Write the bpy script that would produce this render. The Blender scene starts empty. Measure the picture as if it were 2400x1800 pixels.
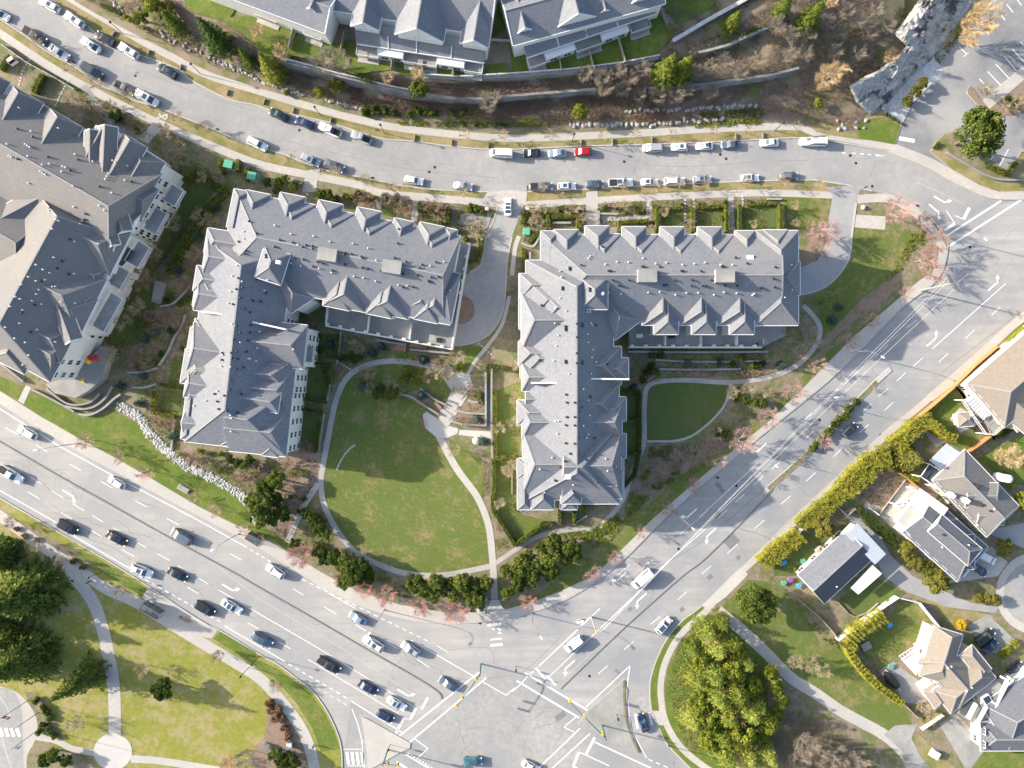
import bpy, math, random
import numpy as np
from mathutils import Vector
random.seed(7); RNG = np.random.default_rng(7)
SC = bpy.context.scene
COL = SC.collection
H = 165.0; S = 0.1; TK = 600.0/2212.0
R = math.radians
# ---- picture measurements -> metres on the ground (the photo looks straight down from 165 m) ----
def P(u, v, z=0.0):
    k = S*(1-z/H); return ((u-1200)*k, (900-v)*k, z)
def T(c, r, x, y): return (600*c+x*TK, 450*r+y*TK)
def TP(c, r, *xy): return [T(c, r, xy[i], xy[i+1]) for i in range(0, len(xy), 2)]
def OV(*xy): return [(xy[i]/.92167, xy[i+1]/.92167) for i in range(0, len(xy), 2)]
def smooth(pts, n=6, closed=False):
    p = [np.array(q, float) for q in pts]; m = len(p); out = []
    rng = range(m) if closed else range(m-1)
    for i in rng:
        if closed: a, b, c, d = p[i-1], p[i], p[(i+1) % m], p[(i+2) % m]
        else: a, b, c, d = p[max(i-1, 0)], p[i], p[i+1], p[min(i+2, m-1)]
        for k in range(n):
            t = k/n
            out.append(tuple(.5*((2*b)+(c-a)*t+(2*a-5*b+4*c-d)*t*t+(3*b-a-3*c+d)*t**3)))
    if not closed: out.append(tuple(p[-1]))
    return out
def resample(pts, step):
    p = np.array(pts, float); d = np.hypot(*(p[1:]-p[:-1]).T); s = np.r_[0, np.cumsum(d)]
    n = max(1, int(round(s[-1]/step))); t = np.linspace(0, s[-1], n+1)
    return [(np.interp(x, s, p[:, 0]), np.interp(x, s, p[:, 1])) for x in t]
ORG = {}; KIDS = {}
def tag(o, label=None, cat=None, group=None, kind=None):
    if label: o['label'] = label
    if cat: o['category'] = cat
    if group: o['group'] = group
    if kind: o['kind'] = kind
    return o
def put(o, parent=None):
    COL.objects.link(o)
    if parent is not None:
        o.parent = parent; KIDS.setdefault(parent.name, []).append(o)
    return o
def empty(name, loc=(0, 0, 0), label=None, cat=None, group=None):
    o = bpy.data.objects.new(name, None); o.empty_display_size = .5; o.location = loc
    put(o); ORG[o.name] = np.array(loc, float); return tag(o, label, cat, group)
def copy_tree(o, parent=None):
    c = o.copy(); put(c, parent)
    for k in KIDS.get(o.name, []): copy_tree(k, c)
    return c
class MB:
    def __init__(s): s.v = []; s.f = []; s.m = []
    def add(s, vs, fs, m=0):
        b = len(s.v); s.v += [tuple(x) for x in vs]
        s.f += [tuple(b+i for i in f) for f in fs]; s.m += [m]*len(fs)
    def quad(s, *vs, m=0): s.add(vs, [tuple(range(len(vs)))], m)
    def box(s, c, sx, sy, sz, rz=0, m=0, top=1.0):
        # c = centre of the bottom face
        x, y, z = c; ca, sa = math.cos(rz), math.sin(rz); vs = []
        for zz, k in ((0, 1), (sz, top)):
            for a, b in ((-1, -1), (1, -1), (1, 1), (-1, 1)):
                px, py = a*sx/2*k, b*sy/2*k
                vs.append((x+px*ca-py*sa, y+px*sa+py*ca, z+zz))
        s.add(vs, [(3, 2, 1, 0), (4, 5, 6, 7), (0, 1, 5, 4), (1, 2, 6, 5), (2, 3, 7, 6), (3, 0, 4, 7)], m)
    def bar(s, a, b, w, h, m=0):
        # box beam from a to b (any slope), w wide, h high, hung below the line
        a = Vector(a); b = Vector(b); d = (b-a); L = d.length
        if L < 1e-6: return
        d /= L; n = Vector((-d.y, d.x, 0));
        n = n.normalized() if n.length > 1e-5 else Vector((1, 0, 0))
        up = d.cross(n); up = -up if up.z < 0 else up
        vs = []
        for q in (a, b):
            for i, j in ((-1, 0), (1, 0), (1, -1), (-1, -1)): vs.append(tuple(q+n*(i*w/2)+up*(j*h)))
        s.add(vs, [(0, 1, 2, 3), (7, 6, 5, 4), (0, 4, 5, 1), (1, 5, 6, 2), (2, 6, 7, 3), (3, 7, 4, 0)], m)
    def tube(s, pts, rad, n=6, m=0, cap=True):
        pts = [Vector(p) for p in pts]; rings = []
        if not hasattr(rad, '__len__'): rad = [rad]*len(pts)
        for i, p in enumerate(pts):
            d = (pts[min(i+1, len(pts)-1)]-pts[max(i-1, 0)]).normalized()
            a = d.orthogonal().normalized() if abs(d.z) > .9 else d.cross(Vector((0, 0, 1))).normalized()
            b = d.cross(a); rings.append([tuple(p+(a*math.cos(t)+b*math.sin(t))*rad[i]) for t in [2*math.pi*k/n for k in range(n)]])
        vs = [x for r_ in rings for x in r_]; fs = []
        for i in range(len(pts)-1):
            for k in range(n): fs.append((i*n+k, i*n+(k+1) % n, (i+1)*n+(k+1) % n, (i+1)*n+k))
        if cap: fs += [tuple(range(n-1, -1, -1)), tuple(range((len(pts)-1)*n, len(pts)*n))]
        s.add(vs, fs, m)
    def lathe(s, prof, c=(0, 0, 0), n=12, m=0):
        vs = []; fs = []
        for r_, z in prof:
            for k in range(n):
                t = 2*math.pi*k/n; vs.append((c[0]+r_*math.cos(t), c[1]+r_*math.sin(t), c[2]+z))
        for i in range(len(prof)-1):
            for k in range(n): fs.append((i*n+k, i*n+(k+1) % n, (i+1)*n+(k+1) % n, (i+1)*n+k))
        fs.append(tuple(range(n-1, -1, -1))); fs.append(tuple(range((len(prof)-1)*n, len(prof)*n)))
        s.add(vs, fs, m)
    def prism(s, pts, z0, z1, m=0, ms=None):
        # extruded polygon (world xy)
        from mathutils.geometry import tessellate_polygon
        n = len(pts); a = sum(pts[i][0]*pts[(i+1) % n][1]-pts[(i+1) % n][0]*pts[i][1] for i in range(n))
        if a < 0: pts = pts[::-1]
        vs = [(x, y, z1) for x, y in pts]
        tri = tessellate_polygon([[Vector((x, y, 0)) for x, y in pts]])
        fs = []
        for t in tri:
            (x0, y0), (x1, y1), (x2, y2) = [pts[i] for i in t]
            fs.append(t if (x1-x0)*(y2-y0)-(x2-x0)*(y1-y0) > 0 else t[::-1])
        s.add(vs, fs, m)
        if z0 is not None:
            vs = [(x, y, z0) for x, y in pts]+[(x, y, z1) for x, y in pts]
            s.add(vs, [(i, (i+1) % n, n+(i+1) % n, n+i) for i in range(n)], m if ms is None else ms)
    def strip(s, pts, w, z0, z1, m=0, zs=None):
        # wall / ribbon of width w along a world polyline
        p = [np.array(q[:2], float) for q in pts]; L = []; Rr = []
        for i, q in enumerate(p):
            d0 = p[i]-p[i-1] if i else p[1]-p[0]; d1 = p[i+1]-p[i] if i < len(p)-1 else d0
            d0 = d0/(np.hypot(*d0)+1e-9); d1 = d1/(np.hypot(*d1)+1e-9); d = d0+d1; d = d/(np.hypot(*d)+1e-9)
            k = min(1/max(.35, float(d@d0)), 1.8); nn = np.array((-d[1], d[0]))*w/2*k
            L.append(q+nn); Rr.append(q-nn)
        n = len(p); vs = []
        for i in range(n):
            b = (zs[i] if zs is not None else 0)
            vs += [(*L[i], z1+b), (*Rr[i], z1+b)]
            if z0 is not None: vs += [(*L[i], z0+b), (*Rr[i], z0+b)]
        k = 4 if z0 is not None else 2; fs = []
        for i in range(n-1):
            a, b = i*k, (i+1)*k
            fs.append((a, a+1, b+1, b))
            if k == 4: fs += [(a+2, a, b, b+2), (a+1, a+3, b+3, b+1)]
        if k == 4: fs += [(0, 2, 3, 1), ((n-1)*4, (n-1)*4+1, (n-1)*4+3, (n-1)*4+2)]
        s.add(vs, fs, m)
    def build(s, name, mats, parent=None, smooth=False):
        me = bpy.data.meshes.new(name); off = np.zeros(3)
        if parent is not None: off = ORG.get(parent.name, np.zeros(3))
        vv = np.array(s.v, float).reshape(-1, 3)-off
        me.from_pydata(vv.tolist(), [], s.f)
        if not isinstance(mats, (list, tuple)): mats = [mats]
        for m in mats: me.materials.append(m)
        if len(mats) > 1: me.polygons.foreach_set('material_index', s.m)
        if smooth: me.polygons.foreach_set('use_smooth', [True]*len(me.polygons))
        o = bpy.data.objects.new(name, me); put(o, parent); ORG[o.name] = off if parent is not None else np.zeros(3)
        return o
def mesh_np(name, V, F, mat):
    """mesh from numpy arrays, F is (n,3) or (n,4)"""
    me = bpy.data.meshes.new(name); n, k = F.shape
    me.vertices.add(len(V)); me.vertices.foreach_set('co', V.astype(np.float32).ravel())
    me.loops.add(n*k); me.loops.foreach_set('vertex_index', F.astype(np.int32).ravel())
    me.polygons.add(n); me.polygons.foreach_set('loop_start', np.arange(0, n*k, k, dtype=np.int32))
    me.update(calc_edges=True); me.materials.append(mat); return me
# ---- materials ----
def mk(name, c1, c2=None, scale=1.0, rough=.8, detail=4, metal=0, coat=0, bump=0, c3=None, scale3=.05, stretch=None, rot=0, lo=.35, hi=.65, spec=.3, trans=0, f3=(.4, .62), nrough=.6):
    m = bpy.data.materials.new(name); m.use_nodes = True; nt = m.node_tree; N = nt.nodes; Lk = nt.links
    b = N['Principled BSDF']; b.inputs['Roughness'].default_value = rough; b.inputs['Metallic'].default_value = metal
    b.inputs['Specular IOR Level'].default_value = spec; b.inputs['Coat Weight'].default_value = coat
    b.inputs['Base Color'].default_value = (*c1, 1)
    if c2 is not None:
        tc = N.new('ShaderNodeTexCoord'); mp = N.new('ShaderNodeMapping'); Lk.new(tc.outputs['Object'], mp.inputs['Vector'])
        if stretch: mp.inputs['Scale'].default_value = stretch; mp.inputs['Rotation'].default_value = (0, 0, rot)
        def noise(sc, det, a, z, vec):
            n = N.new('ShaderNodeTexNoise'); n.inputs['Scale'].default_value = sc; n.inputs['Detail'].default_value = det
            n.inputs['Roughness'].default_value = nrough; Lk.new(vec, n.inputs['Vector'])
            r = N.new('ShaderNodeMapRange'); r.inputs['From Min'].default_value = a; r.inputs['From Max'].default_value = z
            Lk.new(n.outputs['Fac'], r.inputs['Value']); return n, r
        n1, r1 = noise(scale, detail, lo, hi, mp.outputs['Vector'])
        mx = N.new('ShaderNodeMix'); mx.data_type = 'RGBA'; mx.inputs['A'].default_value = (*c1, 1); mx.inputs['B'].default_value = (*c2, 1)
        Lk.new(r1.outputs['Result'], mx.inputs['Factor']); out = mx.outputs['Result']
        if c3 is not None:
            n3, r3 = noise(scale3, 5, f3[0], f3[1], tc.outputs['Object'])
            m3 = N.new('ShaderNodeMix'); m3.data_type = 'RGBA'; m3.inputs['B'].default_value = (*c3, 1)
            Lk.new(out, m3.inputs['A']); Lk.new(r3.outputs['Result'], m3.inputs['Factor']); out = m3.outputs['Result']
        Lk.new(out, b.inputs['Base Color'])
        if bump:
            bp = N.new('ShaderNodeBump'); bp.inputs['Strength'].default_value = bump; bp.inputs['Distance'].default_value = .1
            Lk.new(n1.outputs['Fac'], bp.inputs['Height']); Lk.new(bp.outputs['Normal'], b.inputs['Normal'])
    return m
def leafmat(name, c1, c2, scale=.8, trans=.35):
    m = bpy.data.materials.new(name); m.use_nodes = True; nt = m.node_tree; N = nt.nodes; Lk = nt.links
    N.remove(N['Principled BSDF']); o = N['Material Output']
    tc = N.new('ShaderNodeTexCoord'); n = N.new('ShaderNodeTexNoise'); n.inputs['Scale'].default_value = scale; n.inputs['Detail'].default_value = 3
    Lk.new(tc.outputs['Object'], n.inputs['Vector'])
    oi = N.new('ShaderNodeObjectInfo'); ad = N.new('ShaderNodeMath'); ad.operation = 'MULTIPLY_ADD'
    Lk.new(oi.outputs['Random'], ad.inputs[0]); ad.inputs[1].default_value = .3; ad.inputs[2].default_value = -.15
    sm = N.new('ShaderNodeMath'); sm.operation = 'ADD'; Lk.new(n.outputs['Fac'], sm.inputs[0]); Lk.new(ad.outputs[0], sm.inputs[1])
    r = N.new('ShaderNodeMapRange'); r.inputs['From Min'].default_value = .3; r.inputs['From Max'].default_value = .7; Lk.new(sm.outputs[0], r.inputs['Value'])
    mx = N.new('ShaderNodeMix'); mx.data_type = 'RGBA'; mx.inputs['A'].default_value = (*c1, 1); mx.inputs['B'].default_value = (*c2, 1)
    Lk.new(r.outputs['Result'], mx.inputs['Factor'])
    d = N.new('ShaderNodeBsdfDiffuse'); t = N.new('ShaderNodeBsdfTranslucent'); ms = N.new('ShaderNodeMixShader'); ms.inputs[0].default_value = trans
    Lk.new(mx.outputs['Result'], d.inputs[0]); Lk.new(mx.outputs['Result'], t.inputs[0]); Lk.new(d.outputs[0], ms.inputs[1]); Lk.new(t.outputs[0], ms.inputs[2])
    Lk.new(ms.outputs[0], o.inputs['Surface']); return m
M = {}
M['road'] = mk('road_asphalt', (.30, .295, .282), (.385, .373, .355), .9, .85, c3=(.26, .265, .27), scale3=.06, bump=.05)
M['road_art'] = mk('road_asphalt_arterial', (.325, .315, .298), (.415, .40, .378), .45, .85, detail=6, c3=(.30, .30, .30), scale3=.05, stretch=(.07, 1.1, 1), rot=R(29), bump=.03, nrough=.7)
M['road_dia'] = mk('road_asphalt_diagonal', (.31, .303, .292), (.41, .398, .38), .45, .85, detail=6, c3=(.26, .268, .28), scale3=.04, stretch=(.06, 1.1, 1), rot=R(-42), bump=.03, nrough=.7)
M['road_up'] = mk('road_asphalt_street', (.30, .295, .287), (.375, .367, .353), .7, .85, detail=7, c3=(.27, .273, .28), scale3=.06, bump=.04, nrough=.75)
M['lot'] = mk('parking_asphalt', (.17, .175, .185), (.25, .25, .255), .25, .9, c3=(.34, .335, .325), scale3=.045, bump=.05)
M['drive'] = mk('driveway_asphalt', (.27, .275, .285), (.32, .32, .325), .8, .85, c3=(.36, .355, .35), scale3=.08, bump=.05)
M['tar'] = mk('tar_seam', (.15, .15, .152), (.22, .22, .22), 3, .8)
M['patch'] = mk('asphalt_patch', (.17, .175, .18), (.22, .22, .22), 3, .9)
M['conc'] = mk('concrete_pavement', (.42, .395, .355), (.49, .465, .425), 1.2, .85, c3=(.41, .39, .365), scale3=.12, bump=.04)
M['conc2'] = mk('concrete_pale', (.47, .45, .415), (.54, .52, .48), 1.5, .85, c3=(.46, .45, .43), scale3=.2)
M['kerb'] = mk('kerb_concrete', (.40, .385, .36), (.5, .48, .45), 1.5, .85)
M['grav'] = mk('gravel_path', (.29, .285, .275), (.37, .36, .345), 2.5, .95, c3=(.42, .40, .375), scale3=.12, bump=.2)
M['paint'] = mk('road_paint', (.80, .80, .79), (.62, .62, .61), 1.6, .7, lo=.45, hi=.75)
M['paint2'] = mk('road_paint_worn', (.62, .61, .59), (.45, .445, .43), 1.6, .7, lo=.4, hi=.7)
M['ypaint'] = mk('road_paint_faded', (.50, .46, .38), (.42, .40, .36), 1.6, .7)
G1 = (.105, .125, .022); G2 = (.066, .105, .016); GB = (.19, .15, .065)
M['lawn'] = mk('lawn_grass', (.165, .185, .05), (.06, .115, .017), 1.3, .95, detail=10, c3=(.26, .205, .10), scale3=.16, bump=.8, f3=(.5, .66), nrough=.95, lo=.3, hi=.7)
M['lawn_y'] = mk('park_grass', (.31, .275, .055), (.13, .185, .025), .8, .95, detail=10, c3=(.34, .28, .15), scale3=.13, bump=.8, f3=(.46, .62), nrough=.9, lo=.3, hi=.7)
M['lawn_g'] = mk('garden_grass', (.15, .195, .032), (.055, .115, .014), 1.1, .95, detail=10, c3=(.21, .195, .065), scale3=.15, bump=.8, nrough=.95, lo=.3, hi=.7, f3=(.48, .66))
M['verge'] = mk('verge_grass', (.21, .20, .06), (.125, .145, .038), .8, .95, detail=8, c3=(.31, .245, .14), scale3=.2, bump=.6, f3=(.4, .58), nrough=.8)
M['dark'] = mk('shaded_lawn', (.075, .125, .03), (.115, .14, .04), .9, .95, detail=9, c3=(.15, .135, .06), scale3=.13, bump=.5, nrough=.9, f3=(.5, .68))  # deeper lawn green, with the building shade put into the colour
M['soil'] = mk('mulch_soil', (.19, .15, .115), (.31, .245, .185), 1.1, .95, detail=9, c3=(.13, .155, .05), scale3=.22, bump=.6, f3=(.44, .58), nrough=.88)
M['mulch'] = mk('bark_mulch', (.20, .145, .115), (.31, .225, .18), 1.6, .95, detail=9, c3=(.14, .15, .065), scale3=.25, bump=.6, nrough=.88, f3=(.5, .66))
M['hill'] = mk('hillside_soil', (.20, .16, .12), (.32, .255, .195), .8, .95, detail=9, c3=(.13, .15, .05), scale3=.1, bump=.7, f3=(.48, .6), nrough=.88)
M['rock'] = mk('outcrop_rock', (.27, .26, .245), (.50, .48, .45), .35, .9, detail=10, c3=(.085, .085, .09), scale3=.28, bump=1.0, f3=(.52, .60), nrough=.7, stretch=(1, 2.6, 1), rot=R(-50))
M['stone'] = mk('pale_stone', (.42, .42, .41), (.58, .57, .55), 1.2, .9, bump=.3)
M['rockwall'] = mk('rock_wall_stone', (.30, .30, .295), (.48, .475, .46), .9, .9, detail=6, c3=(.16, .17, .11), scale3=.5, bump=.5, f3=(.55, .68))
M['shing_b'] = mk('brownish_shingle', (.14, .133, .126), (.26, .245, .228), 1.9, .85, detail=8, c3=(.17, .17, .18), scale3=.05, bump=.5, nrough=.9)
M['paleblue'] = mk('pale_metal_roof', (.40, .44, .50), (.46, .50, .55), 2, .5)
M['peb'] = mk('grey_gravel', (.33, .345, .36), (.55, .56, .57), 2.2, .9, detail=6, bump=.6)
M['shing'] = mk('grey_shingle', (.115, .127, .155), (.235, .247, .275), 1.9, .85, detail=8, c3=(.235, .23, .225), scale3=.05, bump=.5, nrough=.9, f3=(.45, .75))
M['shing_w'] = mk('warm_shingle', (.20, .175, .15), (.28, .24, .20), 2.1, .85, detail=6, bump=.3, nrough=.8)
M['shing_d'] = mk('dark_shingle', (.10, .108, .13), (.16, .168, .19), 2.1, .85, detail=6, bump=.35, nrough=.8)
M['cap'] = mk('ridge_shingle', (.25, .25, .255), (.31, .31, .31), 3, .85)
M['siding'] = mk('white_siding', (.66, .66, .64), (.72, .72, .70), 1, .7)
M['siding_b'] = mk('beige_siding', (.50, .45, .37), (.55, .50, .42), 1, .7)
M['trim'] = mk('white_trim', (.72, .72, .71), None, rough=.55)
M['glass'] = mk('window_glass', (.035, .05, .062), None, rough=.08, spec=.6)
M['metal'] = mk('vent_metal', (.42, .42, .42), None, rough=.35, metal=.8)
M['darkmetal'] = mk('dark_metal', (.035, .036, .04), None, rough=.5, metal=.2)
M['lampgrey'] = mk('galvanised_pole', (.30, .31, .32), None, rough=.45, metal=.5)
M['greenpole'] = mk('green_painted_pole', (.02, .11, .075), None, rough=.45)
M['yellow'] = mk('signal_yellow', (.75, .42, .03), None, rough=.5)
M['deck'] = mk('deck_paving', (.30, .30, .285), (.36, .355, .335), .8, .85, c3=(.24, .24, .23), scale3=.15)
M['wallgrey'] = mk('retaining_block', (.24, .255, .265), (.32, .335, .345), 1.5, .9, c3=(.17, .17, .155), scale3=.3, bump=.4)
M['fence'] = mk('weathered_wood', (.27, .235, .195), (.35, .30, .25), 3, .85)
M['orange'] = mk('cedar_fence', (.42, .19, .075), (.5, .25, .10), 2, .75)
M['whitefence'] = mk('white_fence', (.78, .77, .75), (.7, .69, .67), 2, .6)
M['wood'] = mk('bench_wood', (.30, .17, .10), (.38, .23, .14), 4, .7)
M['utilgreen'] = mk('utility_box_green', (.10, .36, .25), None, rough=.6)
M['bark'] = mk('bark', (.11, .09, .07), (.17, .14, .11), 4, .9)
M['barkpale'] = mk('pale_bark', (.30, .27, .22), (.42, .38, .32), 4, .9)
M['tw_pink'] = mk('pink_twigs', (.42, .25, .22), (.52, .36, .32), .7, .85)
M['tw_red'] = mk('red_twigs', (.42, .19, .17), (.5, .29, .24), .7, .85)
M['tw_beige'] = mk('beige_twigs', (.34, .275, .17), (.44, .36, .24), .7, .85)
M['tw_gold'] = mk('golden_twigs', (.50, .36, .19), (.58, .44, .26), .7, .85)
M['tw_grey'] = mk('grey_twigs', (.24, .20, .155), (.33, .28, .22), .7, .85)
M['tw_brown'] = mk('brown_brush', (.24, .165, .115), (.36, .275, .20), .35, .9, c3=(.25, .13, .10), scale3=.12)
M['lf_con'] = leafmat('conifer_needles', (.055, .10, .03), (.19, .225, .05), .5, .25)
M['lf_conlight'] = leafmat('light_conifer_needles', (.12, .165, .03), (.27, .29, .06), .6)
M['lf_blue'] = leafmat('blue_spruce_needles', (.055, .10, .085), (.13, .18, .15), .9)
M['lf_shrub'] = leafmat('evergreen_leaves', (.05, .085, .02), (.185, .22, .05), .9)
M['lf_lime'] = leafmat('lime_leaves', (.15, .20, .03), (.32, .34, .055), .9)
M['lf_yel'] = leafmat('golden_cedar_leaves', (.22, .24, .04), (.42, .395, .06), .7)
M['lf_box'] = leafmat('boxwood_leaves', (.10, .135, .028), (.235, .25, .05), .9)
M['lf_olive'] = leafmat('olive_leaves', (.14, .145, .035), (.27, .255, .06), .9)
M['lf_gold'] = leafmat('yellow_blossom', (.6, .42, .02), (.75, .55, .04), .9)
M['lf_heath'] = leafmat('brown_heath_leaves', (.20, .115, .07), (.30, .19, .115), .9)
M['core'] = mk('hedge_core', (.025, .035, .01), None, rough=.95)
M['core_y'] = mk('cedar_core', (.075, .075, .012), None, rough=.95)
# ---- world, sun, camera ----
W = bpy.data.worlds.new('World'); SC.world = W; W.use_nodes = True
SUNV = Vector((-.97, .243, 0)).normalized()*math.cos(R(21)); SUNV.z = math.sin(R(21))
sky = W.node_tree.nodes.new('ShaderNodeTexSky'); sky.sky_type = 'NISHITA'; sky.sun_disc = False
sky.sun_elevation = R(21); sky.sun_rotation = math.atan2(SUNV.x, SUNV.y) % (2*math.pi)
sky.air_density = 1.0; sky.dust_density = 2.5; sky.ozone_density = 1.0
bg = W.node_tree.nodes['Background']; bg.inputs['Strength'].default_value = .15
W.node_tree.links.new(sky.outputs['Color'], bg.inputs['Color'])
sl = bpy.data.lights.new('sun', 'SUN'); sl.energy = 5.0; sl.angle = R(.6); sl.color = (1, .90, .76)
so = bpy.data.objects.new('sun', sl); so.rotation_euler = SUNV.to_track_quat('Z', 'Y').to_euler(); put(so)
cam = bpy.data.cameras.new('camera'); cam.sensor_width = 36; cam.lens = 36*H/240; cam.clip_end = 4000; cam.clip_start = 1
co = bpy.data.objects.new('camera', cam); co.location = (0, 0, H); put(co); SC.camera = co
SC.view_settings.view_transform = 'Standard'; SC.view_settings.look = 'None'; SC.view_settings.gamma = 1
SC.view_settings.exposure = 1.06
SC.cycles.max_bounces = 5; SC.cycles.diffuse_bounces = 3; SC.cycles.glossy_bounces = 2; SC.cycles.transmission_bounces = 3
# ================= ground, roads, pavements =================
def PP(pts, z=0): return [P(u, v, z)[:2] for u, v in pts]
NSH = [0]
def jit():
    NSH[0] += 1; return (NSH[0] % 11)*.0008
def dedup(pts, d=8):
    out = [pts[0]]
    for p in pts[1:]:
        if math.hypot(p[0]-out[-1][0], p[1]-out[-1][1]) > d: out.append(p)
    return out
def sheet(name, pts, z, m, z0=None, kind='structure', sm=0, side=None):
    z += jit()
    if sm: pts = smooth(pts, sm, True)
    b = MB(); b.prism(PP(pts, z), z0, z, 0, 1 if side else 0)
    return tag(b.build(name, [M[m], M[side]] if side else M[m]), kind=kind)
def ribbon(name, pts, wpx, z, m, z0=None, sm=6, kind='structure'):
    z += jit()*.7; pts = dedup(pts)
    if sm: pts = smooth(pts, sm)
    b = MB(); b.strip(PP(pts, z), wpx*S, z0, z); return tag(b.build(name, M[m]), kind=kind)
g = MB(); g.quad((-1500, -1500, -.25), (1500, -1500, -.25), (1500, 1500, -.25), (-1500, 1500, -.25)); tag(g.build('ground', M['verge']), kind='structure')
sheet('road', [(-250, -250), (2650, -250), (2650, 2050), (-250, 2050)], 0, 'road')
kerbS = TP(0,0,-700,-300,-400,-90,0,165,190,290,400,440,660,590,870,740,1000,790,1170,870,1370,930,1600,1020,1880,1130,2130,1240)+TP(1,0,230,1330,400,1400,640,1480,900,1530,1100,1570,1300,1610,1650,1645,2000,1655)+TP(2,0,130,1655,750,1630,1400,1590,2212,1560)+TP(3,0,400,1555,500,1570,700,1600,900,1650)
kerbC = TP(3,1,1010,20,1200,90,1330,160,1430,250,1500,340,1548,430,1552,500,1530,620,1480,720,1410,810,1180,980,870,1290,560,1600)+TP(2,2,2212,400,1700,820,1290,1190,940,1540)
kerbB = TP(2,3,600,130,330,260,170,310,0,360)+TP(1,3,1830,405,1500,400,1200,348,900,250,560,100)
kerbA = TP(0,2,2160,1365,1700,1125,1300,915,900,700,500,478,0,165,-400,-85,-800,-330)
kerbN = TP(0,0,200,-200,400,-60,540,80,730,200,830,290,1000,380,1200,470,1530,590,1650,690,1960,850)+TP(1,0,0,908,130,955,330,990,640,1060,1060,1190,1360,1220,1700,1265,2020,1290)+TP(2,0,0,1290,600,1262,1200,1245,1930,1215)+TP(3,0,0,1200,290,1190,500,1215,740,1250,1000,1300,1100,1330)
lotW = TP(3,0,1100,1250,1150,1090,1260,880,1400,740,1545,625,1430,490,1640,310,1830,130,2000,-60,2200,-300)
kerbR = TP(3,1,2500,800,2300,980,2212,1060,2040,1190,1600,1570)+TP(3,2,1280,190,1000,420,600,800,300,1080,0,1370)+TP(2,2,2010,1565,1900,1659)
kerbR2 = TP(2,3,1640,260,1480,380,1340,540,1250,720,1200,880,1190,1000,1205,1160,1260,1290,1330,1440,1450,1570,1560,1680,1800,1900)
kerbP = TP(0,2,-400,755,-200,870,0,985,350,1190,800,1450,1080,1620)+TP(0,3,1280,90,1750,400,1890,465)+TP(1,3,0,660,180,760,330,870,480,990,600,1150,690,1330,735,1480,745,1680,750,2000)
BZ = .14
def block(name, pts, m): return sheet(name, pts, BZ, m, -.2, side='kerb')
cA = smooth(kerbS+kerbC+kerbB+kerbA, 4)
block('terrain', cA+[(-300, 500)], 'soil')
block('terrain', smooth(kerbN, 4)+smooth(lotW, 4)+[(2300, -240), (-100, -240)], 'verge')
block('terrain', smooth(kerbR+kerbR2, 4)+[(2700, 2060), (2700, 700)], 'soil')
block('terrain', smooth(kerbP, 4)+[(790, 2060), (-260, 2060), (-260, 1200)], 'lawn_y')
def kerb(pts, off=0):
    ribbon('kerb', pts, 2.6, BZ+.012, 'kerb', sm=4)
for k in (kerbS, kerbC+kerbB, kerbA, kerbN, lotW, kerbR+kerbR2, kerbP): kerb(k)
# surface overlays on the carriageways, each with wear running along it
sheet('road_surface', kerbA[::-1]+TP(1,3,560,100,900,250,1200,348,1500,400,1900,410,2212,365)+TP(2,3,400,480)+TP(1,3,2000,880,1330,1440,820,1080,745,1680)+kerbP[::-1][2:], .004, 'road_art')
sheet('road_surface', kerbC[3:]+TP(2,3,600,130,330,260,170,310,0,360)+TP(1,3,1900,700)+TP(2,3,110,835,650,1160,960,880,1190,1000)+kerbR2[:4][::-1]+kerbR[::-1]+TP(3,1,2400,-100,2190,60), .004, 'road_dia')
sheet('road_surface', kerbN[2:-1]+TP(3,0,1400,1420,1830,1640)+TP(3,1,1900,40,1540,380)+kerbS[::-1][:-2], .004, 'road_up')
lot = lotW[:10]+[(2650, -240), (2650, 460)]+TP(3,0,2300,1640,1600,1500,1390,1400)
sheet('parking_lot', lot, .1, 'lot', -.1, side='kerb')
# tar seams and patches
b = MB()
for pts, w in [(TP(0,2,420,1030,640,1180,760,1330,950,1400,1130,1520), .10), (TP(0,2,250,960,420,1080,560,1160), .08), (TP(2,2,2212,880,1600,1390,1100,1659), .12), (TP(3,2,0,720,160,640,330,480), .08),
        (TP(3,1,2100,1100,1500,1560), .12), (TP(1,3,1230,640,1390,740,1560,800,1620,860), .1), (TP(1,3,1000,480,1260,610,1430,770), .1), (TP(2,0,950,1370,1400,1440,2100,1400), .07), (TP(1,0,200,1200,1200,1440,2100,1540), .07),
        (TP(0,0,1100,560,1700,800,2200,960), .07), (TP(2,3,40,540,440,490), .06), (TP(3,2,160,800,370,980), .06), (TP(2,3,100,830,300,650,440,500), .1), (TP(3,0,100,1390,900,1370), .07), (TP(1,3,1650,640,2000,620,2060,760), .08),
        (TP(1,3,1700,860,1860,900,2212,860), .06), (TP(3,0,880,1540,930,1380), .06)]: b.strip(PP(smooth(pts, 5)), w, None, .008)
cr = random.Random(4)
def crack(c, r, x0, y0, ang, L):
    p = [T(c, r, x0, y0)]
    for _ in range(int(L/9)): a = R(ang+cr.uniform(-38, 38)); p.append((p[-1][0]+9*math.cos(a), p[-1][1]+9*math.sin(a)))
    b.strip(PP(p), cr.uniform(.04, .09), None, .0085+cr.random()*.002)
for _ in range(26): t = cr.random(); crack(0, 2, 60+1900*t, 560+1120*t+cr.uniform(-60, 480), 30, cr.uniform(30, 110))
for _ in range(16): t = cr.random(); crack(0, 2, 60+1900*t, 300+1100*t+cr.uniform(0, 200), 30+cr.choice((0, 90)), cr.uniform(20, 60))
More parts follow.
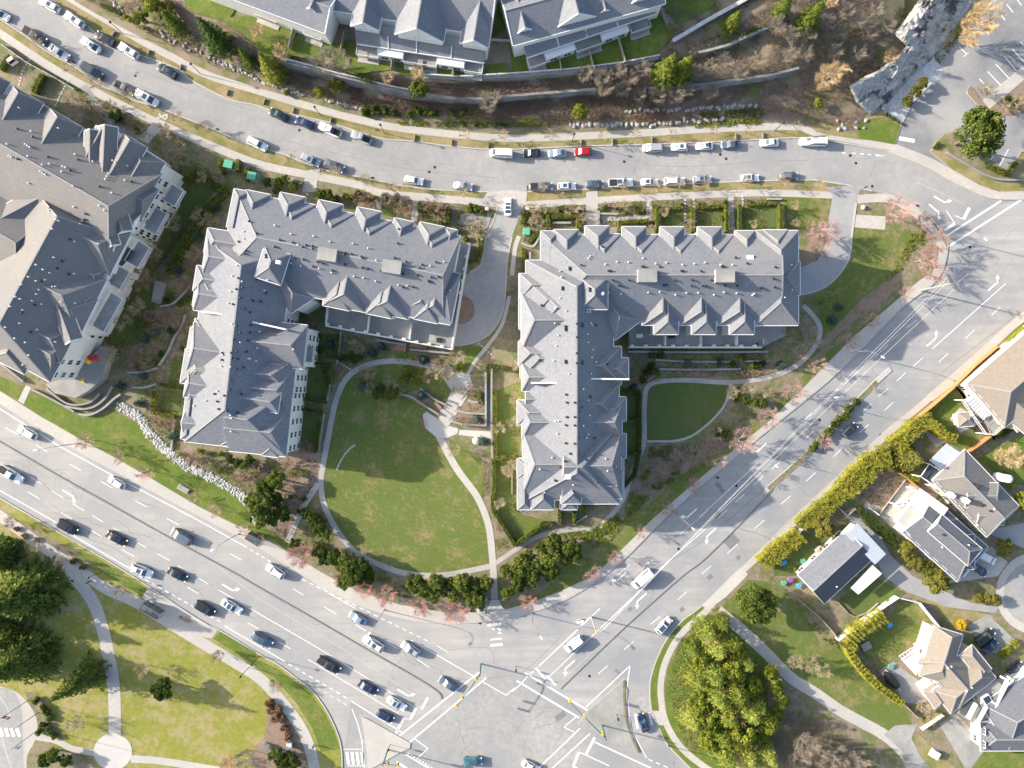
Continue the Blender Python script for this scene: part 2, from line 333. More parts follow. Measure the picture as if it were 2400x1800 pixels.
for _ in range(22): t = cr.random(); crack(1, 3, 100+1700*t, 250+700*t+cr.uniform(-100, 250), 30+cr.choice((0, 0, 90)), cr.uniform(20, 80))
for _ in range(26): t = cr.random(); crack(2, 2, 900+1300*t, 1800-1150*t+cr.uniform(-150, 350), -42+cr.choice((0, 0, 90)), cr.uniform(30, 110))
for _ in range(16): t = cr.random(); crack(3, 1, 700+1400*t, 1659-1200*t+cr.uniform(-100, 300), -42+cr.choice((0, 90)), cr.uniform(30, 90))
for _ in range(24): t = cr.random(); crack(1, 0, 0+4300*t, 1180+cr.uniform(0, 330) if t > .4 else 1000+700*t+cr.uniform(0, 300), 5+cr.choice((0, 0, 85)), cr.uniform(20, 70))
for _ in range(14): crack(2, 3, cr.uniform(-700, 500), cr.uniform(900, 1500), cr.uniform(0, 180), cr.uniform(20, 80))
tag(b.build('tar_seam', M['tar']), kind='structure')
b = MB()
for c, s, r in [(T(2,2,1900,1360), (11, 9), 42), (T(2,2,1770,1125), (6, 5), 42), (T(2,2,1955,1500), (4, 3.5), 42), (T(2,2,1785,875), (6, 3.5), -45), (T(2,3,1470,290), (4, 3.5), 42), (T(2,3,1020,285), (4, 3), 42), (T(2,3,420,1210), (10, 5), 35), (T(2,3,1710,10), (5, 4), 42), (T(2,2,1815,920), (4, 3), -45), (T(2,3,910,825), (5, 2.5), -45), (T(3,2,480,575), (6, 4), 42), (T(0,0,1185,630), (3, 2), 20)]:
    b.box((*P(*c)[:2], .002), s[0]*.28, s[1]*.28, .006, R(r))
tag(b.build('asphalt_patch', M['patch']), kind='structure')
for i, c in enumerate([T(0,0,1170,655), T(1,0,375,1125), T(1,0,1545,1445), T(1,0,1497,1485), T(2,0,970,1397), T(2,0,1800,1335), T(2,0,1850,1372), T(3,0,760,1410), T(3,0,710,1345), T(2,2,1440,1425), T(2,2,1940,880), T(3,0,900,1610), T(3,2,445,310), T(1,1,2060,355), T(3,1,1745,475), T(2,3,670,865)]):
    b = MB(); b.lathe([(.34, 0), (.34, .012), (.27, .014)], (*P(*c)[:2], .004), 12); o = b.build('manhole_cover', M['darkmetal'])
    tag(o, 'round dark iron manhole cover set flush in the asphalt', 'manhole cover', 'manhole covers in the carriageways')
for i, c in enumerate([T(1,0,1080,1190), T(1,0,1010,1538), T(0,0,1985,850), T(0,0,1882,1118), T(2,2,1775,808), T(3,1,545,1580), T(3,1,1293,118), T(3,0,1700,1565), T(3,2,975,440), T(1,3,1935,408)]):
    b = MB(); b.box((*P(*c)[:2], .004), .75, .5, .012, R(-20)); tag(b.build('storm_drain', M['darkmetal']), 'dark rectangular storm drain grate beside the kerb', 'drain', 'storm drain grates along the kerbs')
# ---- painted markings ----
pm = MB(); pw = MB(); py = MB()
def ln(pts, w=.16, b=None, z=.012): (b or pm).strip(PP(pts), w, None, z)
def dash(c, r, segs, w=.14, b=None):
    for i in range(0, len(segs), 4): ln(TP(c, r, *segs[i:i+4]), w, b)
def dotted(a, z, n, frac=.55, w=.2, b=None):
    for i in range(n):
        t0, t1 = i/n, (i+frac)/n; ln([(a[0]+(z[0]-a[0])*t, a[1]+(z[1]-a[1])*t) for t in (t0, t1)], w, b)
ln(TP(0,2,-100,150,0,215,500,530,900,750,1300,960,1700,1170,2130,1410), .2)
dash(0,2,[45,375,145,435,310,525,410,585,600,690,700,748,870,840,970,897,1170,1010,1270,1062,1440,1160,1550,1220,1715,1310,1815,1370,1985,1465,2085,1520])
dash(1,3,[320,110,410,165,590,265,690,325,860,420,950,475,1130,570,1220,625,1390,720,1500,790])
dash(0,2,[95,695,190,755,265,803,360,865,445,920,550,985,630,1035,730,1095,795,1133,890,1192,975,1240,1080,1300,1165,1355,1265,1415,1365,1468,1465,1525,1535,1570,1640,1635])
ln(TP(0,3,1890,120,2212,310)+TP(1,3,500,600,1380,1140), .15)
dash(0,2,[240,930,340,990,525,1105,620,1165,780,1260,880,1320,1055,1430,1160,1490,1330,1590,1430,1645])
dash(0,3,[1620,95,1710,150,1720,20,1800,70,2145,405,2240,460]); dash(1,3,[200,570,300,630,450,720,540,775])
ln(TP(1,3,540,775,1320,1245), .15)
ln(TP(0,2,-100,860,0,920,500,1205,600,1290,1150,1610), .2)
dotted(T(0,3,1200,0), T(0,3,1930,410), 13); ln(TP(0,3,1940,430,2212,590)+TP(1,3,250,740), .2); dotted(T(1,3,280,760), T(1,3,810,1070), 9); ln(TP(1,3,820,1080,1270,1355), .2)
dotted(T(1,3,470,930), T(1,3,810,1130), 6, b=pw)
dotted(T(0,2,2160,1430), T(1,3,300,-20), 7, w=.16); dotted(T(1,3,400,30), T(1,3,1510,575), 18, w=.16); ln(TP(1,3,620,145,860,280), .14); ln(TP(1,3,1340,555,1880,865), .2); ln(TP(1,3,1560,600,1660,660), .12)
ln(TP(0,2,600,880,1200,1200,1800,1510)+TP(1,3,0,180,700,600,1330,1000), .11, py)
for a in [(1210,1360,1280,1215), (1330,1240,1385,1140), (1430,1150,1485,1050)]: ln(TP(1,3,*a), .55)
ln(TP(1,3,1240,1380,1930,830), .32); ln(TP(1,3,1330,1435,1990,880), .32); ln(TP(1,3,1960,915,2160,1030,2240,965), .18); ln(TP(1,3,1370,1405,1485,1490,1390,1580), .18)
for i in range(4): ln(TP(1,3,785+43*i,1520,800+43*i,1628), .62)
dotted(T(1,3,755,1497), T(1,3,915,1497), 8, w=.28); dotted(T(1,3,795,1640), T(1,3,955,1640), 8, w=.28)
ln(TP(1,3,830,1150,880,1280,915,1420,935,1659), .2); ln(TP(1,3,890,1200,960,1215), .12, pw)
ln(TP(1,3,1215,1605,1360,1700), .45); ln(TP(1,3,1290,1540,1560,1700), .3); dotted(T(1,3,1310,1530), T(1,3,1560,1680), 10, w=.25)
ln(TP(1,3,2000,425,2115,415), .6); ln(TP(1,3,2025,600,2130,590), .6); ln(TP(1,3,2025,550,2120,540), .35); ln(TP(1,3,2090,450,2115,470), .4); ln(TP(1,3,2090,490,2120,495), .3); ln(TP(1,3,2040,458,2060,462), .3)
# junction, south-east side
ln(TP(2,3,110,835,650,1160), .38); ln(TP(2,3,40,905,580,1225), .38); ln(TP(2,3,550,1220,450,1305,540,1350), .17); ln(TP(2,3,590,1315,230,1659,150,1740), .28); ln(TP(2,3,675,1360,350,1659,260,1740), .28)
ln(TP(2,3,715,1395,640,1540), .6); ln(TP(2,3,580,1520,530,1640), .6); ln(TP(2,3,525,1640,600,1690), .5); ln(TP(2,3,715,1435,1200,1659), .3); ln(TP(2,3,580,1520,840,1640), .22)
ln(TP(2,3,640,1130,1020,775), .2); ln(TP(2,3,1020,775,1000,900,995,1000,1010,1200,1060,1380,1165,1575), .18); dotted(T(2,3,1180,1585), T(2,3,1500,1720), 5, w=.2)
ln(TP(2,3,1010,1220,1035,1330), .6); ln(TP(2,3,1065,1190,1085,1320), .55); ln(TP(2,3,1185,1180,1210,1290), .55)
ln(TP(2,3,0,1000,75,935,150,850,195,815), .17); ln(TP(2,3,205,795,290,890), .5); ln(TP(2,3,300,860,380,945), .5)
ln(TP(2,3,230,780,570,460,760,280), .22); ln(TP(2,3,310,880,700,510,1150,90)+TP(2,2,1250,1620,1720,1210), .14); ln(TP(2,3,570,460,640,370,560,385), .35); ln(TP(2,3,560,400,640,375), .7)
ln(TP(2,3,440,890,760,600), .12, py)
dash(2,3,[745,845,825,775,970,635,1050,565,1200,415,1280,350,1430,205,1510,135]); dash(2,2,[1860,1465,1950,1380,2095,1250,2180,1175,1640,1640,1720,1570])
dash(3,2,[110,1040,195,965,330,840,410,765,565,630,640,555,790,420,870,350,1005,230,1085,155,820,240,890,170,955,105,1040,40,35,735,110,665,325,470,400,400,525,115,610,45,290,330,380,250])
dash(3,1,[1110,1635,1190,1560,1255,1505,1340,1430,1475,1470,1555,1395,1705,1265,1785,1190,1930,1065,2005,995])
ln(TP(2,2,1620,1150,2125,680), .13); ln(TP(2,2,1450,1300,1700,1090), .12, pw); dash(2,2,[1780,1160,1860,1085,1930,1020,2010,950,2095,870,2170,795]); ln(TP(2,2,900,1660,1020,1560), .14); ln(TP(2,2,1150,1560,1220,1520), .2)
ln(TP(3,1,1420,1355,2055,790), .17); ln(TP(3,1,660,1659,1040,1320), .12); ln(TP(3,1,1200,1170,1290,1105), .14); ln(TP(3,1,940,1385,1140,1220), .12, pw); ln(TP(3,1,1640,780,1730,710), .13)
ln(TP(3,1,1540,380,2015,75), .42); ln(TP(3,1,1560,470,2230,40), .42); ln(TP(3,1,1525,330,1612,275), .6); ln(TP(3,1,1690,235,1740,135), .7); ln(TP(3,1,1540,160,1615,275), .17); ln(TP(3,1,1615,205,1690,235), .2)
ln(TP(3,0,1280,1570,1480,1659)+TP(3,1,1700,110), .14, py); ln(TP(3,0,420,1385,1000,1370), .06, py)
for a in [(725,1322,760,1327), (795,1328,830,1331), (860,1333,890,1336), (640,1320,670,1322)]: ln(TP(3,0,*a), .2)
pm.add([(*P(*T(3,0,925,1330))[:2], .012), (*P(*T(3,0,1010,1350))[:2], .012), (*P(*T(3,0,935,1350))[:2], .012)], [(0, 2, 1)])
def stroke(c, ang, segs, w=.34):
    # painted arrow: segs in metres in the lane frame, x = travel direction
    x0, y0 = P(*c)[:2]; ca, sa = math.cos(R(ang)), math.sin(R(ang))
    f = lambda p: (x0+p[0]*ca-p[1]*sa, y0+p[0]*sa+p[1]*ca)
    for sgm in segs:
        if len(sgm) == 2: pm.strip([f(sgm[0]), f(sgm[1])], w, None, .012)
        else: pm.add([(*f(q), .0125) for q in sgm], [tuple(range(len(sgm)))])
def turn(c, ang, side): stroke(c, ang, [((-2.1, 0), (1.0, 0)), ((.85, 0), (1.5, side*.75)), ((1.05, side*1.0), (2.1, side*1.3), (1.75, side*.25)) if side < 0 else ((1.05, side*1.0), (1.75, side*.25), (2.1, side*1.3))])
turn(T(0,2,605,955), -31, -1); turn(T(0,3,1985,110), -31, 1); turn(T(1,3,1290,1020), -31, 1); turn(T(3,1,1960,800), 42, 1); turn(T(3,1,1430,1280), 42, 1)
turn(T(2,2,1540,1130), 222, -1); turn(T(2,2,2140,565), 222, -1); turn(T(2,2,1705,1300), 222, 1); turn(T(2,3,1105,200), 222, 1); turn(T(2,3,485,780), 222, 1); turn(T(2,3,930,20), 222, -1)
turn(T(3,1,1500,75), -30, 1); turn(T(3,1,1450,155), -40, -1)
for a in [(1650,405,1715,470),(1690,490,1730,455),(1870,250,1905,300),(1935,185,1975,235),(2010,125,2045,175),(2060,40,2115,110),(2150,0,2190,50),(1825,685,1940,805),(1895,620,2010,740),(1965,555,2080,680),(2040,490,2150,620),(2110,430,2225,550),(2180,365,2290,480),(2000,1245,1915,1395),(2075,1290,1995,1440)]:
    ln(TP(3,0,*a), .2, z=.112)
ln(TP(3,0,1130,1195,1265,1220), .9, z=.112)
for i in range(4): ln(TP(0,3,5+47*i,1310,25+50*i,1385), .75, z=.19)
ln(TP(0,3,0,1030,60,1120,100,1230), .12, pw, .19); ln(TP(0,3,20,1390,100,1659), .12, pw, .19); ln(TP(0,3,150,1000,200,1130,205,1300,215,1659), .2, py, .19)
tag(pm.build('road_marking', M['paint']), kind='structure'); tag(pw.build('road_marking', M['paint2']), kind='structure'); tag(py.build('road_marking', M['ypaint']), kind='structure')
# ---- medians and islands ----
ribbon('road_median', TP(0,2,-100,445,0,500,500,790,1000,1070,1500,1350,2000,1620)+TP(1,3,0,85,500,370,1000,660,1300,830,1500,950,1590,1020,1600,1060), 3.2, .13, 'tar', 0)
ribbon('road_median', TP(2,3,420,975,600,800,1000,420,1450,20)+TP(2,2,1700,1480,2212,960)+TP(3,2,0,910), 2.4, .12, 'tar', 0)
ribbon('road_median', TP(3,2,-30,950,20,890,290,650,450,490,630,290,760,160,880,40,960,-40)+TP(3,1,1060,1530), 11, .14, 'kerb', 0)
ribbon('median_soil', TP(3,2,0,905,290,650,450,490,630,290,760,160,880,40,940,-20), 9, .16, 'soil')
sheet('traffic_island', TP(1,3,905,1205,1240,1390,1335,1445,1330,1490,1240,1530,1010,1659,965,1700,960,1560,930,1330), .13, 'conc', 0)
sheet('traffic_island', TP(2,3,965,900,1000,985,990,1100,1000,1230,1060,1400,1105,1530,900,1440,720,1340,570,1280,640,1180), .13, 'deck', 0)
ribbon('kerb', TP(2,3,970,905,970,1060,985,1230,1040,1400,1098,1525), 5, .2, 'soil', 0)
# ---- pavements ----
swS = TP(0,0,-500,-30,0,290,400,555,760,760,1300,1030,1700,1205,2212,1410)+TP(1,0,450,1510,900,1600)+TP(1,1,1090,10,1500,50,2090,98)
ribbon('sidewalk', swS, 18, BZ+.03, 'conc')
ribbon('sidewalk', TP(2,1,100,112,640,78,1200,45,1800,18,2212,8)+TP(3,1,560,28), 16, BZ+.03, 'conc')
swN = TP(0,0,400,-150,630,0,900,160,1200,340,1500,500,1800,650,2212,780)+TP(1,0,500,930,900,1035,1200,1100,1700,1160,2212,1195)+TP(2,0,600,1175,1200,1145,1700,1115,2212,1095)+TP(3,0,270,1095,340,1120,480,1165,750,1210,1090,1275)
ribbon('sidewalk', swN, 17, BZ+.03, 'conc')
ribbon('sidewalk', TP(3,0,1060,1275,1390,1405,1600,1520,1850,1640)+TP(3,1,2000,20,2300,20), 24, BZ+.034, 'conc', 0)
ribbon('sidewalk', TP(3,1,770,62,1000,52,1150,95,1290,190,1400,300,1485,440,1510,520,1490,640,1430,740), 20, BZ+.03, 'conc')
sheet('sidewalk', TP(3,1,1500,640,1300,770,1000,1030,740,1250,340,1659)+TP(2,2,2212,330,1830,640,1500,920,1200,1180,940,1440,700,1659)+TP(2,3,400,140,210,215,0,275)+TP(1,3,2150,290,1980,315,1620,310,1250,250,900,140,780,80,620,0)+TP(0,2,2212,1290,2000,1200,1700,1050,1330,830,1000,640,700,480,350,280,0,60,-400,-200)+kerbA[::-1][1:]+kerbB[::-1]+kerbC[::-1][:11], BZ+.03, 'conc')
ribbon('sidewalk', TP(3,2,1400,120,1060,410,640,810,340,1090,40,1380)+TP(2,2,2050,1560,1960,1640)+TP(2,3,1850,80,1690,290,1500,460,1400,590,1320,760,1290,900,1285,1020,1310,1200,1370,1350,1480,1500,1650,1640,1900,1800), 15, BZ+.03, 'conc')
ribbon('sidewalk', TP(3,1,2400,940,2130,1140,1700,1530)+TP(3,2,1400,120), 20, BZ+.026, 'conc')
sheet('bus_pad', TP(2,3,1640,250,1690,295,1850,180,2010,20,2040,-20,1960,-60,1830,80), BZ+.036, 'conc2')
sheet('sidewalk', TP(2,3,1215,1165,1290,1165,1330,1290,1265,1290), BZ+.036, 'conc')
# ---- driveways ----
dw1 = TP(1,1,1960,-60,2050,60,2085,130,2050,250,1990,370,1960,560,1930,640,1850,690,1800,740,1745,900,1720,1150,1700,1330,1850,1310,2000,1240,2090,1130,2140,1000,2160,800,2170,600,2200,420)+TP(2,1,50,250,105,120,130,0,125,-60)
sheet('driveway', dw1, BZ+.035, 'drive')
ribbon('kerb', TP(1,1,2085,130,2050,250,1990,370,1960,560,1930,640,1850,690), 3, BZ+.1, 'conc', 0)
ribbon('kerb', TP(1,1,1700,1330,1850,1310,2000,1240,2090,1130,2140,1000,2160,800,2170,600,2212,390), 3, BZ+.1, 'conc', 0)
dw2 = TP(3,1,500,-40,560,30,530,200,500,450,430,590,275,655,265,890,430,850,560,770,660,650,710,540,730,350,765,90,790,-10,860,-60)
sheet('driveway', dw2, BZ+.035, 'drive')
ribbon('kerb', TP(3,1,275,888,430,850,560,770,660,650,710,540,730,350,765,90), 4, BZ+.1, 'conc', 0)
sheet('driveway', TP(3,1,745,195,1020,210,1010,325,740,305), BZ+.03, 'conc')
sheet('island', smooth(TP(1,1,1745,1130,1740,960,1800,900,1870,950,1890,1040,1860,1100,1800,1135), 3, True), BZ+.12, 'mulch', BZ)
sheet('sidewalk', TP(2,0,0,1640,130,1659)+TP(2,1,120,130,0,160)+TP(1,1,2030,110,1950,80,2000,0), BZ+.04, 'conc')
# ---- paths ----
ribbon('garden_path', OV(985,812,950,796,905,786,845,780,790,790,748,818,724,872,708,950,697,1010,693,1040,700,1090,726,1142,762,1187,812,1217,880,1239,960,1242,1065,1222), 13, BZ+.045, 'grav')
ribbon('garden_path', OV(945,935,985,1010,1030,1072,1054,1130,1062,1185,1067,1260,1068,1312), 16, BZ+.05, 'conc')
sheet('sidewalk', TP(1,3,2030,200,2095,200,2120,260,2160,310,1960,320,2010,270), BZ+.036, 'conc')
ribbon('garden_path', OV(1066,1220,1110,1190,1160,1160,1220,1145,1290,1140,1345,1080,1365,1020,1390,960,1392,880,1400,835,1440,822,1500,822,1580,826,1660,815,1720,790,1760,750,1772,710,1755,680,1735,660), 11, BZ+.045, 'grav')
sheet('plaza', TP(1,2,1440,265,1475,240,1570,300,1660,360,1750,385,1740,430,1640,470,1550,455,1460,375), BZ+.055, 'conc2')
ribbon('garden_path', OV(1100,640,1085,700,1055,745,1030,775,1015,800,1000,830), 8, BZ+.05, 'conc')
ribbon('garden_path', TP(2,1,0,720,25,500,60,380), 10, BZ+.046, 'conc')
ribbon('garden_path', TP(0,1,1370,1659,1440,1480,1530,1330,1560,1200), 10, BZ+.045, 'mulch')
ribbon('park_path', TP(0,3,560,-150,640,0,790,200,870,400,930,650,975,900,990,1100,990,1400,985,1700), 29, BZ+.03, 'conc')
ribbon('park_path', TP(0,2,-100,1090,0,1140,350,1390,700,1620)+TP(0,3,900,100,1200,240,1500,430,1900,670,2212,860)+TP(1,3,0,880,130,980,250,1120,380,1300,470,1500,510,1700), 26, BZ+.034, 'conc')
sheet('bus_pad', TP(0,3,1230,185,1275,105,1880,470,1830,540,1500,480), BZ+.038, 'conc')
c0 = T(0,3,975,1520); sheet('plaza', [(c0[0]+45*math.cos(t), c0[1]+43*math.sin(t)) for t in np.linspace(0, 2*math.pi, 40)[:-1]], BZ+.04, 'conc2')
ribbon('park_path', TP(0,3,1130,1580,1400,1600,1900,1680), 17, BZ+.036, 'conc'); ribbon('park_path', TP(0,3,310,1390,480,1420,620,1490,820,1530), 15, BZ+.036, 'conc')
sheet('plaza', smooth(TP(0,3,-60,940,130,995,220,1070,290,1170,325,1290,300,1430,235,1560,235,1720), 4)+TP(0,3,-60,1720), BZ+.036, 'conc'); sheet('road', smooth(TP(0,3,-60,960,110,990,180,1130,195,1300,205,1700), 4)+TP(0,3,-60,1720), BZ+.042, 'road')
ribbon('garden_path', TP(2,3,1780,300,2000,480)+TP(3,3,0,680,200,880,420,1020,620,1160,820,1270,1000,1370,1150,1500,1300,1700), 26, BZ+.03, 'conc')
sheet('garden_path', TP(3,3,1000,1370,1100,1290,1290,1280,1240,1400,1320,1560,1450,1720,1200,1720,1150,1500), BZ+.036, 'deck')
# ---- lawns and beds ----
sheet('lawn', OV(745,818,790,790,850,782,920,790,965,825,975,850,918,890,915,925,945,945,985,985,1040,1060,1053,1150,1060,1215,1000,1237,900,1238,820,1222,762,1187,722,1135,697,1050,697,1000,715,900), BZ+.02, 'lawn', sm=3)
sheet('lawn', TP(1,2,1660,470,1800,560,1950,650,1965,900,1960,990,1850,860,1740,680), BZ+.02, 'lawn', sm=3)
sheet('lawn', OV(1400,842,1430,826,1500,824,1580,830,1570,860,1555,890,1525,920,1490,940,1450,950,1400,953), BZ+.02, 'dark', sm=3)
sheet('lawn', TP(0,2,270,60,420,110,620,250,720,300,1000,240,1180,330,1280,470,1430,620,1700,760,1900,840,2030,930,2130,1080,2212,1150)+TP(1,2,80,1240,270,1370,300,1440)+TP(0,2,2212,1285,1990,1200,1690,1050,1320,830,1000,640,700,480,350,280,200,180), BZ+.02, 'lawn_g')
sheet('lawn', TP(0,2,-200,-150,200,20,160,140,0,55,-200,-70), BZ+.02, 'lawn_g')
sheet('garden_path', TP(0,2,225,10,270,30,205,175,155,145), BZ+.04, 'conc')
sheet('lawn', TP(3,1,745,320,1020,335,1230,320,1260,450,1200,540,1100,620,1010,770,850,900,700,1050,640,1230,500,1330,300,1500,420,1300,460,1150,430,1000,380,920,560,790,670,650,730,540), BZ+.02, 'lawn', sm=2)
sheet('lawn', TP(3,1,1300,780,1000,1030,740,1250,380,1600)+TP(2,2,2212,330,1830,640,1500,920,1200,1180,940,1440,700,1659)+TP(2,3,400,135,210,205,20,270,60,230,300,110)+TP(2,2,350,1640,600,1480,850,1350,1000,1180,1250,980,1450,770,1700,640,1830,560,2212,250)+TP(3,1,440,1440,780,1190,1150,880), BZ+.022, 'lawn')
sheet('lawn', TP(3,1,0,20,550,60,500,250,380,310,260,330,160,320,140,80,0,60), BZ+.02, 'lawn')
sheet('soil_bed', TP(3,1,1020,790,1110,780,1120,840,880,1020,720,1130,500,1330,440,1320,720,1020,870,880), BZ+.025, 'mulch', sm=3)
sheet('soil_bed', TP(2,2,1450,560,1800,480,1830,560,1500,760,1150,930,1090,950,1140,720), BZ+.024, 'mulch', sm=2)
sheet('soil_bed', TP(2,2,1000,0,1900,0,1900,200,2000,300), BZ-.01, 'mulch')
sheet('soil_bed', TP(1,2,280,500,560,640,540,830,400,1060,270,1370,160,1230,230,780), BZ+.024, 'mulch')
for p in [TP(1,2,1250,90,1440,40,1640,180,1580,270), TP(1,2,1700,300,1740,230,1980,260,1980,360), TP(1,2,1760,180,1830,140,1960,170,1960,250)]: sheet('soil_bed', p, BZ+.03, 'mulch')
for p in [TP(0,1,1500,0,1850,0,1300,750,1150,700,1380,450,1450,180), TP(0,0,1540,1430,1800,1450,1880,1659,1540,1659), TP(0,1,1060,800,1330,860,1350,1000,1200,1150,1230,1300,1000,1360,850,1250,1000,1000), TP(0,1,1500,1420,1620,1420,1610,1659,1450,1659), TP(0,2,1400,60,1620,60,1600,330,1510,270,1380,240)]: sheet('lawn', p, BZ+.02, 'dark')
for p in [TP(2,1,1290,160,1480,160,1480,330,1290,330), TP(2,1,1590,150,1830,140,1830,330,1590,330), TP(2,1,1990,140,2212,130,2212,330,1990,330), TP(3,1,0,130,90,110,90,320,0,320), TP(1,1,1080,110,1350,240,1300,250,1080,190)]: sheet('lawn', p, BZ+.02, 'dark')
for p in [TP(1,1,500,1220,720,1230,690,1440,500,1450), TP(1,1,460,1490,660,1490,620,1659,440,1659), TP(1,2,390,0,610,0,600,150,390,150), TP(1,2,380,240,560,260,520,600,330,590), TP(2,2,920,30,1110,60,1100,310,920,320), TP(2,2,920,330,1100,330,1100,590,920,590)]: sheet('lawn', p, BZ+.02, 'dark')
for p in [TP(1,2,2060,640,2212,640)+TP(2,2,45,800,60,1120,350,1190,50,1400)+TP(1,2,2212,1350,2080,1110,2050,950), TP(2,1,60,1640,200,1640)+TP(2,2,50,620,0,620)+TP(1,2,2080,600,2060,60)]: sheet('lawn', p, BZ+.02, 'lawn')
sheet('lawn', TP(1,1,1200,1370,1300,1380,1380,1440,1200,1440), BZ+.02, 'lawn_g'); sheet('lawn', TP(1,1,1820,1350,1950,1330,1960,1400,1850,1560,1780,1560), BZ+.02, 'lawn_g')
# verges of the street
def between(name, A, Bp, z, m): sheet(name, smooth(A, 4)+smooth(Bp, 4)[::-1], z, m)
between('verge', TP(0,0,0,180,190,310,400,460,660,610,870,760,1170,890,1370,950,1600,1045,1880,1150,2130,1260)+TP(1,0,230,1345,400,1415), TP(0,0,0,250,400,520,760,720,1300,990,1700,1165,2212,1370)+TP(1,0,450,1470), BZ+.02, 'verge')
between('verge', TP(1,0,560,1480,900,1545,1300,1625,1900,1655), TP(1,0,560,1510,900,1560)+TP(1,1,1050,-30,1500,20,1940,50), BZ+.02, 'verge')
sheet('verge', TP(2,0,130,1659,630,1640)+TP(2,1,630,45,130,80), BZ+.02, 'verge'); sheet('verge', TP(2,0,745,1640,1400,1600,2212,1572)+TP(3,0,480,1575,550,1659)+TP(3,1,540,0)+TP(2,1,1900,-20,1200,15,745,45), BZ+.02, 'verge')
sheet('garden_path', TP(2,1,640,0,740,-10,745,150,770,290,650,290,640,150), BZ+.04, 'conc'); sheet('garden_path', TP(2,1,1160,60,1210,60,1205,245,830,250,780,290,770,200,1160,200), BZ+.04, 'conc'); sheet('garden_path', TP(2,1,1865,30,1915,25,1925,330,1870,330), BZ+.04, 'conc')
sheet('garden_path', TP(1,0,450,1470,555,1455,540,1560,430,1540), BZ+.04, 'conc'); sheet('garden_path', TP(1,0,420,1540,530,1560,520,1659,400,1659), BZ+.04, 'conc'); sheet('garden_path', TP(1,1,1360,60,1410,60,1390,260,1340,250), BZ+.04, 'conc'); sheet('garden_path', TP(1,1,1050,20,1095,25,1080,150,1035,150), BZ+.04, 'conc')
sheet('garden_path', TP(1,1,1770,190,2040,180,2000,330,1750,270), BZ+.03, 'deck'); sheet('garden_path', TP(0,0,1310,1070,1420,1090,1280,1240,1190,1200), BZ+.03, 'conc')
ribbon('garden_path', TP(0,0,720,740,830,900,950,1040,1200,1200), 17, BZ+.035, 'deck')
# park planting beds, east residential ground
sheet('soil_bed', TP(1,3,110,1040,200,1080,300,1200,370,1400,440,1659,0,1659,-20,1480,80,1380), BZ+.02, 'mulch', sm=2); sheet('soil_bed', TP(0,3,210,1000,330,1010,480,1250,520,1400,330,1360,290,1170), BZ+.02, 'soil'); sheet('soil_bed', TP(0,3,320,1430,560,1480,800,1580,850,1700,250,1700,240,1570), BZ+.02, 'soil')
sheet('soil_bed', TP(0,2,0,1080,350,1290,780,1500,1080,1630,1040,1659,700,1570,350,1330,0,1120), BZ+.02, 'soil')
sheet('verge', TP(1,3,0,720,180,800,330,900,470,1020,590,1180,680,1360,720,1490,560,1520,480,1300,350,1100,160,880,0,790), BZ+.022, 'lawn_g'); sheet('verge', TP(0,3,1900,480,2212,660,2212,780,1840,540), BZ+.022, 'lawn_g'); sheet('verge', TP(0,2,1080,1659,800,1480,640,1440,900,1640)+TP(0,3,1230,180,1270,110), BZ+.022, 'lawn_g')
sheet('verge', TP(2,3,1640,265,1680,310,1480,460,1370,600,1290,760,1265,900,1260,1160,1212,1160,1196,1000,1205,880,1255,720,1345,545,1485,385), BZ+.024, 'lawn_g'); sheet('verge', TP(2,3,1265,1290,1330,1275,1370,1370,1480,1520,1700,1680,1570,1680,1450,1560,1335,1440), BZ+.024, 'lawn_g')
sheet('lawn', TP(2,3,1730,350,1790,330,2212,700,2212,1659,1700,1659,1470,1470,1350,1280,1320,1000,1350,800,1430,620,1560,480), BZ+.018, 'lawn_g')
sheet('lawn', TP(2,3,1790,290,2040,30)+TP(3,3,0,50,280,250,440,560,640,640,900,900,1160,1120,1250,1290,1010,1350,700,1160,430,1000,200,860,0,660), BZ+.018, 'lawn'); sheet('lawn', TP(3,3,1260,1330,1480,1520,1700,1720,1400,1720,1280,1500), BZ+.02, 'verge')
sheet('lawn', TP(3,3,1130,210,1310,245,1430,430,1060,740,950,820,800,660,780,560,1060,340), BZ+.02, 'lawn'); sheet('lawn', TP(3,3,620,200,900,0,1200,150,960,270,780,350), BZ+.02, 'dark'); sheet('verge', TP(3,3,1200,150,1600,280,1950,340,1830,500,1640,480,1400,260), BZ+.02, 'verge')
sheet('lawn', TP(3,3,1800,1560,1900,1460,2300,1480,2300,1720,1760,1720), BZ+.02, 'lawn_g')
sheet('lawn', TP(3,1,2000,1380,2100,1450,1700,1800,1620,1659)+TP(3,2,1620,20,1740,80,1690,150,1600,420,1830,470,1720,580,1480,480,1330,260), BZ+.02, 'lawn_g'); sheet('verge', TP(3,1,2212,1120,2040,1290,2060,1340,2300,1140), BZ+.03, 'lawn_g')
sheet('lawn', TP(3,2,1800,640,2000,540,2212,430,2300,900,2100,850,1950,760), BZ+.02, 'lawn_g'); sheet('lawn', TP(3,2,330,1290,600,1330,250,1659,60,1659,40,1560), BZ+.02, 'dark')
sheet('driveway', TP(3,2,640,1110,760,1060,860,1130,1060,1480,1250,1659)+TP(3,3,1500,120,1750,230,2000,270,1960,320,1560,270,1200,140,1000,0)+TP(3,2,840,1300), BZ+.03, 'drive'); ribbon('garden_path', TP(3,2,830,1060,1000,1120,1200,1330,1500,1580,1640,1680), 22, BZ+.026, 'deck')
sheet('driveway', TP(3,2,1900,1290,2212,1420)+TP(3,2,2212,1200,1960,1250), BZ+.03, 'drive'); sheet('driveway', TP(3,2,1930,1400,2070,1540,1990,1659,1560,1720,1650,1600), BZ+.032, 'conc')
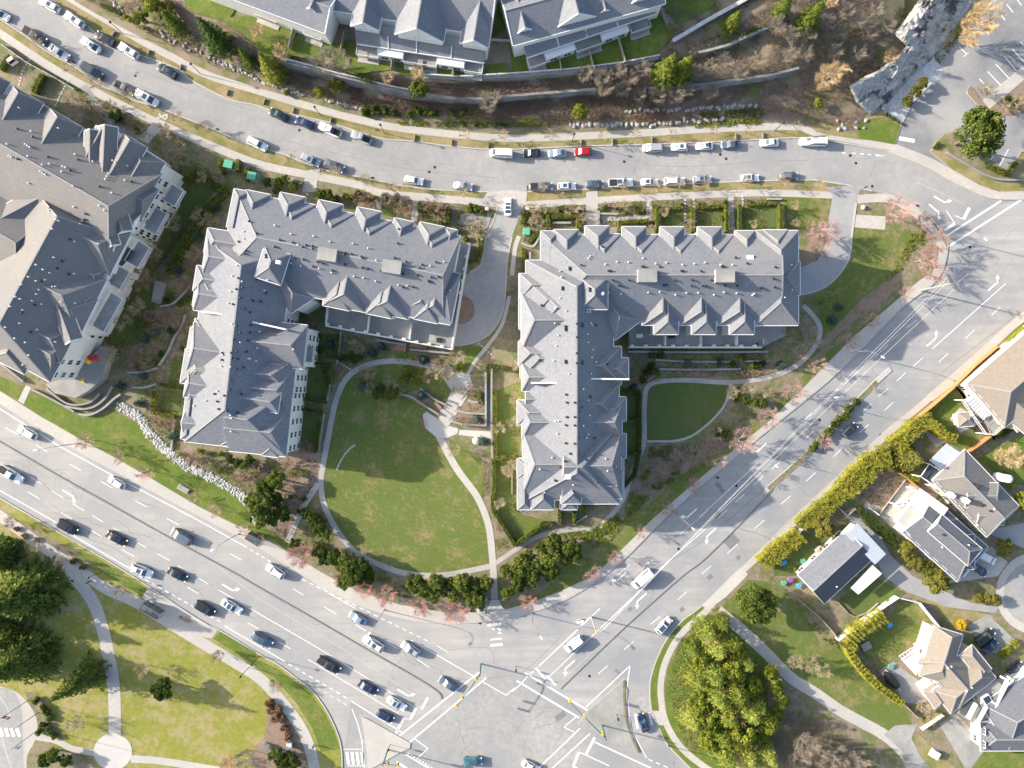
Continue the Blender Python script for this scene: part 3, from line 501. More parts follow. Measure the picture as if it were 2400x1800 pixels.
cc = T(3,3,2330,150); sheet('road', [(cc[0]+80*math.cos(t), cc[1]+78*math.sin(t)) for t in np.linspace(0, 2*math.pi, 40)[:-1]], BZ+.05, 'road'); 
sheet('sidewalk', [(cc[0]+98*math.cos(t), cc[1]+97*math.sin(t)) for t in np.linspace(0, 2*math.pi, 40)[:-1]], BZ+.04, 'conc')
sheet('driveway', TP(3,3,1720,430,1900,330,2140,560,1990,680,1880,640), BZ+.036, 'deck'); sheet('driveway', TP(3,3,2060,900,2300,640,2300,900,2212,980), BZ+.036, 'deck'); sheet('driveway', TP(3,3,960,1430+0,1,1) if False else TP(3,3,1480,1280,1620,1180,1890,1480,1760,1659,1700,1659), BZ+.03, 'deck'); sheet('driveway', TP(3,3,960,820,1080,740,1300,900,1500,1100,1200,1100), BZ+.024, 'drive')
sheet('patio', TP(3,2,1010,1110,1180,840,1330,920,1100,1180), BZ+.03, 'conc'); sheet('soil_bed', TP(3,2,790,980,1060,660,1190,830,970,1120,900,1080), BZ+.02, 'mulch'); sheet('patio', TP(3,2,1570,300,1660,200,1860,330,1660,420), BZ+.04, 'conc')
sheet('soil_bed', TP(3,2,1250,300,1560,480,1450,560,1360,420,1230,470), BZ+.03, 'deck')
sheet('verge', TP(3,0,1405,1310,1450,1225,1520,1160,1610,1135,1870,1340,2080,1492,2190,1310,2300,1320,2300,1640,2212,1650,1990,1655,1830,1600,1600,1470), .22, 'verge', -.1, side='kerb'); sheet('soil_bed', TP(3,0,1470,1230,1610,1145,1870,1345,2080,1500,2212,1530,2212,1545,1960,1540,1700,1420), .235, 'soil')
sheet('island', smooth(TP(3,0,1725,810,1740,755,1775,760,1900,875,2212,590,2350,600,2330,850,2160,980,2000,990,1850,930), 3, True), .22, 'mulch', 0, side='kerb'); ribbon('garden_path', TP(3,0,1885,905,2350,510), 26, .24, 'conc', 0, 0)
# ================= hillside, retaining walls, rock =================
HU = [150, 300, 400, 500, 600, 660, 720, 800, 880, 960, 1060, 1150, 1250, 1340, 1440, 1540, 1640, 1700, 1800, 1862, 1930, 2000, 2060, 2120]
hv_c1 = [(150, -60), (170, 0), (230, 35), (330, 88), (420, 132), (500, 172), (600, 205), (700, 232), (800, 262), (900, 285), (1000, 300), (1200, 312), (1400, 306), (1600, 298), (1800, 288), (1900, 296), (2000, 318), (2050, 240), (2120, 150)]
hv_w1 = [(150, -90), (300, 10), (400, 60), (500, 105), (600, 140), (663, 158), (740, 178), (803, 196), (865, 210), (925, 226), (965, 233), (1010, 238), (1068, 243), (1130, 243), (1200, 236), (1300, 228), (1390, 221), (1520, 219), (1650, 209), (1800, 188), (1862, 170), (2000, 130), (2120, 60)]
hv_w2 = [(150, -130), (660, 120), (860, 168), (985, 190), (1000, 192), (1080, 197), (1200, 190), (1335, 180), (1445, 166), (1540, 148), (1640, 134), (1700, 118), (1800, 70), (1880, 20), (2000, -40)]
def ip(tab, u): return float(np.interp(u, [a for a, _ in tab], [b for _, b in tab]))
def hw1(u): return float(np.interp(u, [600, 650, 1000, 1090, 1800, 1862, 1900], [0, 3.9, 3.9, 2.7, 2.7, 2.2, 0]))
def hw2(u): return float(np.interp(u, [975, 1000, 1780, 1810], [0, 2.4, 2.4, 0]))
def zb1(u): return float(np.interp(u, [150, 300, 600, 700, 1850, 2000], [.2, 1.2, 2.0, 1.6, 1.6, 1.2]))
YZ = 6.4
def hill_rows(u):
    """rows (v, z) from the pavement up to the gardens; v is the picture row at that height"""
    b = zb1(u); t1 = b+hw1(u); w1 = ip(hv_w1, u); w2 = ip(hv_w2, u)
    if hw1(u) < .05: t1 = b+.2
    b2 = max(t1+.1, YZ-.1-hw2(u)); t2 = YZ if hw2(u) > .05 else b2+.1
    f = float(np.interp(u, [1880, 2000, 2120], [1, .75, .6]))
    c1 = ip(hv_c1, u); k = lambda v, z, zz: 900+(v-900)*(1-z/H)/(1-zz/H)   # same ground spot seen at another height
    return [(c1, .17), (c1*.55+w1*.45, .17+(b-.17)*.45), (w1, b*f), (k(w1, b, t1)-1.5, t1*f), (w2+(1.5 if hw2(u) > .05 else 3), b2*f), (k(w2, b2, t2)-1.5, t2*f), (min(w2-60, -40)-20, (t2+.2)*f), (-190, (t2+.5)*f)]
_us = sorted(set(HU+list(range(150, 2121, 25))))
_rows = [hill_rows(u) for u in _us]
def hill_z(u, v):
    r = hill_rows(min(max(u, 150), 2120)); 
    if v >= r[0][0]: return .17
    for (v0, z0), (v1, z1) in zip(r, r[1:]):
        if v0 >= v >= v1: return z0+(z1-z0)*((v0-v)/(v0-v1+1e-9))
    return r[-1][1]
def PG(u, v, dz=0): return P(u, v, hill_z(u, v)+dz)
b = MB(); NR = len(_rows[0]); SUB = 5; rng = random.Random(3)
grid = []
for u, r in zip(_us, _rows):
    colm = []
    for i in range(NR-1):
        n = 1 if i in (2, 4) else SUB
        for k in range(n):
            t = k/n; v = r[i][0]+(r[i+1][0]-r[i][0])*t; z = r[i][1]+(r[i+1][1]-r[i][1])*t
            if k: z += rng.uniform(-.12, .16)
            colm.append(P(u, v, z))
    colm.append(P(u, *r[-1])); grid.append(colm)
vs = [p for c in grid for p in c]; m = len(grid[0]); fs = []; ms = []
for i in range(len(grid)-1):
    for j in range(m-1): fs.append((i*m+j, (i+1)*m+j, (i+1)*m+j+1, i*m+j+1)); 
b.add(vs, fs); hl = b.build('hillside', M['hill'], smooth=True); tag(hl, kind='structure')
def hillpoly(name, pts, m, dz=.22):
    # a garden sheet laid on the terrace level
    z = YZ+dz+jit(); b = MB(); b.prism(PP(pts, z), None, z); return tag(b.build(name, M[m]), kind='structure')
def ret_wall(us, tab, h0f, hf, label, bal=True, name='retaining_wall'):
    root = empty(name, PG(us[0], ip(tab, us[0])), label, 'retaining wall', None)
    pts = [(u, ip(tab, u)) for u in us]; w = MB(); c = MB(); bl = MB()
    base = [P(u, v, h0f(u)) for u, v in pts]; zb = [h0f(u) for u in us]; zt = [h0f(u)+hf(u) for u in us]
    n = len(us); off = .22
    for i in range(n-1):
        a, d = base[i], base[i+1]
        w.add([(a[0], a[1]-off, zb[i]-.5), (d[0], d[1]-off, zb[i+1]-.5), (d[0], d[1]-off, zt[i+1]+.25), (a[0], a[1]-off, zt[i]+.25)], [(0, 1, 2, 3)])
        w.add([(a[0], a[1]-off, zt[i]+.25), (d[0], d[1]-off, zt[i+1]+.25), (d[0], d[1]+.35, zt[i+1]+.25), (a[0], a[1]+.35, zt[i]+.25)], [(0, 1, 2, 3)])
    w.build('wall', M['wallgrey'], root)
    c.strip([(x[0], x[1]-.02) for x in base], .55, .26, .36, 0, zt); c.build('coping', M['deck'], root)
    if bal:
        bl.strip([(x[0], x[1]+.25) for x in base], .3, 1.16, 1.26, 0, zt)
        rp = resample([(x[0], x[1]) for x in base], .62); xs = [x[0] for x in base]
        for q in rp: bl.box((q[0], q[1]+.25, float(np.interp(q[0], xs, zt))+.34), .2, .16, .83)
        bl.build('balustrade', M['stone'], root)
    return root
ret_wall(list(range(660, 970, 25))+[968], hv_w1, zb1, hw1, 'tall grey retaining wall with stone balustrade below the townhouse lawns, west part')
ret_wall([970]+list(range(985, 1400, 25))+[1394], hv_w1, zb1, hw1, 'long lower grey retaining wall above the rock wall, without balustrade', False)
ret_wall(list(range(1515, 1863, 22))+[1862], hv_w1, zb1, hw1, 'plain grey retaining wall curving up through bare brush near the rock outcrop', False)
ret_wall([996]+list(range(1010, 1560, 22)), hv_w2, lambda u: YZ-.1-hw2(u), hw2, 'grey retaining wall with pale balustrade under the middle and east townhouse gardens')
ret_wall(list(range(1630, 1800, 20)), hv_w2, lambda u: YZ-.1-hw2(u), hw2, 'short grey retaining wall in brown brush above the pines', False)
root = empty('garden_wall', P(1575, 97, YZ), 'grey stepped garden wall running diagonally beside the east townhouse lawn', 'wall')
b = MB(); b.strip(PP(TP(2,0,1390,355,1500,290,1700,170,2010,0,2150,-90), YZ+1), .7, YZ-2.5, YZ+1.2); b.build('wall', M['wallgrey'], root); b = MB(); b.strip(PP(TP(2,0,1390,355,1500,290,1700,170,2010,0,2150,-90), YZ+1), .85, YZ+1.2, YZ+1.32); b.build('coping', M['stone'], root)
for p in [TP(1,0,-330,160,0,130,100,190,500,330,700,380,830,330,880,400,1000,520,1150,560,1200,600,840,640,600,540,320,480,240,520,100,480,-100,300), TP(1,0,1190,480,1450,560,1560,590,1980,640,1990,560,2180,540,2190,640,1760,690,1450,650,1240,650), TP(2,0,-20,350,120,480,150,560,500,460,1180,200,1240,120,1300,150,1420,240,1380,330,1230,480,900,550,500,600,0,620), TP(2,0,1290,30,1340,-60,1780,-60,1740,60,1580,150,1430,210), TP(0,0,1630,90,1560,-60,2100,-60,2020,100,1960,190,1780,140), TP(0,0,2060,170,2212,130,2212,250,2050,230), TP(1,0,2080,0,2150,-20,2150,260,2040,320)]: hillpoly('garden_lawn', p, 'lawn_g')
hillpoly('soil_bed', TP(1,0,650,200,680,60,840,80,830,230,720,260), 'soil', .2); hillpoly('soil_bed', TP(2,0,-60,20,20,20,110,460,40,560,-40,330), 'soil', .2)
# rock outcrop: a sloping cliff between the brush and the parking lot
rp = TP(3,0,1330,-40,1830,-40,1650,190,1490,420,1400,540,1260,640,1110,800,1000,930,880,1005,760,890,695,740,850,650,960,600,1140,450,1190,400,1090,290,1180,170)
from mathutils.geometry import tessellate_polygon
rg = np.random.default_rng(5)
def inpoly(x, y, p):
    c = False; j = len(p)-1
    for i in range(len(p)):
        if (p[i][1] > y) != (p[j][1] > y) and x < (p[j][0]-p[i][0])*(y-p[i][1])/(p[j][1]-p[i][1])+p[i][0]: c = not c
        j = i
    return c
def edge_d(x, y, a): return min(math.hypot(x-q[0], y-q[1]) for q in a)
east = resample(rp[1:9], 6); st = 2.4; ids = {}; vs = []; fs = []
from mathutils import noise as mnoise
def rz(u, v):
    e = edge_d(u, v, east); ed = edge_d(u, v, RB)
    z = min(5.0, .3+e*.06); p = Vector((u*.022, v*.022, 0)); q = Vector(((u+v)*.035, (u-v)*.012, 3))
    rough = 1.0*mnoise.noise(p)+.9*abs(mnoise.noise(q))+.35*mnoise.noise(p*4)+.45*abs(mnoise.noise(q*3.3))+.12*mnoise.noise(p*9)+.2*abs(mnoise.noise(q*7))
    return max(z+rough*min(1, ed/10)-.4*max(0, 1-ed/8), .05)
RB = resample(rp+[rp[0]], 4)
us_ = np.arange(1960, 2310, st); vs_ = np.arange(-40, 285, st)
for i, u in enumerate(us_):
    for j, v in enumerate(vs_):
        if inpoly(u, v, rp): ids[i, j] = len(vs); vs.append(P(u, v, rz(u, v)))
for i in range(len(us_)-1):
    for j in range(len(vs_)-1):
        k = [(i, j+1), (i+1, j+1), (i+1, j), (i, j)]
        q = tuple(ids[x] for x in k if x in ids)
        if len(q) >= 3: fs.append(q)
b = MB(); b.add(vs, fs); tag(b.build('rock_outcrop', M['rock']), 'big fractured grey rock outcrop between the brush slope and the parking lot', 'rock')
sheet('gravel_bed', TP(3,0,1260,640,1400,530,1425,500,1540,630,1395,745,1260,885,1190,1010,1160,1080,1000,970,1030,900,1110,800), .21, 'peb')
sheet('gravel_bed', TP(3,0,490,930,620,850,700,760,760,900,820,980,700,1010,480,1040), .24, 'peb')
sheet('verge', TP(3,0,340,1080,480,1020,800,980,1000,1000,1150,1090,1100,1250,900,1215,750,1200,560,1170,420,1140), .2, 'verge'); sheet('verge', TP(3,0,790,1040,1000,1010,1140,1090,1095,1245,780,1190), .215, 'lawn_g')
# ================= buildings =================
def win_mesh(w, h):
    f = MB(); t = .11
    for a in [(-w/2, 0, t, h), (w/2-t, 0, t, h), (-w/2+t, 0, w-2*t, t), (-w/2+t, h-t, w-2*t, t), (-.03, t, .06, h-2*t)]:
        f.add([(a[0], -.05, a[1]), (a[0]+a[2], -.05, a[1]), (a[0]+a[2], -.05, a[1]+a[3]), (a[0], -.05, a[1]+a[3]), (a[0], .03, a[1]), (a[0]+a[2], .03, a[1]), (a[0]+a[2], .03, a[1]+a[3]), (a[0], .03, a[1]+a[3])], [(0, 1, 2, 3), (4, 0, 3, 7), (1, 5, 6, 2), (3, 2, 6, 7), (4, 5, 1, 0)])
    p = MB(); p.quad((-w/2+t, -.02, t), (w/2-t, -.02, t), (w/2-t, -.02, h-t), (-w/2+t, -.02, h-t)); return f, p
WIN = {}
def add_window(b, x, y, z, ang, w=1.5, h=1.5):
    k = (w, h)
    if k not in WIN:
        f, p = win_mesh(w, h); r = f.build('window', M['trim']); q = p.build('pane', M['glass'], r); WIN[k] = (r, q)
        bpy.data.objects.remove; COL.objects.unlink(r); COL.objects.unlink(q)
    r, q = WIN[k]; c = r.copy(); put(c, b.root); o = ORG[b.root.name]; c.location = (x-o[0], y-o[1], z-o[2]); c.rotation_euler = (0, 0, ang)
    d = q.copy(); put(d, c); return c
VENTS = {}
def vent_proto():
    b = MB(); b.lathe([(.19, -.15), (.19, .30), (.26, .32), (.24, .42), (.1, .48)], n=10); VENTS['t'] = b.build('roof_vent', M['darkmetal'])
    b = MB(); b.box((0, 0, -.1), .42, .42, .38); b.box((0, 0, .28), .52, .52, .08); VENTS['b'] = b.build('roof_vent', M['lampgrey'])
    b = MB(); b.lathe([(.13, -.1), (.13, .40), (.17, .42), (.02, .50)], n=8); VENTS['w'] = b.build('roof_vent', M['trim'])
    for o in VENTS.values(): COL.objects.unlink(o)
vent_proto()
class Bld:
    def __init__(s, name, label, cat, at, zb=BZ, roof='shing', wall='siding', pitch=.5):
        s.root = empty(name, P(*at, zb), label, cat); s.zb = zb; s.pitch = pitch; s.pr = []; s.wl = []; s.rm = roof; s.wm = wall
        s.R = MB(); s.W = MB(); s.G = MB(); s.C = MB()
    def pr_(s, a, b, w, ze, h0=0, h1=0, pitch=None, wall=True, zb=None, inset=.45, gut=True, wl=None):
        """roof prism from picture points a to b (at eave height), half width w px, hips h0/h1 px"""
        A = np.array(P(*a, ze)[:2]); B = np.array(P(*b, ze)[:2]); k = S*(1-ze/H); wl = w if wl is None else wl*TK; w *= k; wl *= k; h0 *= k; h1 *= k
        L = float(np.hypot(*(B-A))); d = (B-A)/L; n = np.array((-d[1], d[0])); pt = pitch or s.pitch; zr = ze+w*pt
        if h0+h1 > L: h0, h1 = h0*L/(h0+h1), h1*L/(h0+h1)
        s.pr.append((A, d, n, L, w, ze, zr, h0, h1)); s.wl.append(wl)
        f = lambda u, t, z: (*(A+d*u+n*t), z)
        c = [f(0, -w, ze), f(L, -w, ze), f(L, wl, ze), f(0, wl, ze)]; r0, r1 = f(h0, 0, zr), f(L-h1, 0, zr); lo = [(x, y, z-.28) for x, y, z in c]
        s.R.add(c+[r0, r1], [(0, 1, 5, 4), (2, 3, 4, 5)], 0)
        s.R.add(c+[r0, r1], [(3, 0, 4)], 0 if h0 > .01 else 2); s.R.add(c+[r0, r1], [(1, 2, 5)], 0 if h1 > .01 else 2)
        s.R.add(c+lo, [(4, 5, 1, 0), (5, 6, 2, 1), (6, 7, 3, 2), (7, 4, 0, 3)], 1); s.R.add(lo, [(3, 2, 1, 0)], 1)
        if gut:
            for i, j in ((0, 1), (2, 3))+(((3, 0),) if h0 > .01 else ())+(((1, 2),) if h1 > .01 else ()):
                a_, b_ = np.array(c[i][:2]), np.array(c[j][:2]); q = b_-a_; q = q/np.hypot(*q); o = np.array((q[1], -q[0]))*.07
                s.G.bar((*(a_+o), ze+.02), (*(b_+o), ze+.02), .14, .14)
            for (rr, cc, hh) in ((r0, (c[0], c[3]), h0), (r1, (c[1], c[2]), h1)):
                if rr is r1 and hh <= .01 and h0 > .01: continue
                for q in cc:
                    if hh > .01: s.C.bar(tuple(np.array(rr)+(0, 0, .06)), tuple(np.array(q)+(0, 0, .06)), .26, .07)
                    else: s.G.bar(tuple(np.array(rr)+(0, 0, .05)), tuple(np.array(q)+(0, 0, .05)), .2, .3)
            s.C.bar((*r0[:2], zr+.06), (*r1[:2], zr+.06), .28, .07)
        if wall:
            i = inset; z0 = s.zb if zb is None else zb; jt = .011*len(s.pr)
            q = [f(i, -w+i+jt, 0)[:2], f(L-i, -w+i+jt, 0)[:2], f(L-i, wl-i-jt, 0)[:2], f(i, wl-i-jt, 0)[:2]]
            s.W.prism(q, z0, ze-.1-jt)
        return len(s.pr)-1
    def tp(s, c, r, ax, ay, bx, by, w, ze, h0=0, h1=0, **k):
        return s.pr_(T(c, r, ax, ay), T(c, r, bx, by), w*TK, ze, h0*TK, h1*TK, **k)
    def z(s, x, y):
        best = -1
        for (A, d, n, L, w, ze, zr, h0, h1), wl in zip(s.pr, s.wl):
            q = np.array((x, y))-A; u = q@d; t = q@n; w = wl if t > 0 else w; t = abs(t)
            if 0 <= u <= L and t <= w:
                z = ze+(zr-ze)*(1-t/w)
                if h0 > .01: z = min(z, ze+(zr-ze)*u/h0)
                if h1 > .01: z = min(z, ze+(zr-ze)*(L-u)/h1)
                best = max(best, z)
        return best
    def on_roof(s, u, v):
        z = 12
        for _ in range(6):
            p = P(u, v, z); zz = s.z(p[0], p[1])
            if zz < 0: return None
            z = zz
        return P(u, v, z)
    def vents(s, kind, pts):
        o = ORG[s.root.name]
        for u, v in pts:
            p = s.on_roof(u, v)
            if p is None: continue
            c = VENTS[kind].copy(); put(c, s.root); c.location = (p[0]-o[0], p[1]-o[1], p[2]-o[2]); c.rotation_euler = (0, 0, .3*((u*7+v) % 5))
    def wins(s, i, side, floors, step=3.0, w=1.5, h=1.5, t0=1.2, zs=None):
        """rows of windows on wall side of prism i: R (t=-w), L (t=+w), S (start), E (end)"""
        A, d, n, L, hw, ze, zr, h0, h1 = s.pr[i]; ins = .45; jt = .011*(i+1); hw = s.wl[i] if side == 'L' else hw
        if side in 'LR': a = A+d*ins+n*(hw-ins-jt)*(1 if side == 'L' else -1); dr = d; ln_ = L-2*ins; out = n*(1 if side == 'L' else -1)
        else: a = A+(d*ins if side == 'S' else d*(L-ins))-n*(hw-ins-jt); dr = n; ln_ = 2*(hw-ins); out = -d if side == 'S' else d
        ang = math.atan2(out[1], out[0])+math.pi/2; m = max(1, int((ln_-2*t0+w)/step)+1); sp = (ln_-2*t0)/(m-1) if m > 1 else 0
        for z in zs or [s.zb+.9+2.9*f for f in range(floors)]:
            for k in range(m):
                q = a+dr*(t0+sp*k if m > 1 else ln_/2)+out*.05
                add_window(s, q[0], q[1], z, ang, w, h)
    def box(s, name, m, c, sx, sy, z0, z1, rz=0, top=1.0):
        """part box at picture point c measured at its top z1"""
        b = MB(); x, y, _ = P(*c, z1); b.box((x, y, z0), sx, sy, z1-z0, rz, 0, top); return b.build(name, M[m], s.root)
    def quad(s, name, m, pts, th=.15):
        """sloping slab part; pts = (u, v, z)"""
        b = MB(); q = [P(*p) for p in pts]; lo = [(x, y, z-th) for x, y, z in q]; n = len(q)
        nn = (Vector(q[1])-Vector(q[0])).cross(Vector(q[2])-Vector(q[0]))
        if nn.z < 0: q.reverse(); lo.reverse()
        b.add(q+lo, [tuple(range(n)), tuple(range(2*n-1, n-1, -1))]+[(n+i, n+(i+1) % n, (i+1) % n, i) for i in range(n)]); return b.build(name, M[m], s.root)
    def done(s):
        if s.W.v: s.W.build('wall', M[s.wm], s.root)
        s.R.build('roof', [M[s.rm], M['trim'], M[s.wm]], s.root)
        if s.G.v: s.G.build('gutter', M['trim'], s.root)
        if s.C.v: s.C.build('ridge_cap', M['cap'], s.root)
        return s
def scat(c, r, *xy): return TP(c, r, *xy)
# ---- east apartment block of the pair ----
B = Bld('apartment_building', 'grey-roofed L-shaped apartment block between the short driveway and the diagonal road', 'apartment building', T(2,1,540,745)); E = 11.3
def v4(B, c, r, cx, y, w, ze, sgn, ln_=330, **k): return B.tp(c, r, cx, y, cx, y+sgn*ln_, w, ze, w, 0, **k)
B.tp(2,1,250,745,2330,745,372,E,372,60); B.tp(2,1,540,590,540,2660,420,E+.05,260,260,wl=335)
for c_, w in [((930,2349),345),((945,1500),165),((925,1825),165)]: B.tp(2,1,*c_,c_[0]-500,c_[1],w,E-.02,w,0,pitch=.645)
for c_, w in [((60,945),240),((84,1010),300),((70,1440),165)]: B.tp(2,1,*c_,c_[0]+500,c_[1],w,E-.02,w,0)
for c_, w, h, s_ in [((945,2345),290,110,-1),((950,1985),170,80,-1),((955,2530),120,60,-1),((92,2335),270,100,1),((85,1985),150,70,1),((80,1120),250,110,1),((85,1600),120,60,1)]: B.tp(2,1,*c_,c_[0]+s_*520,c_[1],w,E+.35,h,0,pitch=.6)
for cx, w, y in [(467,107,325),(735,105,293),(1055,105,300),(1382,105,301),(1707,105,302),(2011,86,335),(2272,108,327)]: v4(B,2,1,cx,y,w,E+.1,1,pitch=.62)
for cx, w, y in [(783,152,362),(1103,158,368),(1432,158,369),(1758,158,370)]: v4(B,2,1,cx,y,w,E,1,pitch=.56)
v4(B,2,1,330,337,82,E-.05,1,420)
for cx in (1282,1608,1935): B.tp(2,1,cx,1150,cx,800,158,E,110,0,pitch=.6)
sfr = [B.tp(2,1,cx,1230,cx,900,106,E+.08,106,0,pitch=.68) for cx in (1331,1657,1986)]
B.tp(2,1,2287,333,2287,1152,187,E+.1,187,187,pitch=.5); B.tp(2,1,2488,745,2150,745,148,E+.2,140,0,pitch=.5)
B.tp(2,1,705,738,705,1014,122,15.2,115,115,pitch=.62,zb=11)
for y, w, x in [(810,105,70),(1080,105,85),(1395,105,55)]: B.tp(2,1,x,y,x+420,y,w,E+.1,100,0,pitch=.62)
for y, w, x in [(1540,75,118),(960,90,112),(1240,95,140)]: B.tp(2,1,x,y,x+420,y,w,E-.1,70,0)
for y, w, x in [(245,105,45),(728,84,45)]: B.tp(2,2,x,y,x+420,y,w,E+.1,100,0,pitch=.62)
for y, w, x, h in [(130,95,115,0),(520,132,125,60)]: B.tp(2,2,x,y,x+450,y,w,E-.08,h,0)
eb = [B.tp(2,1,1006,1525,620,1525,92,E+.1,90,0), B.tp(2,1,940,1420,600,1420,76,E-.1,60,0), B.tp(2,2,986,216,600,216,104,E+.1,100,0), B.tp(2,2,986,535,600,535,105,E+.08,100,0), B.tp(2,2,918,400,600,400,72,E-.1,0,0), B.tp(2,2,918,90,600,90,75,E-.1,60,0), B.tp(2,2,965,820,620,820,180,E,150,0)]
B.tp(2,2,265,1085,265,650,100,E+.1,100,0); B.tp(2,2,105,1085,105,800,58,E-.05,58,0); sb = B.tp(2,2,512,1035,512,600,87,E+.9,87,0,pitch=.6); B.tp(2,2,750,1010,750,650,107,E+.1,107,0); B.tp(2,2,907,1008,907,760,52,E-.05,52,0); B.tp(2,2,490,1085,490,950,75,E-.4,60,0)
for x, y in ((1172, 722), (1845, 724)): B.box('elevator_box', 'deck', T(2,1,x,y), 4.0, 2.7, 13, 17)
B.box('roof_hatch', 'trim', T(2,1,2060,565), 1.4, 1.0, 12.5, 14.2); B.box('roof_hatch', 'trim', T(2,2,484,802), 1.25, 1.05, 13, 16.1)
b = MB(); p = B.on_roof(*T(2,1,782,880)); b.lathe([(.42, -.3), (.42, .35), (.3, .55), (.05, .6)], p, 14); b.build('skylight_dome', M['trim'], B.root)
b = MB(); q = [P(*T(2,1,x,y), 13.2) for x, y in ((165,1650),(500,1648),(540,1612),(1005,1618))]; b.strip([x[:2] for x in q], .35, 10.5, 14.6); b.build('firewall_parapet', M['trim'], B.root)
B.vents('t', scat(2,1,778,473,598,632,495,655,495,672,433,825,433,842,668,835,668,855,252,980,460,1160,460,1177,460,1194,233,1455,460,1458,460,1475,610,1140,610,1160,560,1140,558,1255,558,1393,558,1480,610,1463,610,1483,728,1152,825,1488,870,765,1012,765,920,810,942,810,1310,808,1335,808,1408,765,1555,762,1720,765,1550,812,1645,812,1672,812,1840,812,1943,812,2140,832,2160,832,1120,645,1140,645,1460,683,1475,683,1632,686,832,682,852,682,1810,645,1828,645,1275,645,1930,568,2030,618))
B.vents('t', scat(2,2,575,145,575,240,575,315,578,460,580,600,540,160,540,285,540,357,540,515,465,90,472,160,470,285,463,355,462,510,500,600,415,718,375,835,678,110,640,653,700,600,715,465,605,200,455,665,740,850,370,1050-220)); B.vents('t', scat(3,1,60,650,125,775,55,825,45,750))
B.vents('w', scat(2,1,672,555,660,575,805,625,905,605,1003,608,1130,573,1240,620,1332,612,1470,630,1573,622,1665,612,1800,630,1903,630,835,872,938,882,1175,870,1275,865,1410,890,1505,872,1607,872,1743,890,1828,868,1938,875,2090,880,2075,893,415,683,425,735,413,918,465,1025,375,1003,370,1135,398,1240,380,1330,358,1458,650,1038,675,1038,683,1135,692,1152,655,1230,660,1300,700,1362,690,1430,728,1470,685,1570,490,1570))
B.vents('w', scat(2,2,375,320,400,320,390,428,345,635,240,735,135,780,280,935,617,45,660,140,670,270,617,360,645,465,700,600,808,645,825,750,900,710,528,870,525,940,660,435)); B.vents('w', scat(3,1,200,630,120,690,205,848,140,912,120,755))
for i in eb: B.wins(i, 'S', 4, 2.6)
for i in sfr: B.wins(i, 'S', 4, 2.4, t0=1.0)
B.tp(2,1,1005,1195,700,790,143,E,143,0,pitch=.52)
B.quad('terrace', 'deck', [(*T(2,1,1015,1100), 3), (*T(3,1,155,1100), 3), (*T(3,1,155,1240), 3), (*T(2,1,2160,1340), 3), (*T(2,1,1015,1335), 3)], 2.8)
b = MB()
for i in range(10): b.box(P(*T(2,1,1040+118*i,1328), 4), .75, .5, -1.1)
b.strip(PP(TP(2,1,1015,1338,2160,1342), 3.5), .3, 0, 3.6); b.build('terrace_parapet', M['trim'], B.root)
for x in (1328, 1640, 1950): B.box('privacy_screen', 'trim', T(2,1,x,1285), .2, 2.2, 3, 4.8)
B.done(); BE = B
# ---- west apartment block of the pair ----
B = Bld('apartment_building', 'grey-roofed L-shaped apartment block beside the oval lawn, set at a slant to the street', 'apartment building', T(1,1,300,500)); dn = (-.2, .98)
def dirp(c, d, n): return (c[0]+d[0]*n, c[1]+d[1]*n)
def sl(c, d, w, ze, ln_=340, h=None, tl=(1,1), **k):
    e = dirp(c, d, ln_); return B.tp(*tl, *c, *e, w, ze, w if h is None else h, 0, **k)
B.tp(1,1,-250,365,1690,760,386,E,330,60); B.tp(0,1,2180,470,1985,2200,395,E+.05,200,330,wl=350)
for c_, w in [((1775,495),150),((1685,835),150),((1660,1250),160),((1580,1500),150)]: sl(c_, (.98,.16), w, E-.02, 500, w, tl=(0,1))
for c_, w, h in [((1765,560),170,80),((1690,880),140,60),((1640,1340),220,90),((1605,1640),130,60)]: sl(c_, (.98,.16), w, E+.35, 520, h, tl=(0,1), pitch=.6)
for c_, w, h, t_ in [((425,1340),190,90,(1,1)),((275,60),150,70,(1,2)),((240,420),170,80,(1,2))]: sl(c_, (-.99,-.1), w, E+.35, 480, h, tl=t_, pitch=.63)
hb_ = [sl(c_, (-.99,-.1), w, E-.02, 500, w, pitch=.59) for c_, w in [((435,1330),150),((335,1600),170)]]+[sl((290,330), (-.99,-.1), 300, E-.02, 500, 300, tl=(1,2), pitch=.59)]
for c, w in [((20,2),110),((320,24),112),((648,88),108),((980,150),107),((1280,241),86),((1525,280),111),((-120,-15),70)]: sl(c, dn, w, E+.1, pitch=.62)
for c, w in [((365,82),152),((702,158),152),((1025,222),150),((1690,318),54)]: sl(c, dn, w, E, pitch=.56)
sw = [sl(c, (.2,-.98), w, E+.08, pitch=.68) for c, w in [((690,1003),117),((1060,1071),115),((1465,1116),108)]]
for c, w in [((760,1003),187),((1130,1062),185),((1520,1095),160)]: sl(c, (.2,-.98), w, E, 360, 110, pitch=.6)
B.tp(1,1,1560,320,1410,1050,155,E+.1,150,100,pitch=.5); sl((1722,928), (-.98,-.2), 225, E+.15, 420, 70, pitch=.42)
B.tp(1,1,185,505,100,770,118,15.2,110,110,pitch=.62,zb=11)
for c, w in [((1778,418),110),((1683,742),110),((1630,1272),110),((1629,1525),107)]: sl(c, (.98,.16), w, E+.1, 420, 100, tl=(0,1), pitch=.62)
for c, w in [((1812,590),75),((1712,915),75),((1735,1120),70)]: sl(c, (.98,.16), w, E-.1, 420, 60, tl=(0,1))
sl((1610,90), (.98,.1), 90, E-.08, 420, 50, tl=(0,2)); sl((1592,330), (.98,.1), 120, E-.1, 420, 0, tl=(0,2))
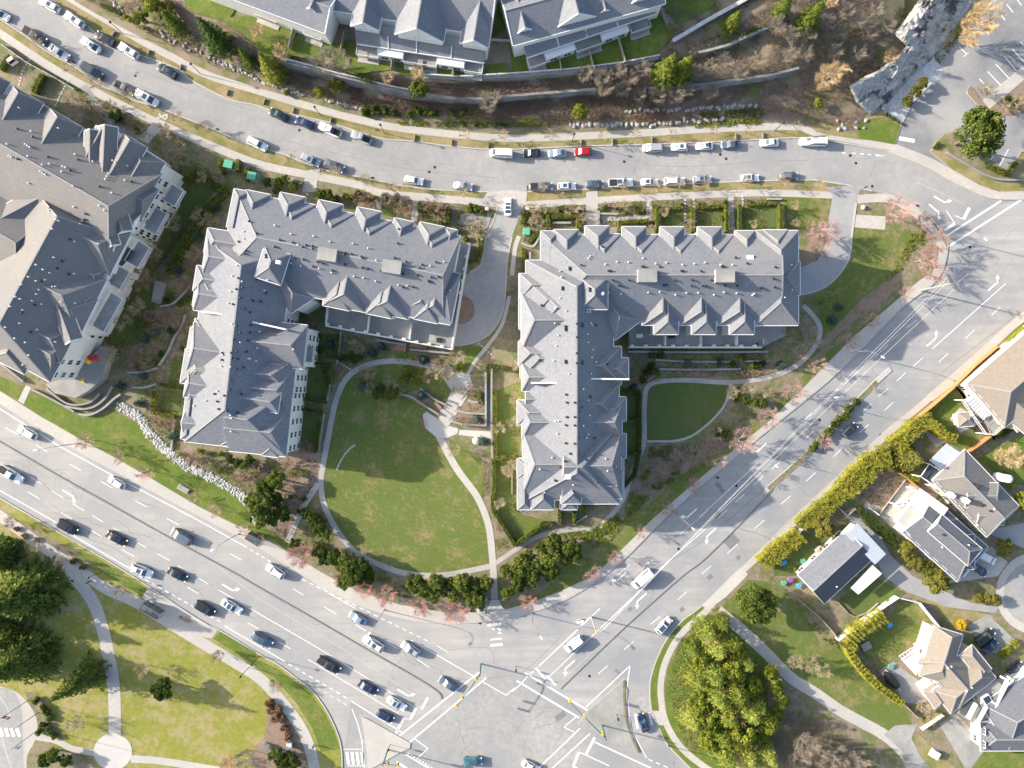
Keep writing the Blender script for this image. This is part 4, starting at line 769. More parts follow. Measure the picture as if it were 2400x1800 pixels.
ew = [sl((412,1265), (-.99,-.1), 92, E+.1, 400, 90), sl((300,1500), (-.99,-.1), 85, E, 400, 60), sl((275,1620), (-.99,-.1), 80, E-.1, 400, 50), sl((205,300), (-.99,-.1), 150, E, 400, 60, tl=(1,2))]
for c, w, h in [((1775,502),102,100),((1612,478),52,50),((2215,580),150,150),((1990,540),85,60)]: sl(c, (.12,-.99), w, E+.1, 450, h, tl=(0,2))
sl((2330,625), (.12,-.99), 75, E-.05, 350, 70, tl=(0,2)); B.tp(0,2,2040,105,2415,165,88,E+2.2,70,70,pitch=.5,zb=10)
for x, y in ((612, 538), (1172, 645)): B.box('elevator_box', 'deck', T(1,1,x,y), 4.0, 2.7, 13, 17, R(-9))
p = B.on_roof(*T(1,1,198,610)); b = MB(); b.box((p[0], p[1], p[2]-.3), 1.0, .8, 1.0, R(-10)); b.build('roof_hatch', M['trim'], B.root)
b = MB(); q = [P(*T(0,1,x,y), 13.6) for x, y in ((1750,1035),(2040,1075),(2070,1100),(2480,1190))]; b.strip([x[:2] for x in q], .35, 10.5, 14.6); b.build('firewall_parapet', M['trim'], B.root)
B.vents('t', scat(1,1,10,358,88,545,88,565,208,415,320,437,405,475,435,460,490,470,490,492,330,568,413,585,535,605,575,617,765,545,775,528,828,537,912,560,920,572,918,655,965,663,1080,685,1228,445,1235,322,1198,570,1298,605,1435,630,1412,655,1557,608,1513,738,1500,780,1395,718,1490,768,1575,735,1270,712,770,628,8,755,90,875,45,945,163,475,495,645,660,680,1270,825,1355,822))
B.vents('t', scat(0,1,2155,255,2065,430,2125,510,2115,535,2062,745,2045,840,2100,825,2080,915,2015,970,2190,940,2115,1005,2165,1040,2050,1160,2170,1150,2080,1215,2165,1215,2025,1275,2148,1285,2135,1380,2050,1375,2000,1390,2110,1515,2060,1440,2010,1435,1920,1390,1920,1450,2000,1625,2050,1530)); B.vents('t', scat(0,2,1990,45,1855,85,1940,100,1880,150,1890,215,1965,232,2055,245,2090,85))
B.vents('w', scat(1,1,303,365,500,383,640,430,838,447,970,488,165,290,365,458,305,617,390,640,547,662,655,700,848,732,930,743,1035,772,1230,805,1307,810,1505,640,1625,605,1680,852,75,852,103,762,1040,592,700,525,35,1205,15,1350,5,1460,325,1360))
B.vents('w', scat(0,1,2108,342,2108,403,2010,725,2095,775,2050,635,1975,960,1995,860,2005,1140,1915,1385,1925,1405,1995,1510,1915,1505,2150,1440,2080,1300,2165,1440)); B.vents('w', scat(0,2,1780,145,1680,188,2005,295,2000,410,1995,270,1880,60))
for i in ew: B.wins(i, 'S', 4, 2.2, 1.3, 1.6)
for i in hb_: B.wins(i, 'S', 4, 2.7, 1.4, 1.6)
for i in sw: B.wins(i, 'S', 4, 2.4, t0=1.0)
mi = 1; B.wins(mi, 'L', 4, 3.4, 1.3, 1.6)
# stacked balconies between the bays of the east face
def balcony(Bd, c, sx, sy, zs, rz):
    for z in zs:
        x, y, _ = P(*c, z+.5); b = MB(); b.box((x, y, z-.2), sx, sy, .2, rz)
        sl_ = b.build('balcony', M['deck'], Bd.root); r = MB(); ca, sa = math.cos(rz), math.sin(rz)
        f = lambda a, e: (x+a*ca-e*sa, y+a*sa+e*ca)
        cs = [f(-sx/2, -sy/2), f(sx/2, -sy/2), f(sx/2, sy/2), f(-sx/2, sy/2)]
        for i in range(4):
            p0, p1 = cs[i], cs[(i+1) % 4]; r.bar((*p0, z+1.05), (*p1, z+1.05), .1, .08); r.bar((*p0, z+.12), (*p1, z+.12), .05, .06); r.bar((*p0, z), (p0[0], p0[1]+.001, z+1.05), .1, .1)
            n = int(math.dist(p0, p1)/.35)
            for k in range(1, n): r.box((p0[0]+(p1[0]-p0[0])*k/n, p0[1]+(p1[1]-p0[1])*k/n, z+.1), .04, .04, .92)
        r.build('railing', M['trim'], sl_)
balcony(B, T(1,1,455,1400), 2.2, 3.6, (3.2, 6.1, 9.0), R(-6)); balcony(B, T(1,2,300,40), 1.6, 2.6, (3.2, 6.1, 9.0), R(-6)); balcony(B, T(1,2,235,545), 1.6, 2.4, (3.2, 6.1), R(-6))
sl((400,985), (-.55,-.83), 122, E, 420, 122, pitch=.52)
B.quad('terrace', 'deck', [(*T(1,1,610,980), 3), (*T(1,1,600,1150), 3), (*T(1,1,1690,1350), 3), (*T(1,1,1760,900), 3)], 2.8)
B.quad('terrace', 'deck', [(*T(1,1,1700,440), 3.1), (*T(1,1,1850,440), 3.1), (*T(1,1,1800,720), 3.1), (*T(1,1,1680,720), 3.1)], 2.8)
b = MB()
for i in range(10): b.box(P(*T(1,1,615+110*i,1140+21.5*i), 4), .75, .5, -1.1, R(-11))
for i in range(5): b.box(P(*T(1,1,1835-18*i,450+105*i), 4), .6, .6, -1.1, R(-11))
b.strip(PP(TP(1,1,600,1155,1690,1358,1770,860,1845,440), 3.5), .3, 0, 3.6); b.build('terrace_parapet', M['trim'], B.root)
for x, y, x1, y1 in ((610,1000,600,1140), (975,1070,960,1210), (1340,1140,1325,1275)): 
    b = MB(); b.bar(P(*T(1,1,x,y), 4.6), P(*T(1,1,x1,y1), 4.6), .2, 1.6); b.build('privacy_screen', M['trim'], B.root)
b = MB(); b.box(P(*T(1,1,1580,1278), 3.4), 1.1, 1.0, -.38); b.build('planter', M['darkmetal'], B.root)
B.done(); BW = B
# ---- big west building with courtyard facades ----
B = Bld('apartment_building', 'large grey-roofed apartment building with stepped white window facades', 'apartment building', T(0,1,400,300), roof='shing_b'); d1 = (.87,.495); e1 = (-.5,.866); E1 = 11.5
B.tp(0,0,-300,1050,1170,1900,462,E1,0,120); B.tp(0,1,690,180,20,1420,470,E1+.05,100,300); B.tp(0,1,300,500,-700,-60,330,E1-.1,60,0); B.tp(0,1,150,1000,-600,700,330,E1-.15,60,0)
for c, w in [((240,815),158),((575,1020),165),((915,1130),95),((1170,1215),120),((-40,640),150)]: sl(c, e1, w, E1+1.1, 420, w*.2, tl=(0,0), pitch=.62)
for c, w in [((1300,1330),150)]: sl(c, e1, w, E1, 450, 100, tl=(0,0))
f1 = []
for c, w, l_, h in [((1300,110),150,560,30),((1185,270),110,400,0),((1020,490),130,420,0),((890,760),105,520,60),((800,960),130,520,30),((660,1200),90,420,0),((520,1430),165,520,40)]: f1.append(sl(c, (-.87,-.5), w, E1+.1, l_, h, tl=(0,1)))
for c, w, h in [((800,1000),280,190),((770,1080),170,120),((1040,540),210,150),((1000,470),110,60),((600,1330),170,120)]: sl(c, (-.89,-.45), w, E1+.35, 480, h, tl=(0,1), pitch=.56)
for c, dd, w, tl_ in [((800,1130),(0,1),72,(0,0)),((935,1095),(-.05,1),85,(0,0)),((1080,350),(-.25,-.97),70,(0,1)),((985,470),(-.3,-.95),60,(0,1)),((640,1290),(-.35,-.94),80,(0,1))]: sl(c, dd, w, E1+1.7, 440, 0, tl=tl_, pitch=.62, zb=9)
sl((60,1500), (.45,-.89), 170, E1, 420, 120, tl=(0,1)); B.tp(0,1,30,250,500,0,120,12.6,0,0)
sl((640,30), (.35,.94), 120, E1+2.0, 150, 110, tl=(0,1), zb=10)
for i in (0, 1, 3, 5, 6): B.wins(f1[i], 'S', 4, 2.1, 1.35, 1.7, t0=1.0)
B.wins(f1[2], 'S', 4, 2.4, 1.35, 1.7); B.wins(f1[4], 'S', 4, 2.4, 1.35, 1.7); B.wins(1, 'L', 4, 3.2, 1.4, 1.6); B.wins(0, 'E', 4, 2.6, 1.4, 1.6)
for c, sy in [((1345,250),5.2), ((1195,540),5.2), ((1030,740),4.5), ((930,1040),8.5), ((1500,30),4.0)]: balcony(B, T(0,1,*c), 3.4, sy, (3.3, 6.3, 9.2), R(-30))
B.quad('terrace', 'deck', [(*T(0,1,640,1590), 2.6), (*T(0,1,870,1330), 2.6), (*T(0,1,940,1380), 2.6), (*T(0,1,880,1620), 2.6), (*T(0,2,760,60), 2.6), (*T(0,2,650,120), 2.6), (*T(0,2,470,80), 2.6), (*T(0,2,390,0), 2.6)], 2.4)
B.quad('skylight', 'glass', [(*T(0,1,970,590), 10), (*T(0,1,1100,470), 10), (*T(0,1,1170,520), 10), (*T(0,1,1050,640), 10)], .2)
B.vents('w', scat(0,0,170,935,275,1137,510,1110,655,1335,68,1248,225,1250,245,1262,265,1275,85,1350,107,1362,248,1352,372,1427,432,1418,548,1440,572,1450,540,1485,355,1485,375,1497,398,1510,250,1585,808,1398,980,1390,1000,1402,1105,1435,943,1505,930,1527,917,1550,1085,1560,637,1610))
B.vents('t', scat(0,0,155,1375,420,1357,680,1380,865,1612,1140,1570,290,1185,155,1115,610,1475))
B.vents('w', scat(0,1,970,10,642,132,862,120,907,160,1040,140,1155,160,714,255,698,277,488,238,512,250,457,320,650,430,430,160,318,630,378,672,435,700,645,707,470,567,395,760,342,845,318,770,320,882,180,925,283,940,192,800,253,735,202,1018,460,820,485,818,365,970,535,950,652,960,855,450,965,470,95,990,140,905,175,1135,135,1265,325,1190,485,1295,460,1395,255,1410,205,1495,55,1170,225,1300))
B.vents('t', scat(0,1,742,190,735,240,600,712,502,660,540,600,360,770,440,140,610,410,195,1043,270,1210,305,975))
B.done(); BL = B
for k in (BE, BW, BL):
    pass
# ================= hillside townhouse rows =================
def townhouse(label, at, c, r, dr, main, gables, skirt, walls, yard=YZ+.2, patios=()):
    B = Bld('townhouse_row', label, 'townhouses', at, YZ-1, 'shing', 'siding', .44); up = (dr[1], -dr[0])   # up = away from the street
    def sl2(p, d, w, ze, l_, h, **k): return B.tp(c, r, *p, *dirp(p, d, l_), w, ze, h, 0, **k)
    B.tp(c, r, *main[0], *main[1], main[2], 13.2, 0, 0, gut=True)
    for p, w, l_ in gables:
        i = sl2(p, up, w, 13.3, l_, 0, pitch=.95 if w < 120 else .8)
        A, d, n, L, hw, ze, zr, h0, h1 = B.pr[i]
        b = MB(); a = A-d*.06
        for s in (-1, 1): b.bar((*(a+n*s*hw), ze), (*a, zr), .12, .25)
        b.bar((*(a+n*hw*.8), ze+.6), (*(a-n*hw*.8), ze+.6), .1, .2); b.bar((*a, zr), (*(a+(.01, 0)), ze+.6), .16, .1); b.build('gable_truss', M['trim'], B.root)
        if w > 60: B.wins(i, 'S', 1, 1.1, 1.0, 1.0, t0=max(.5, hw-1.6), zs=[ze-1.3])
    (a0, a1, b1, b0) = skirt
    B.quad('lower_roof', 'shing', [(*T(c, r, *a0), 10.9), (*T(c, r, *a1), 10.9), (*T(c, r, *b1), 9.6), (*T(c, r, *b0), 9.6)], .3)
    b = MB(); b.bar(P(*T(c, r, *b0), 9.66), P(*T(c, r, *b1), 9.66), .18, .22); b.build('gutter', M['trim'], B.root)
    for t in walls[1]:   # party-wall ribs on the lower roof
        q = [(a0[0]+(a1[0]-a0[0])*t, a0[1]+(a1[1]-a0[1])*t), (b0[0]+(b1[0]-b0[0])*t, b0[1]+(b1[1]-b0[1])*t)]
        b = MB(); b.bar(P(*T(c, r, *q[0]), 11.05), P(*T(c, r, *q[1]), 9.75), .2, .2); b.build('party_rib', M['trim'], B.root)
    # ground-floor wall below the lower roof, with bays and windows
    p0 = P(*T(c, r, *b0), 9.6); p1 = P(*T(c, r, *b1), 9.6); d = np.array(p1[:2])-np.array(p0[:2]); L = float(np.hypot(*d)); d /= L; n = np.array((-d[1], d[0]))
    w = MB(); f = lambda s, o: tuple(np.array(p0[:2])+d*s+n*o)
    w.prism([f(.4, .5), f(L-.4, .5), f(L-.4, 9), f(.4, 9)], YZ-1, 9.3); w.build('lower_wall', M['siding'], B.root)
    for t0, t1 in walls[0]:
        w = MB(); w.prism([f(L*t0, -1.3), f(L*t1, -1.3), f(L*t1, .6), f(L*t0, .6)], YZ-1, 8.9); bay = w.build('bay', M['siding'], B.root)
        b = MB(); b.prism([f(L*t0-.15, -1.5), f(L*t1+.15, -1.5), f(L*t1+.15, .4), f(L*t0-.15, .4)], 8.9, 9.08); b.build('bay_roof', M['trim'], bay) if False else b.build('bay_roof', M['trim'], B.root)
        k = max(1, int((t1-t0)*L/2.6)); ang = math.atan2(-n[1], -n[0])+math.pi/2
        for j in range(k):
            q = f(L*(t0+(t1-t0)*(j+.5)/k), -1.36); add_window(B, q[0], q[1], 7.0, ang, 1.7, 1.3)
    for t0, t1 in walls[2]:
        w = MB(); w.prism([f(L*t0, -2.0), f(L*t1, -2.0), f(L*t1, .45), f(L*t0, .45)], 7.6, 7.85); bl = w.build('balcony', M['deck'], B.root)
        rl = MB(); rl.bar((*f(L*t0, -1.95), 8.85), (*f(L*t1, -1.95), 8.85), .1, .1)
        for k in range(int((t1-t0)*L/.5)+1): rl.box((*f(L*t0+k*.5, -1.95), 7.85), .05, .05, .95)
        for tt in (t0, t1): rl.bar((*f(L*tt, -1.95), 8.85), (*f(L*tt, .4), 8.85), .1, .1)
        rl.build('railing', M['trim'], bl)
        w = MB(); w.prism([f(L*t0, -2.7), f(L*t1, -2.7), f(L*t1, .45), f(L*t0, .45)], YZ, YZ+.36); w.build('patio', M['conc'], B.root)
    return B.done()
townhouse('grey-roofed townhouse row above the short golden-twig tree, cut by the top edge', T(1,0,300,100), 1, 0, (.92,.385), ((-450,-300), (660,110), 190), [((490,115),95,300), ((60,-90),120,300), ((225,-20),60,200)], ((0,-10), (640,165), (585,265), (-30,20)), ([(.42,.72)], (.35,.55,.85), [(.05,.36), (.74,.98)]))
townhouse('middle grey townhouse row with three white-trussed gables, one wide', T(1,0,1400,200), 1, 0, (.986,.165), ((700,-250), (2080,-20), 340), [((940,245),125,480), ((1408,330),215,640), ((1882,395),125,480), ((1715,75),70,130), ((1130,-20),80,130)], ((855,262), (1985,450), (1972,545), (868,378)), ([(.17,.36), (.64,.84)], (.25,.47,.74), [(.0,.17), (.37,.63), (.85,.99)]))
townhouse('east grey townhouse row with gables, beside long fenced lawns', T(2,0,600,150), 2, 0, (.965,-.262), ((-60,150), (1260,-215), 255), [((110,285),95,480), ((560,195),190,560), ((1110,20),110,480), ((800,110),60,200)], ((95,365), (1225,45), (1240,120), (130,500)), ([(.14,.36), (.58,.78)], (.25,.47,.71), [(.0,.13), (.37,.57), (.8,.95)]))
# ================= houses on the cul-de-sac =================
H1 = Bld('house', 'beige-roofed house with white glazed verandah behind the orange fence', 'house', T(3,2,2100,100), roof='shing_w', wall='siding_b', pitch=.42)
H1.tp(3,2,1880,190,2700,-520,250,5.2,190,0); H1.tp(3,2,2085,320,2700,-140,120,4.6,90,0); H1.tp(3,2,1950,30,2300,330,130,5.0,60,60)
H1.quad('verandah_roof', 'trim', [(*T(3,2,1690,140), 3.6), (*T(3,2,1810,60), 4.0), (*T(3,2,1950,250), 4.0), (*T(3,2,1860,310), 3.6)], .12)
b = MB()
for i in range(9): b.bar(P(*T(3,2,1720+18*i,170+22*i), 3.75), P(*T(3,2,1830+14*i,90+20*i), 4.1), .08, .06)
b.build('roof_batten', M['lampgrey'], H1.root)
H1.quad('deck', 'deck', [(*T(3,2,1860,290), 3), (*T(3,2,1960,240), 3), (*T(3,2,2050,350), 3), (*T(3,2,1930,430), 3)], .3)
b = MB(); q = [P(*T(3,2,x,y), 4.0) for x, y in ((1690,140),(1780,270),(1890,430),(1960,440),(2050,360))]
for a, c in zip(q, q[1:]): b.bar(a, c, .14, .12); b.bar((*a[:2], 3.2), (*c[:2], 3.2), .1, .1)
for p in q: b.box((p[0], p[1], .2), .18, .18, 3.8)
b.build('railing', M['trim'], H1.root); H1.wins(0, 'S', 2, 2.6); H1.done()
H2 = Bld('house', 'grey-roofed house with metal sunroom roof and glass deck beside the golden conifer', 'house', T(3,2,1750,900), roof='shing_b', wall='siding_b', pitch=.42)
H2.tp(3,2,1560,700,2030,1190,195,5.0,120,60); H2.tp(3,2,1990,960,1700,960,105,5.6,40,0); H2.tp(3,2,2040,1130,1800,1130,90,5.2,40,0)
H2.quad('sunroom_roof', 'paleblue', [(*T(3,2,1395,660), 4.2), (*T(3,2,1545,515), 4.6), (*T(3,2,1680,605), 4.6), (*T(3,2,1510,755), 4.2)], .12)
H2.quad('glass_deck', 'glass', [(*T(3,2,1330,800), 3.4), (*T(3,2,1400,700), 3.4), (*T(3,2,1520,775), 3.4), (*T(3,2,1440,870), 3.4)], .2)
b = MB(); q = [P(*T(3,2,x,y), 4.3) for x, y in ((1320,800),(1395,690),(1525,770),(1445,885))]
for a, c in zip(q, q[1:]+q[:1]): b.bar(a, c, .16, .14)
for p in q: b.box((p[0], p[1], .2), .2, .2, 4.1)
b.build('railing', M['trim'], H2.root)
H2.box('skylight', 'trim', T(3,2,1725,1010), 1.2, .9, 6.5, 8.4, R(-40)); H2.box('skylight', 'trim', T(3,2,1600,965), 1.2, .9, 6.5, 8.2, R(-40))
b = MB(); b.lathe([(1.0, 0), (1.0, 1), (.95, 1.1), (.9, 4.2), (.3, 4.6)], P(*T(3,2,1975,800), 3), 14); b.build('chimney', M['siding'], H2.root)
H2.vents('t', TP(3,2,1770,860,1825,885,1805,900,1855,1045,1915,1095)); H2.vents('w', TP(3,2,1950,1080)); H2.wins(0, 'R', 2, 2.6); H2.done()
H3 = Bld('house', 'dark grey roofed house with big white rooftop terrace and pergola', 'house', T(3,2,1500,1300), roof='shing_d', pitch=.4)
H3.tp(3,2,1290,1130,1770,1560,200,5.2,0,120); H3.tp(3,2,1440,1200,1790,1500,95,7.6,0,95,wall=False); H3.tp(3,2,1700,1600,1700,1300,85,5.6,60,0)
H3.quad('roof_terrace', 'trim', [(*T(3,2,1090,1180), 5.5), (*T(3,2,1290,960), 5.5), (*T(3,2,1440,1080), 5.5), (*T(3,2,1230,1310), 5.5)], .35)
H3.quad('terrace_floor', 'conc', [(*T(3,2,1120,1180), 5.62), (*T(3,2,1230,1045), 5.62), (*T(3,2,1330,1120), 5.62), (*T(3,2,1215,1270), 5.62)], .1)
H3.quad('upper_roof', 'trim', [(*T(3,2,1330,910), 6.6), (*T(3,2,1560,1075), 6.6), (*T(3,2,1515,1140), 6.6), (*T(3,2,1290,960), 6.6)], .9)
b = MB()
for a, c in (((1105,1040),(1260,905)), ((1140,1070),(1305,930)), ((1100,1040),(1150,1075)), ((1250,900),(1320,940)), ((1180,980),(1220,1010)), ((1150,1005),(1190,1035))): b.bar(P(*T(3,2,*a), 3.6), P(*T(3,2,*c), 3.6), .35, .25)
for a in ((1105,1040),(1145,1072),(1258,903),(1315,938)): x, y, _ = P(*T(3,2,*a), 3.4); b.box((x, y, .2), .22, .22, 3.2)
b.build('pergola', M['trim'], H3.root); H3.quad('garage_door', 'trim', [(*T(3,2,1615,1620), 3.2), (*T(3,2,1670,1545), 3.2), (*T(3,2,1755,1600), 3.2), (*T(3,2,1700,1670), 3.2)], .2)
H3.vents('w', TP(3,2,1500,1410,1730,1390)); H3.vents('t', TP(3,2,1510,1300,1740,1385)); H3.wins(0, 'R', 2, 2.8); H3.done()
H4 = Bld('house', 'long low house with metal gable roof beside the golden hedge', 'house', T(3,2,650,1500), roof='shing', wall='siding_b', pitch=.3)
a4, b4 = T(3,2,790,1385), T(3,3,370,115)
H4.pr_(a4, b4, 46, 3.5, 0, 0)
A, d, n, L, hw, ze, zr, h0, h1 = H4.pr[0]
b = MB(); f = lambda s, t, z: (*(A+d*s+n*t), z)
sgn = 1 if n[0] > 0 else -1
b.add([f(-.05, 0, zr+.06), f(L+.05, 0, zr+.06), f(L+.05, sgn*(hw+.05), ze+.05), f(-.05, sgn*(hw+.05), ze+.05)], [(0, 1, 2, 3), (3, 2, 1, 0)]); b.build('shaded_roof_slope', mk('shaded_metal_slope', (.10, .12, .165), None, rough=.45), H4.root)  # sheet over the east slope only; its shade is put into the dark blue
H4.quad('porch_roof', 'paleblue', [(*T(3,2,670,1300), 4.3), (*T(3,2,775,1205), 4.0), (*T(3,2,1020,1470), 4.0), (*T(3,2,925,1560), 4.3)], .15)
H4.quad('porch_roof', 'trim', [(*T(3,2,625,1290), 3.6), (*T(3,2,715,1200), 3.6), (*T(3,2,755,1215), 3.6), (*T(3,2,665,1310), 3.6)], .12)
H4.quad('awning', 'trim', [(*T(3,3,715,105), 2.9), (*T(3,2,905,1565), 3.3), (*T(3,2,985,1640), 3.3), (*T(3,3,780,160), 2.7)], .08)
H4.wins(0, 'R', 1, 3.4); H4.vents('w', TP(3,3,590,90)); H4.done()
H5 = Bld('house', 'tan-roofed house with many hips and white trellis behind the columnar hedge', 'house', T(3,3,1600,800), roof='shing_w', wall='siding_b', pitch=.5)
H5.tp(3,3,1560,470,1430,900,130,5.2,40,110); H5.tp(3,3,1400,640,1760,1040,150,5.0,110,120); H5.tp(3,3,1500,1090,1890,780,130,4.8,110,110); H5.tp(3,3,1710,640,1880,850,70,5.2,50,50); H5.tp(3,3,1390,950,1500,1110,70,4.2,50,40)
H5.quad('porch_roof', 'trim', [(*T(3,3,1150,720), 3.2), (*T(3,3,1290,620), 3.2), (*T(3,3,1345,720), 3.4), (*T(3,3,1280,860), 3.4)], .12)
b = MB()
for i in range(7): b.bar(P(*T(3,3,1140+26*i,690-16*i), 3.4), P(*T(3,3,1160+26*i,720-16*i), 3.4), .12, .1)
b.bar(P(*T(3,3,1130,695), 3.5), P(*T(3,3,1290,595), 3.5), .12, .1); b.bar(P(*T(3,3,1155,725), 3.5), P(*T(3,3,1310,625), 3.5), .12, .1); b.build('trellis', M['trim'], H5.root)
H5.vents('w', TP(3,3,1550,790,1580,780,1710,990,1755,960)); H5.wins(1, 'R', 2, 2.6); H5.done()
H6 = Bld('house', 'dark grey house with white parapets and a square skylight, beyond the tan-roofed house', 'house', T(3,3,2050,1300), roof='shing_d', pitch=.42)
H6.tp(3,3,1960,1300,2600,900,230,4.6,150,0); H6.tp(3,3,1840,1390,2300,1390,120,4.4,100,0)
H6.quad('flat_roof', 'deck', [(*T(3,3,1780,1010), 4.2), (*T(3,3,1980,900), 4.2), (*T(3,3,2080,1000), 4.2), (*T(3,3,1900,1180), 4.2)], .4); H6.quad('flat_roof', 'deck', [(*T(3,3,1640,1190), 3.2), (*T(3,3,1760,1080), 3.2), (*T(3,3,1890,1180), 3.2), (*T(3,3,1790,1290), 3.2)], .4)
for a, c in (((2100,880),(1960,1160)), ((1900,1130),(1800,1310)), ((1810,1110),(1740,1240)), ((2030,880),(2100,915)), ((1940,1090),(1975,1110))): H6_b = MB(); H6_b.bar(P(*T(3,3,*a), 5.4), P(*T(3,3,*c), 5.4), .4, 1.0); H6_b.build('parapet', M['trim'], H6.root)
s = H6.box('skylight', 'trim', T(3,3,1895,1070), 1.9, 1.9, 3.8, 5.0, R(30)); b = MB(); b.box(P(*T(3,3,1895,1070), 5.0), 1.5, 1.5, .06, R(30)); b.build('pane', M['glass'], s)
b = MB(); q = [P(*T(3,3,x,y), 3.2) for x, y in ((1745,1340),(1790,1290),(1840,1350),(1810,1400))]
for x, y in zip(q, q[1:]): b.bar(x, y, .25, .25)
b.build('pergola', M['trim'], H6.root); H6.vents('w', TP(3,3,2010,1210)); H6.wins(1, 'S', 2, 2.4); H6.done()
S1 = Bld('garden_shed', 'small grey-roofed garden gazebo on a paved square in the orange-fenced yard', 'shed', T(3,2,1720,310), roof='shing_w', wall='siding_b'); S1.tp(3,2,1640,310,1780,300,60,2.4,60,60,inset=.3); S1.done()
S2 = Bld('garden_shed', 'little orange-roofed playhouse beside the long low metal roof', 'shed', T(3,2,445,1445), roof='orange', wall='fence'); S2.tp(3,2,430,1420,470,1465,28,1.7,0,0,inset=.15); S2.done()
# ================= vehicles =================
M['tyre'] = mk('tyre_rubber', (.02, .02, .02), None, rough=.9); M['rim'] = mk('wheel_rim', (.4, .4, .42), None, rough=.3, metal=.9)
M['cglass'] = mk('car_glass', (.05, .085, .125), None, rough=.06, spec=.9); M['head'] = mk('headlight_glass', (.75, .77, .8), None, rough=.1, spec=.8); M['tail'] = mk('tail_light_red', (.35, .015, .012), None, rough=.2)  # car glass: the reflected sky is put into its blue base colour
M['bedliner'] = mk('truck_bed_liner', (.03, .03, .033), None, rough=.8)
PAINT = {k: mk('car_paint_'+k, c, None, rough=.28, metal=m, coat=.6) for k, c, m in [('white', (.78, .78, .77), 0), ('silver', (.48, .50, .52), .35), ('grey', (.20, .215, .235), .3), ('dark', (.075, .082, .095), .2), ('black', (.028, .03, .034), .1), ('navy', (.025, .04, .09), .2), ('slate', (.13, .17, .22), .3), ('skyblue', (.30, .38, .46), .3), ('red', (.38, .012, .018), 0), ('teal', (.06, .19, .25), .2), ('greenblack', (.02, .03, .028), .1)]}
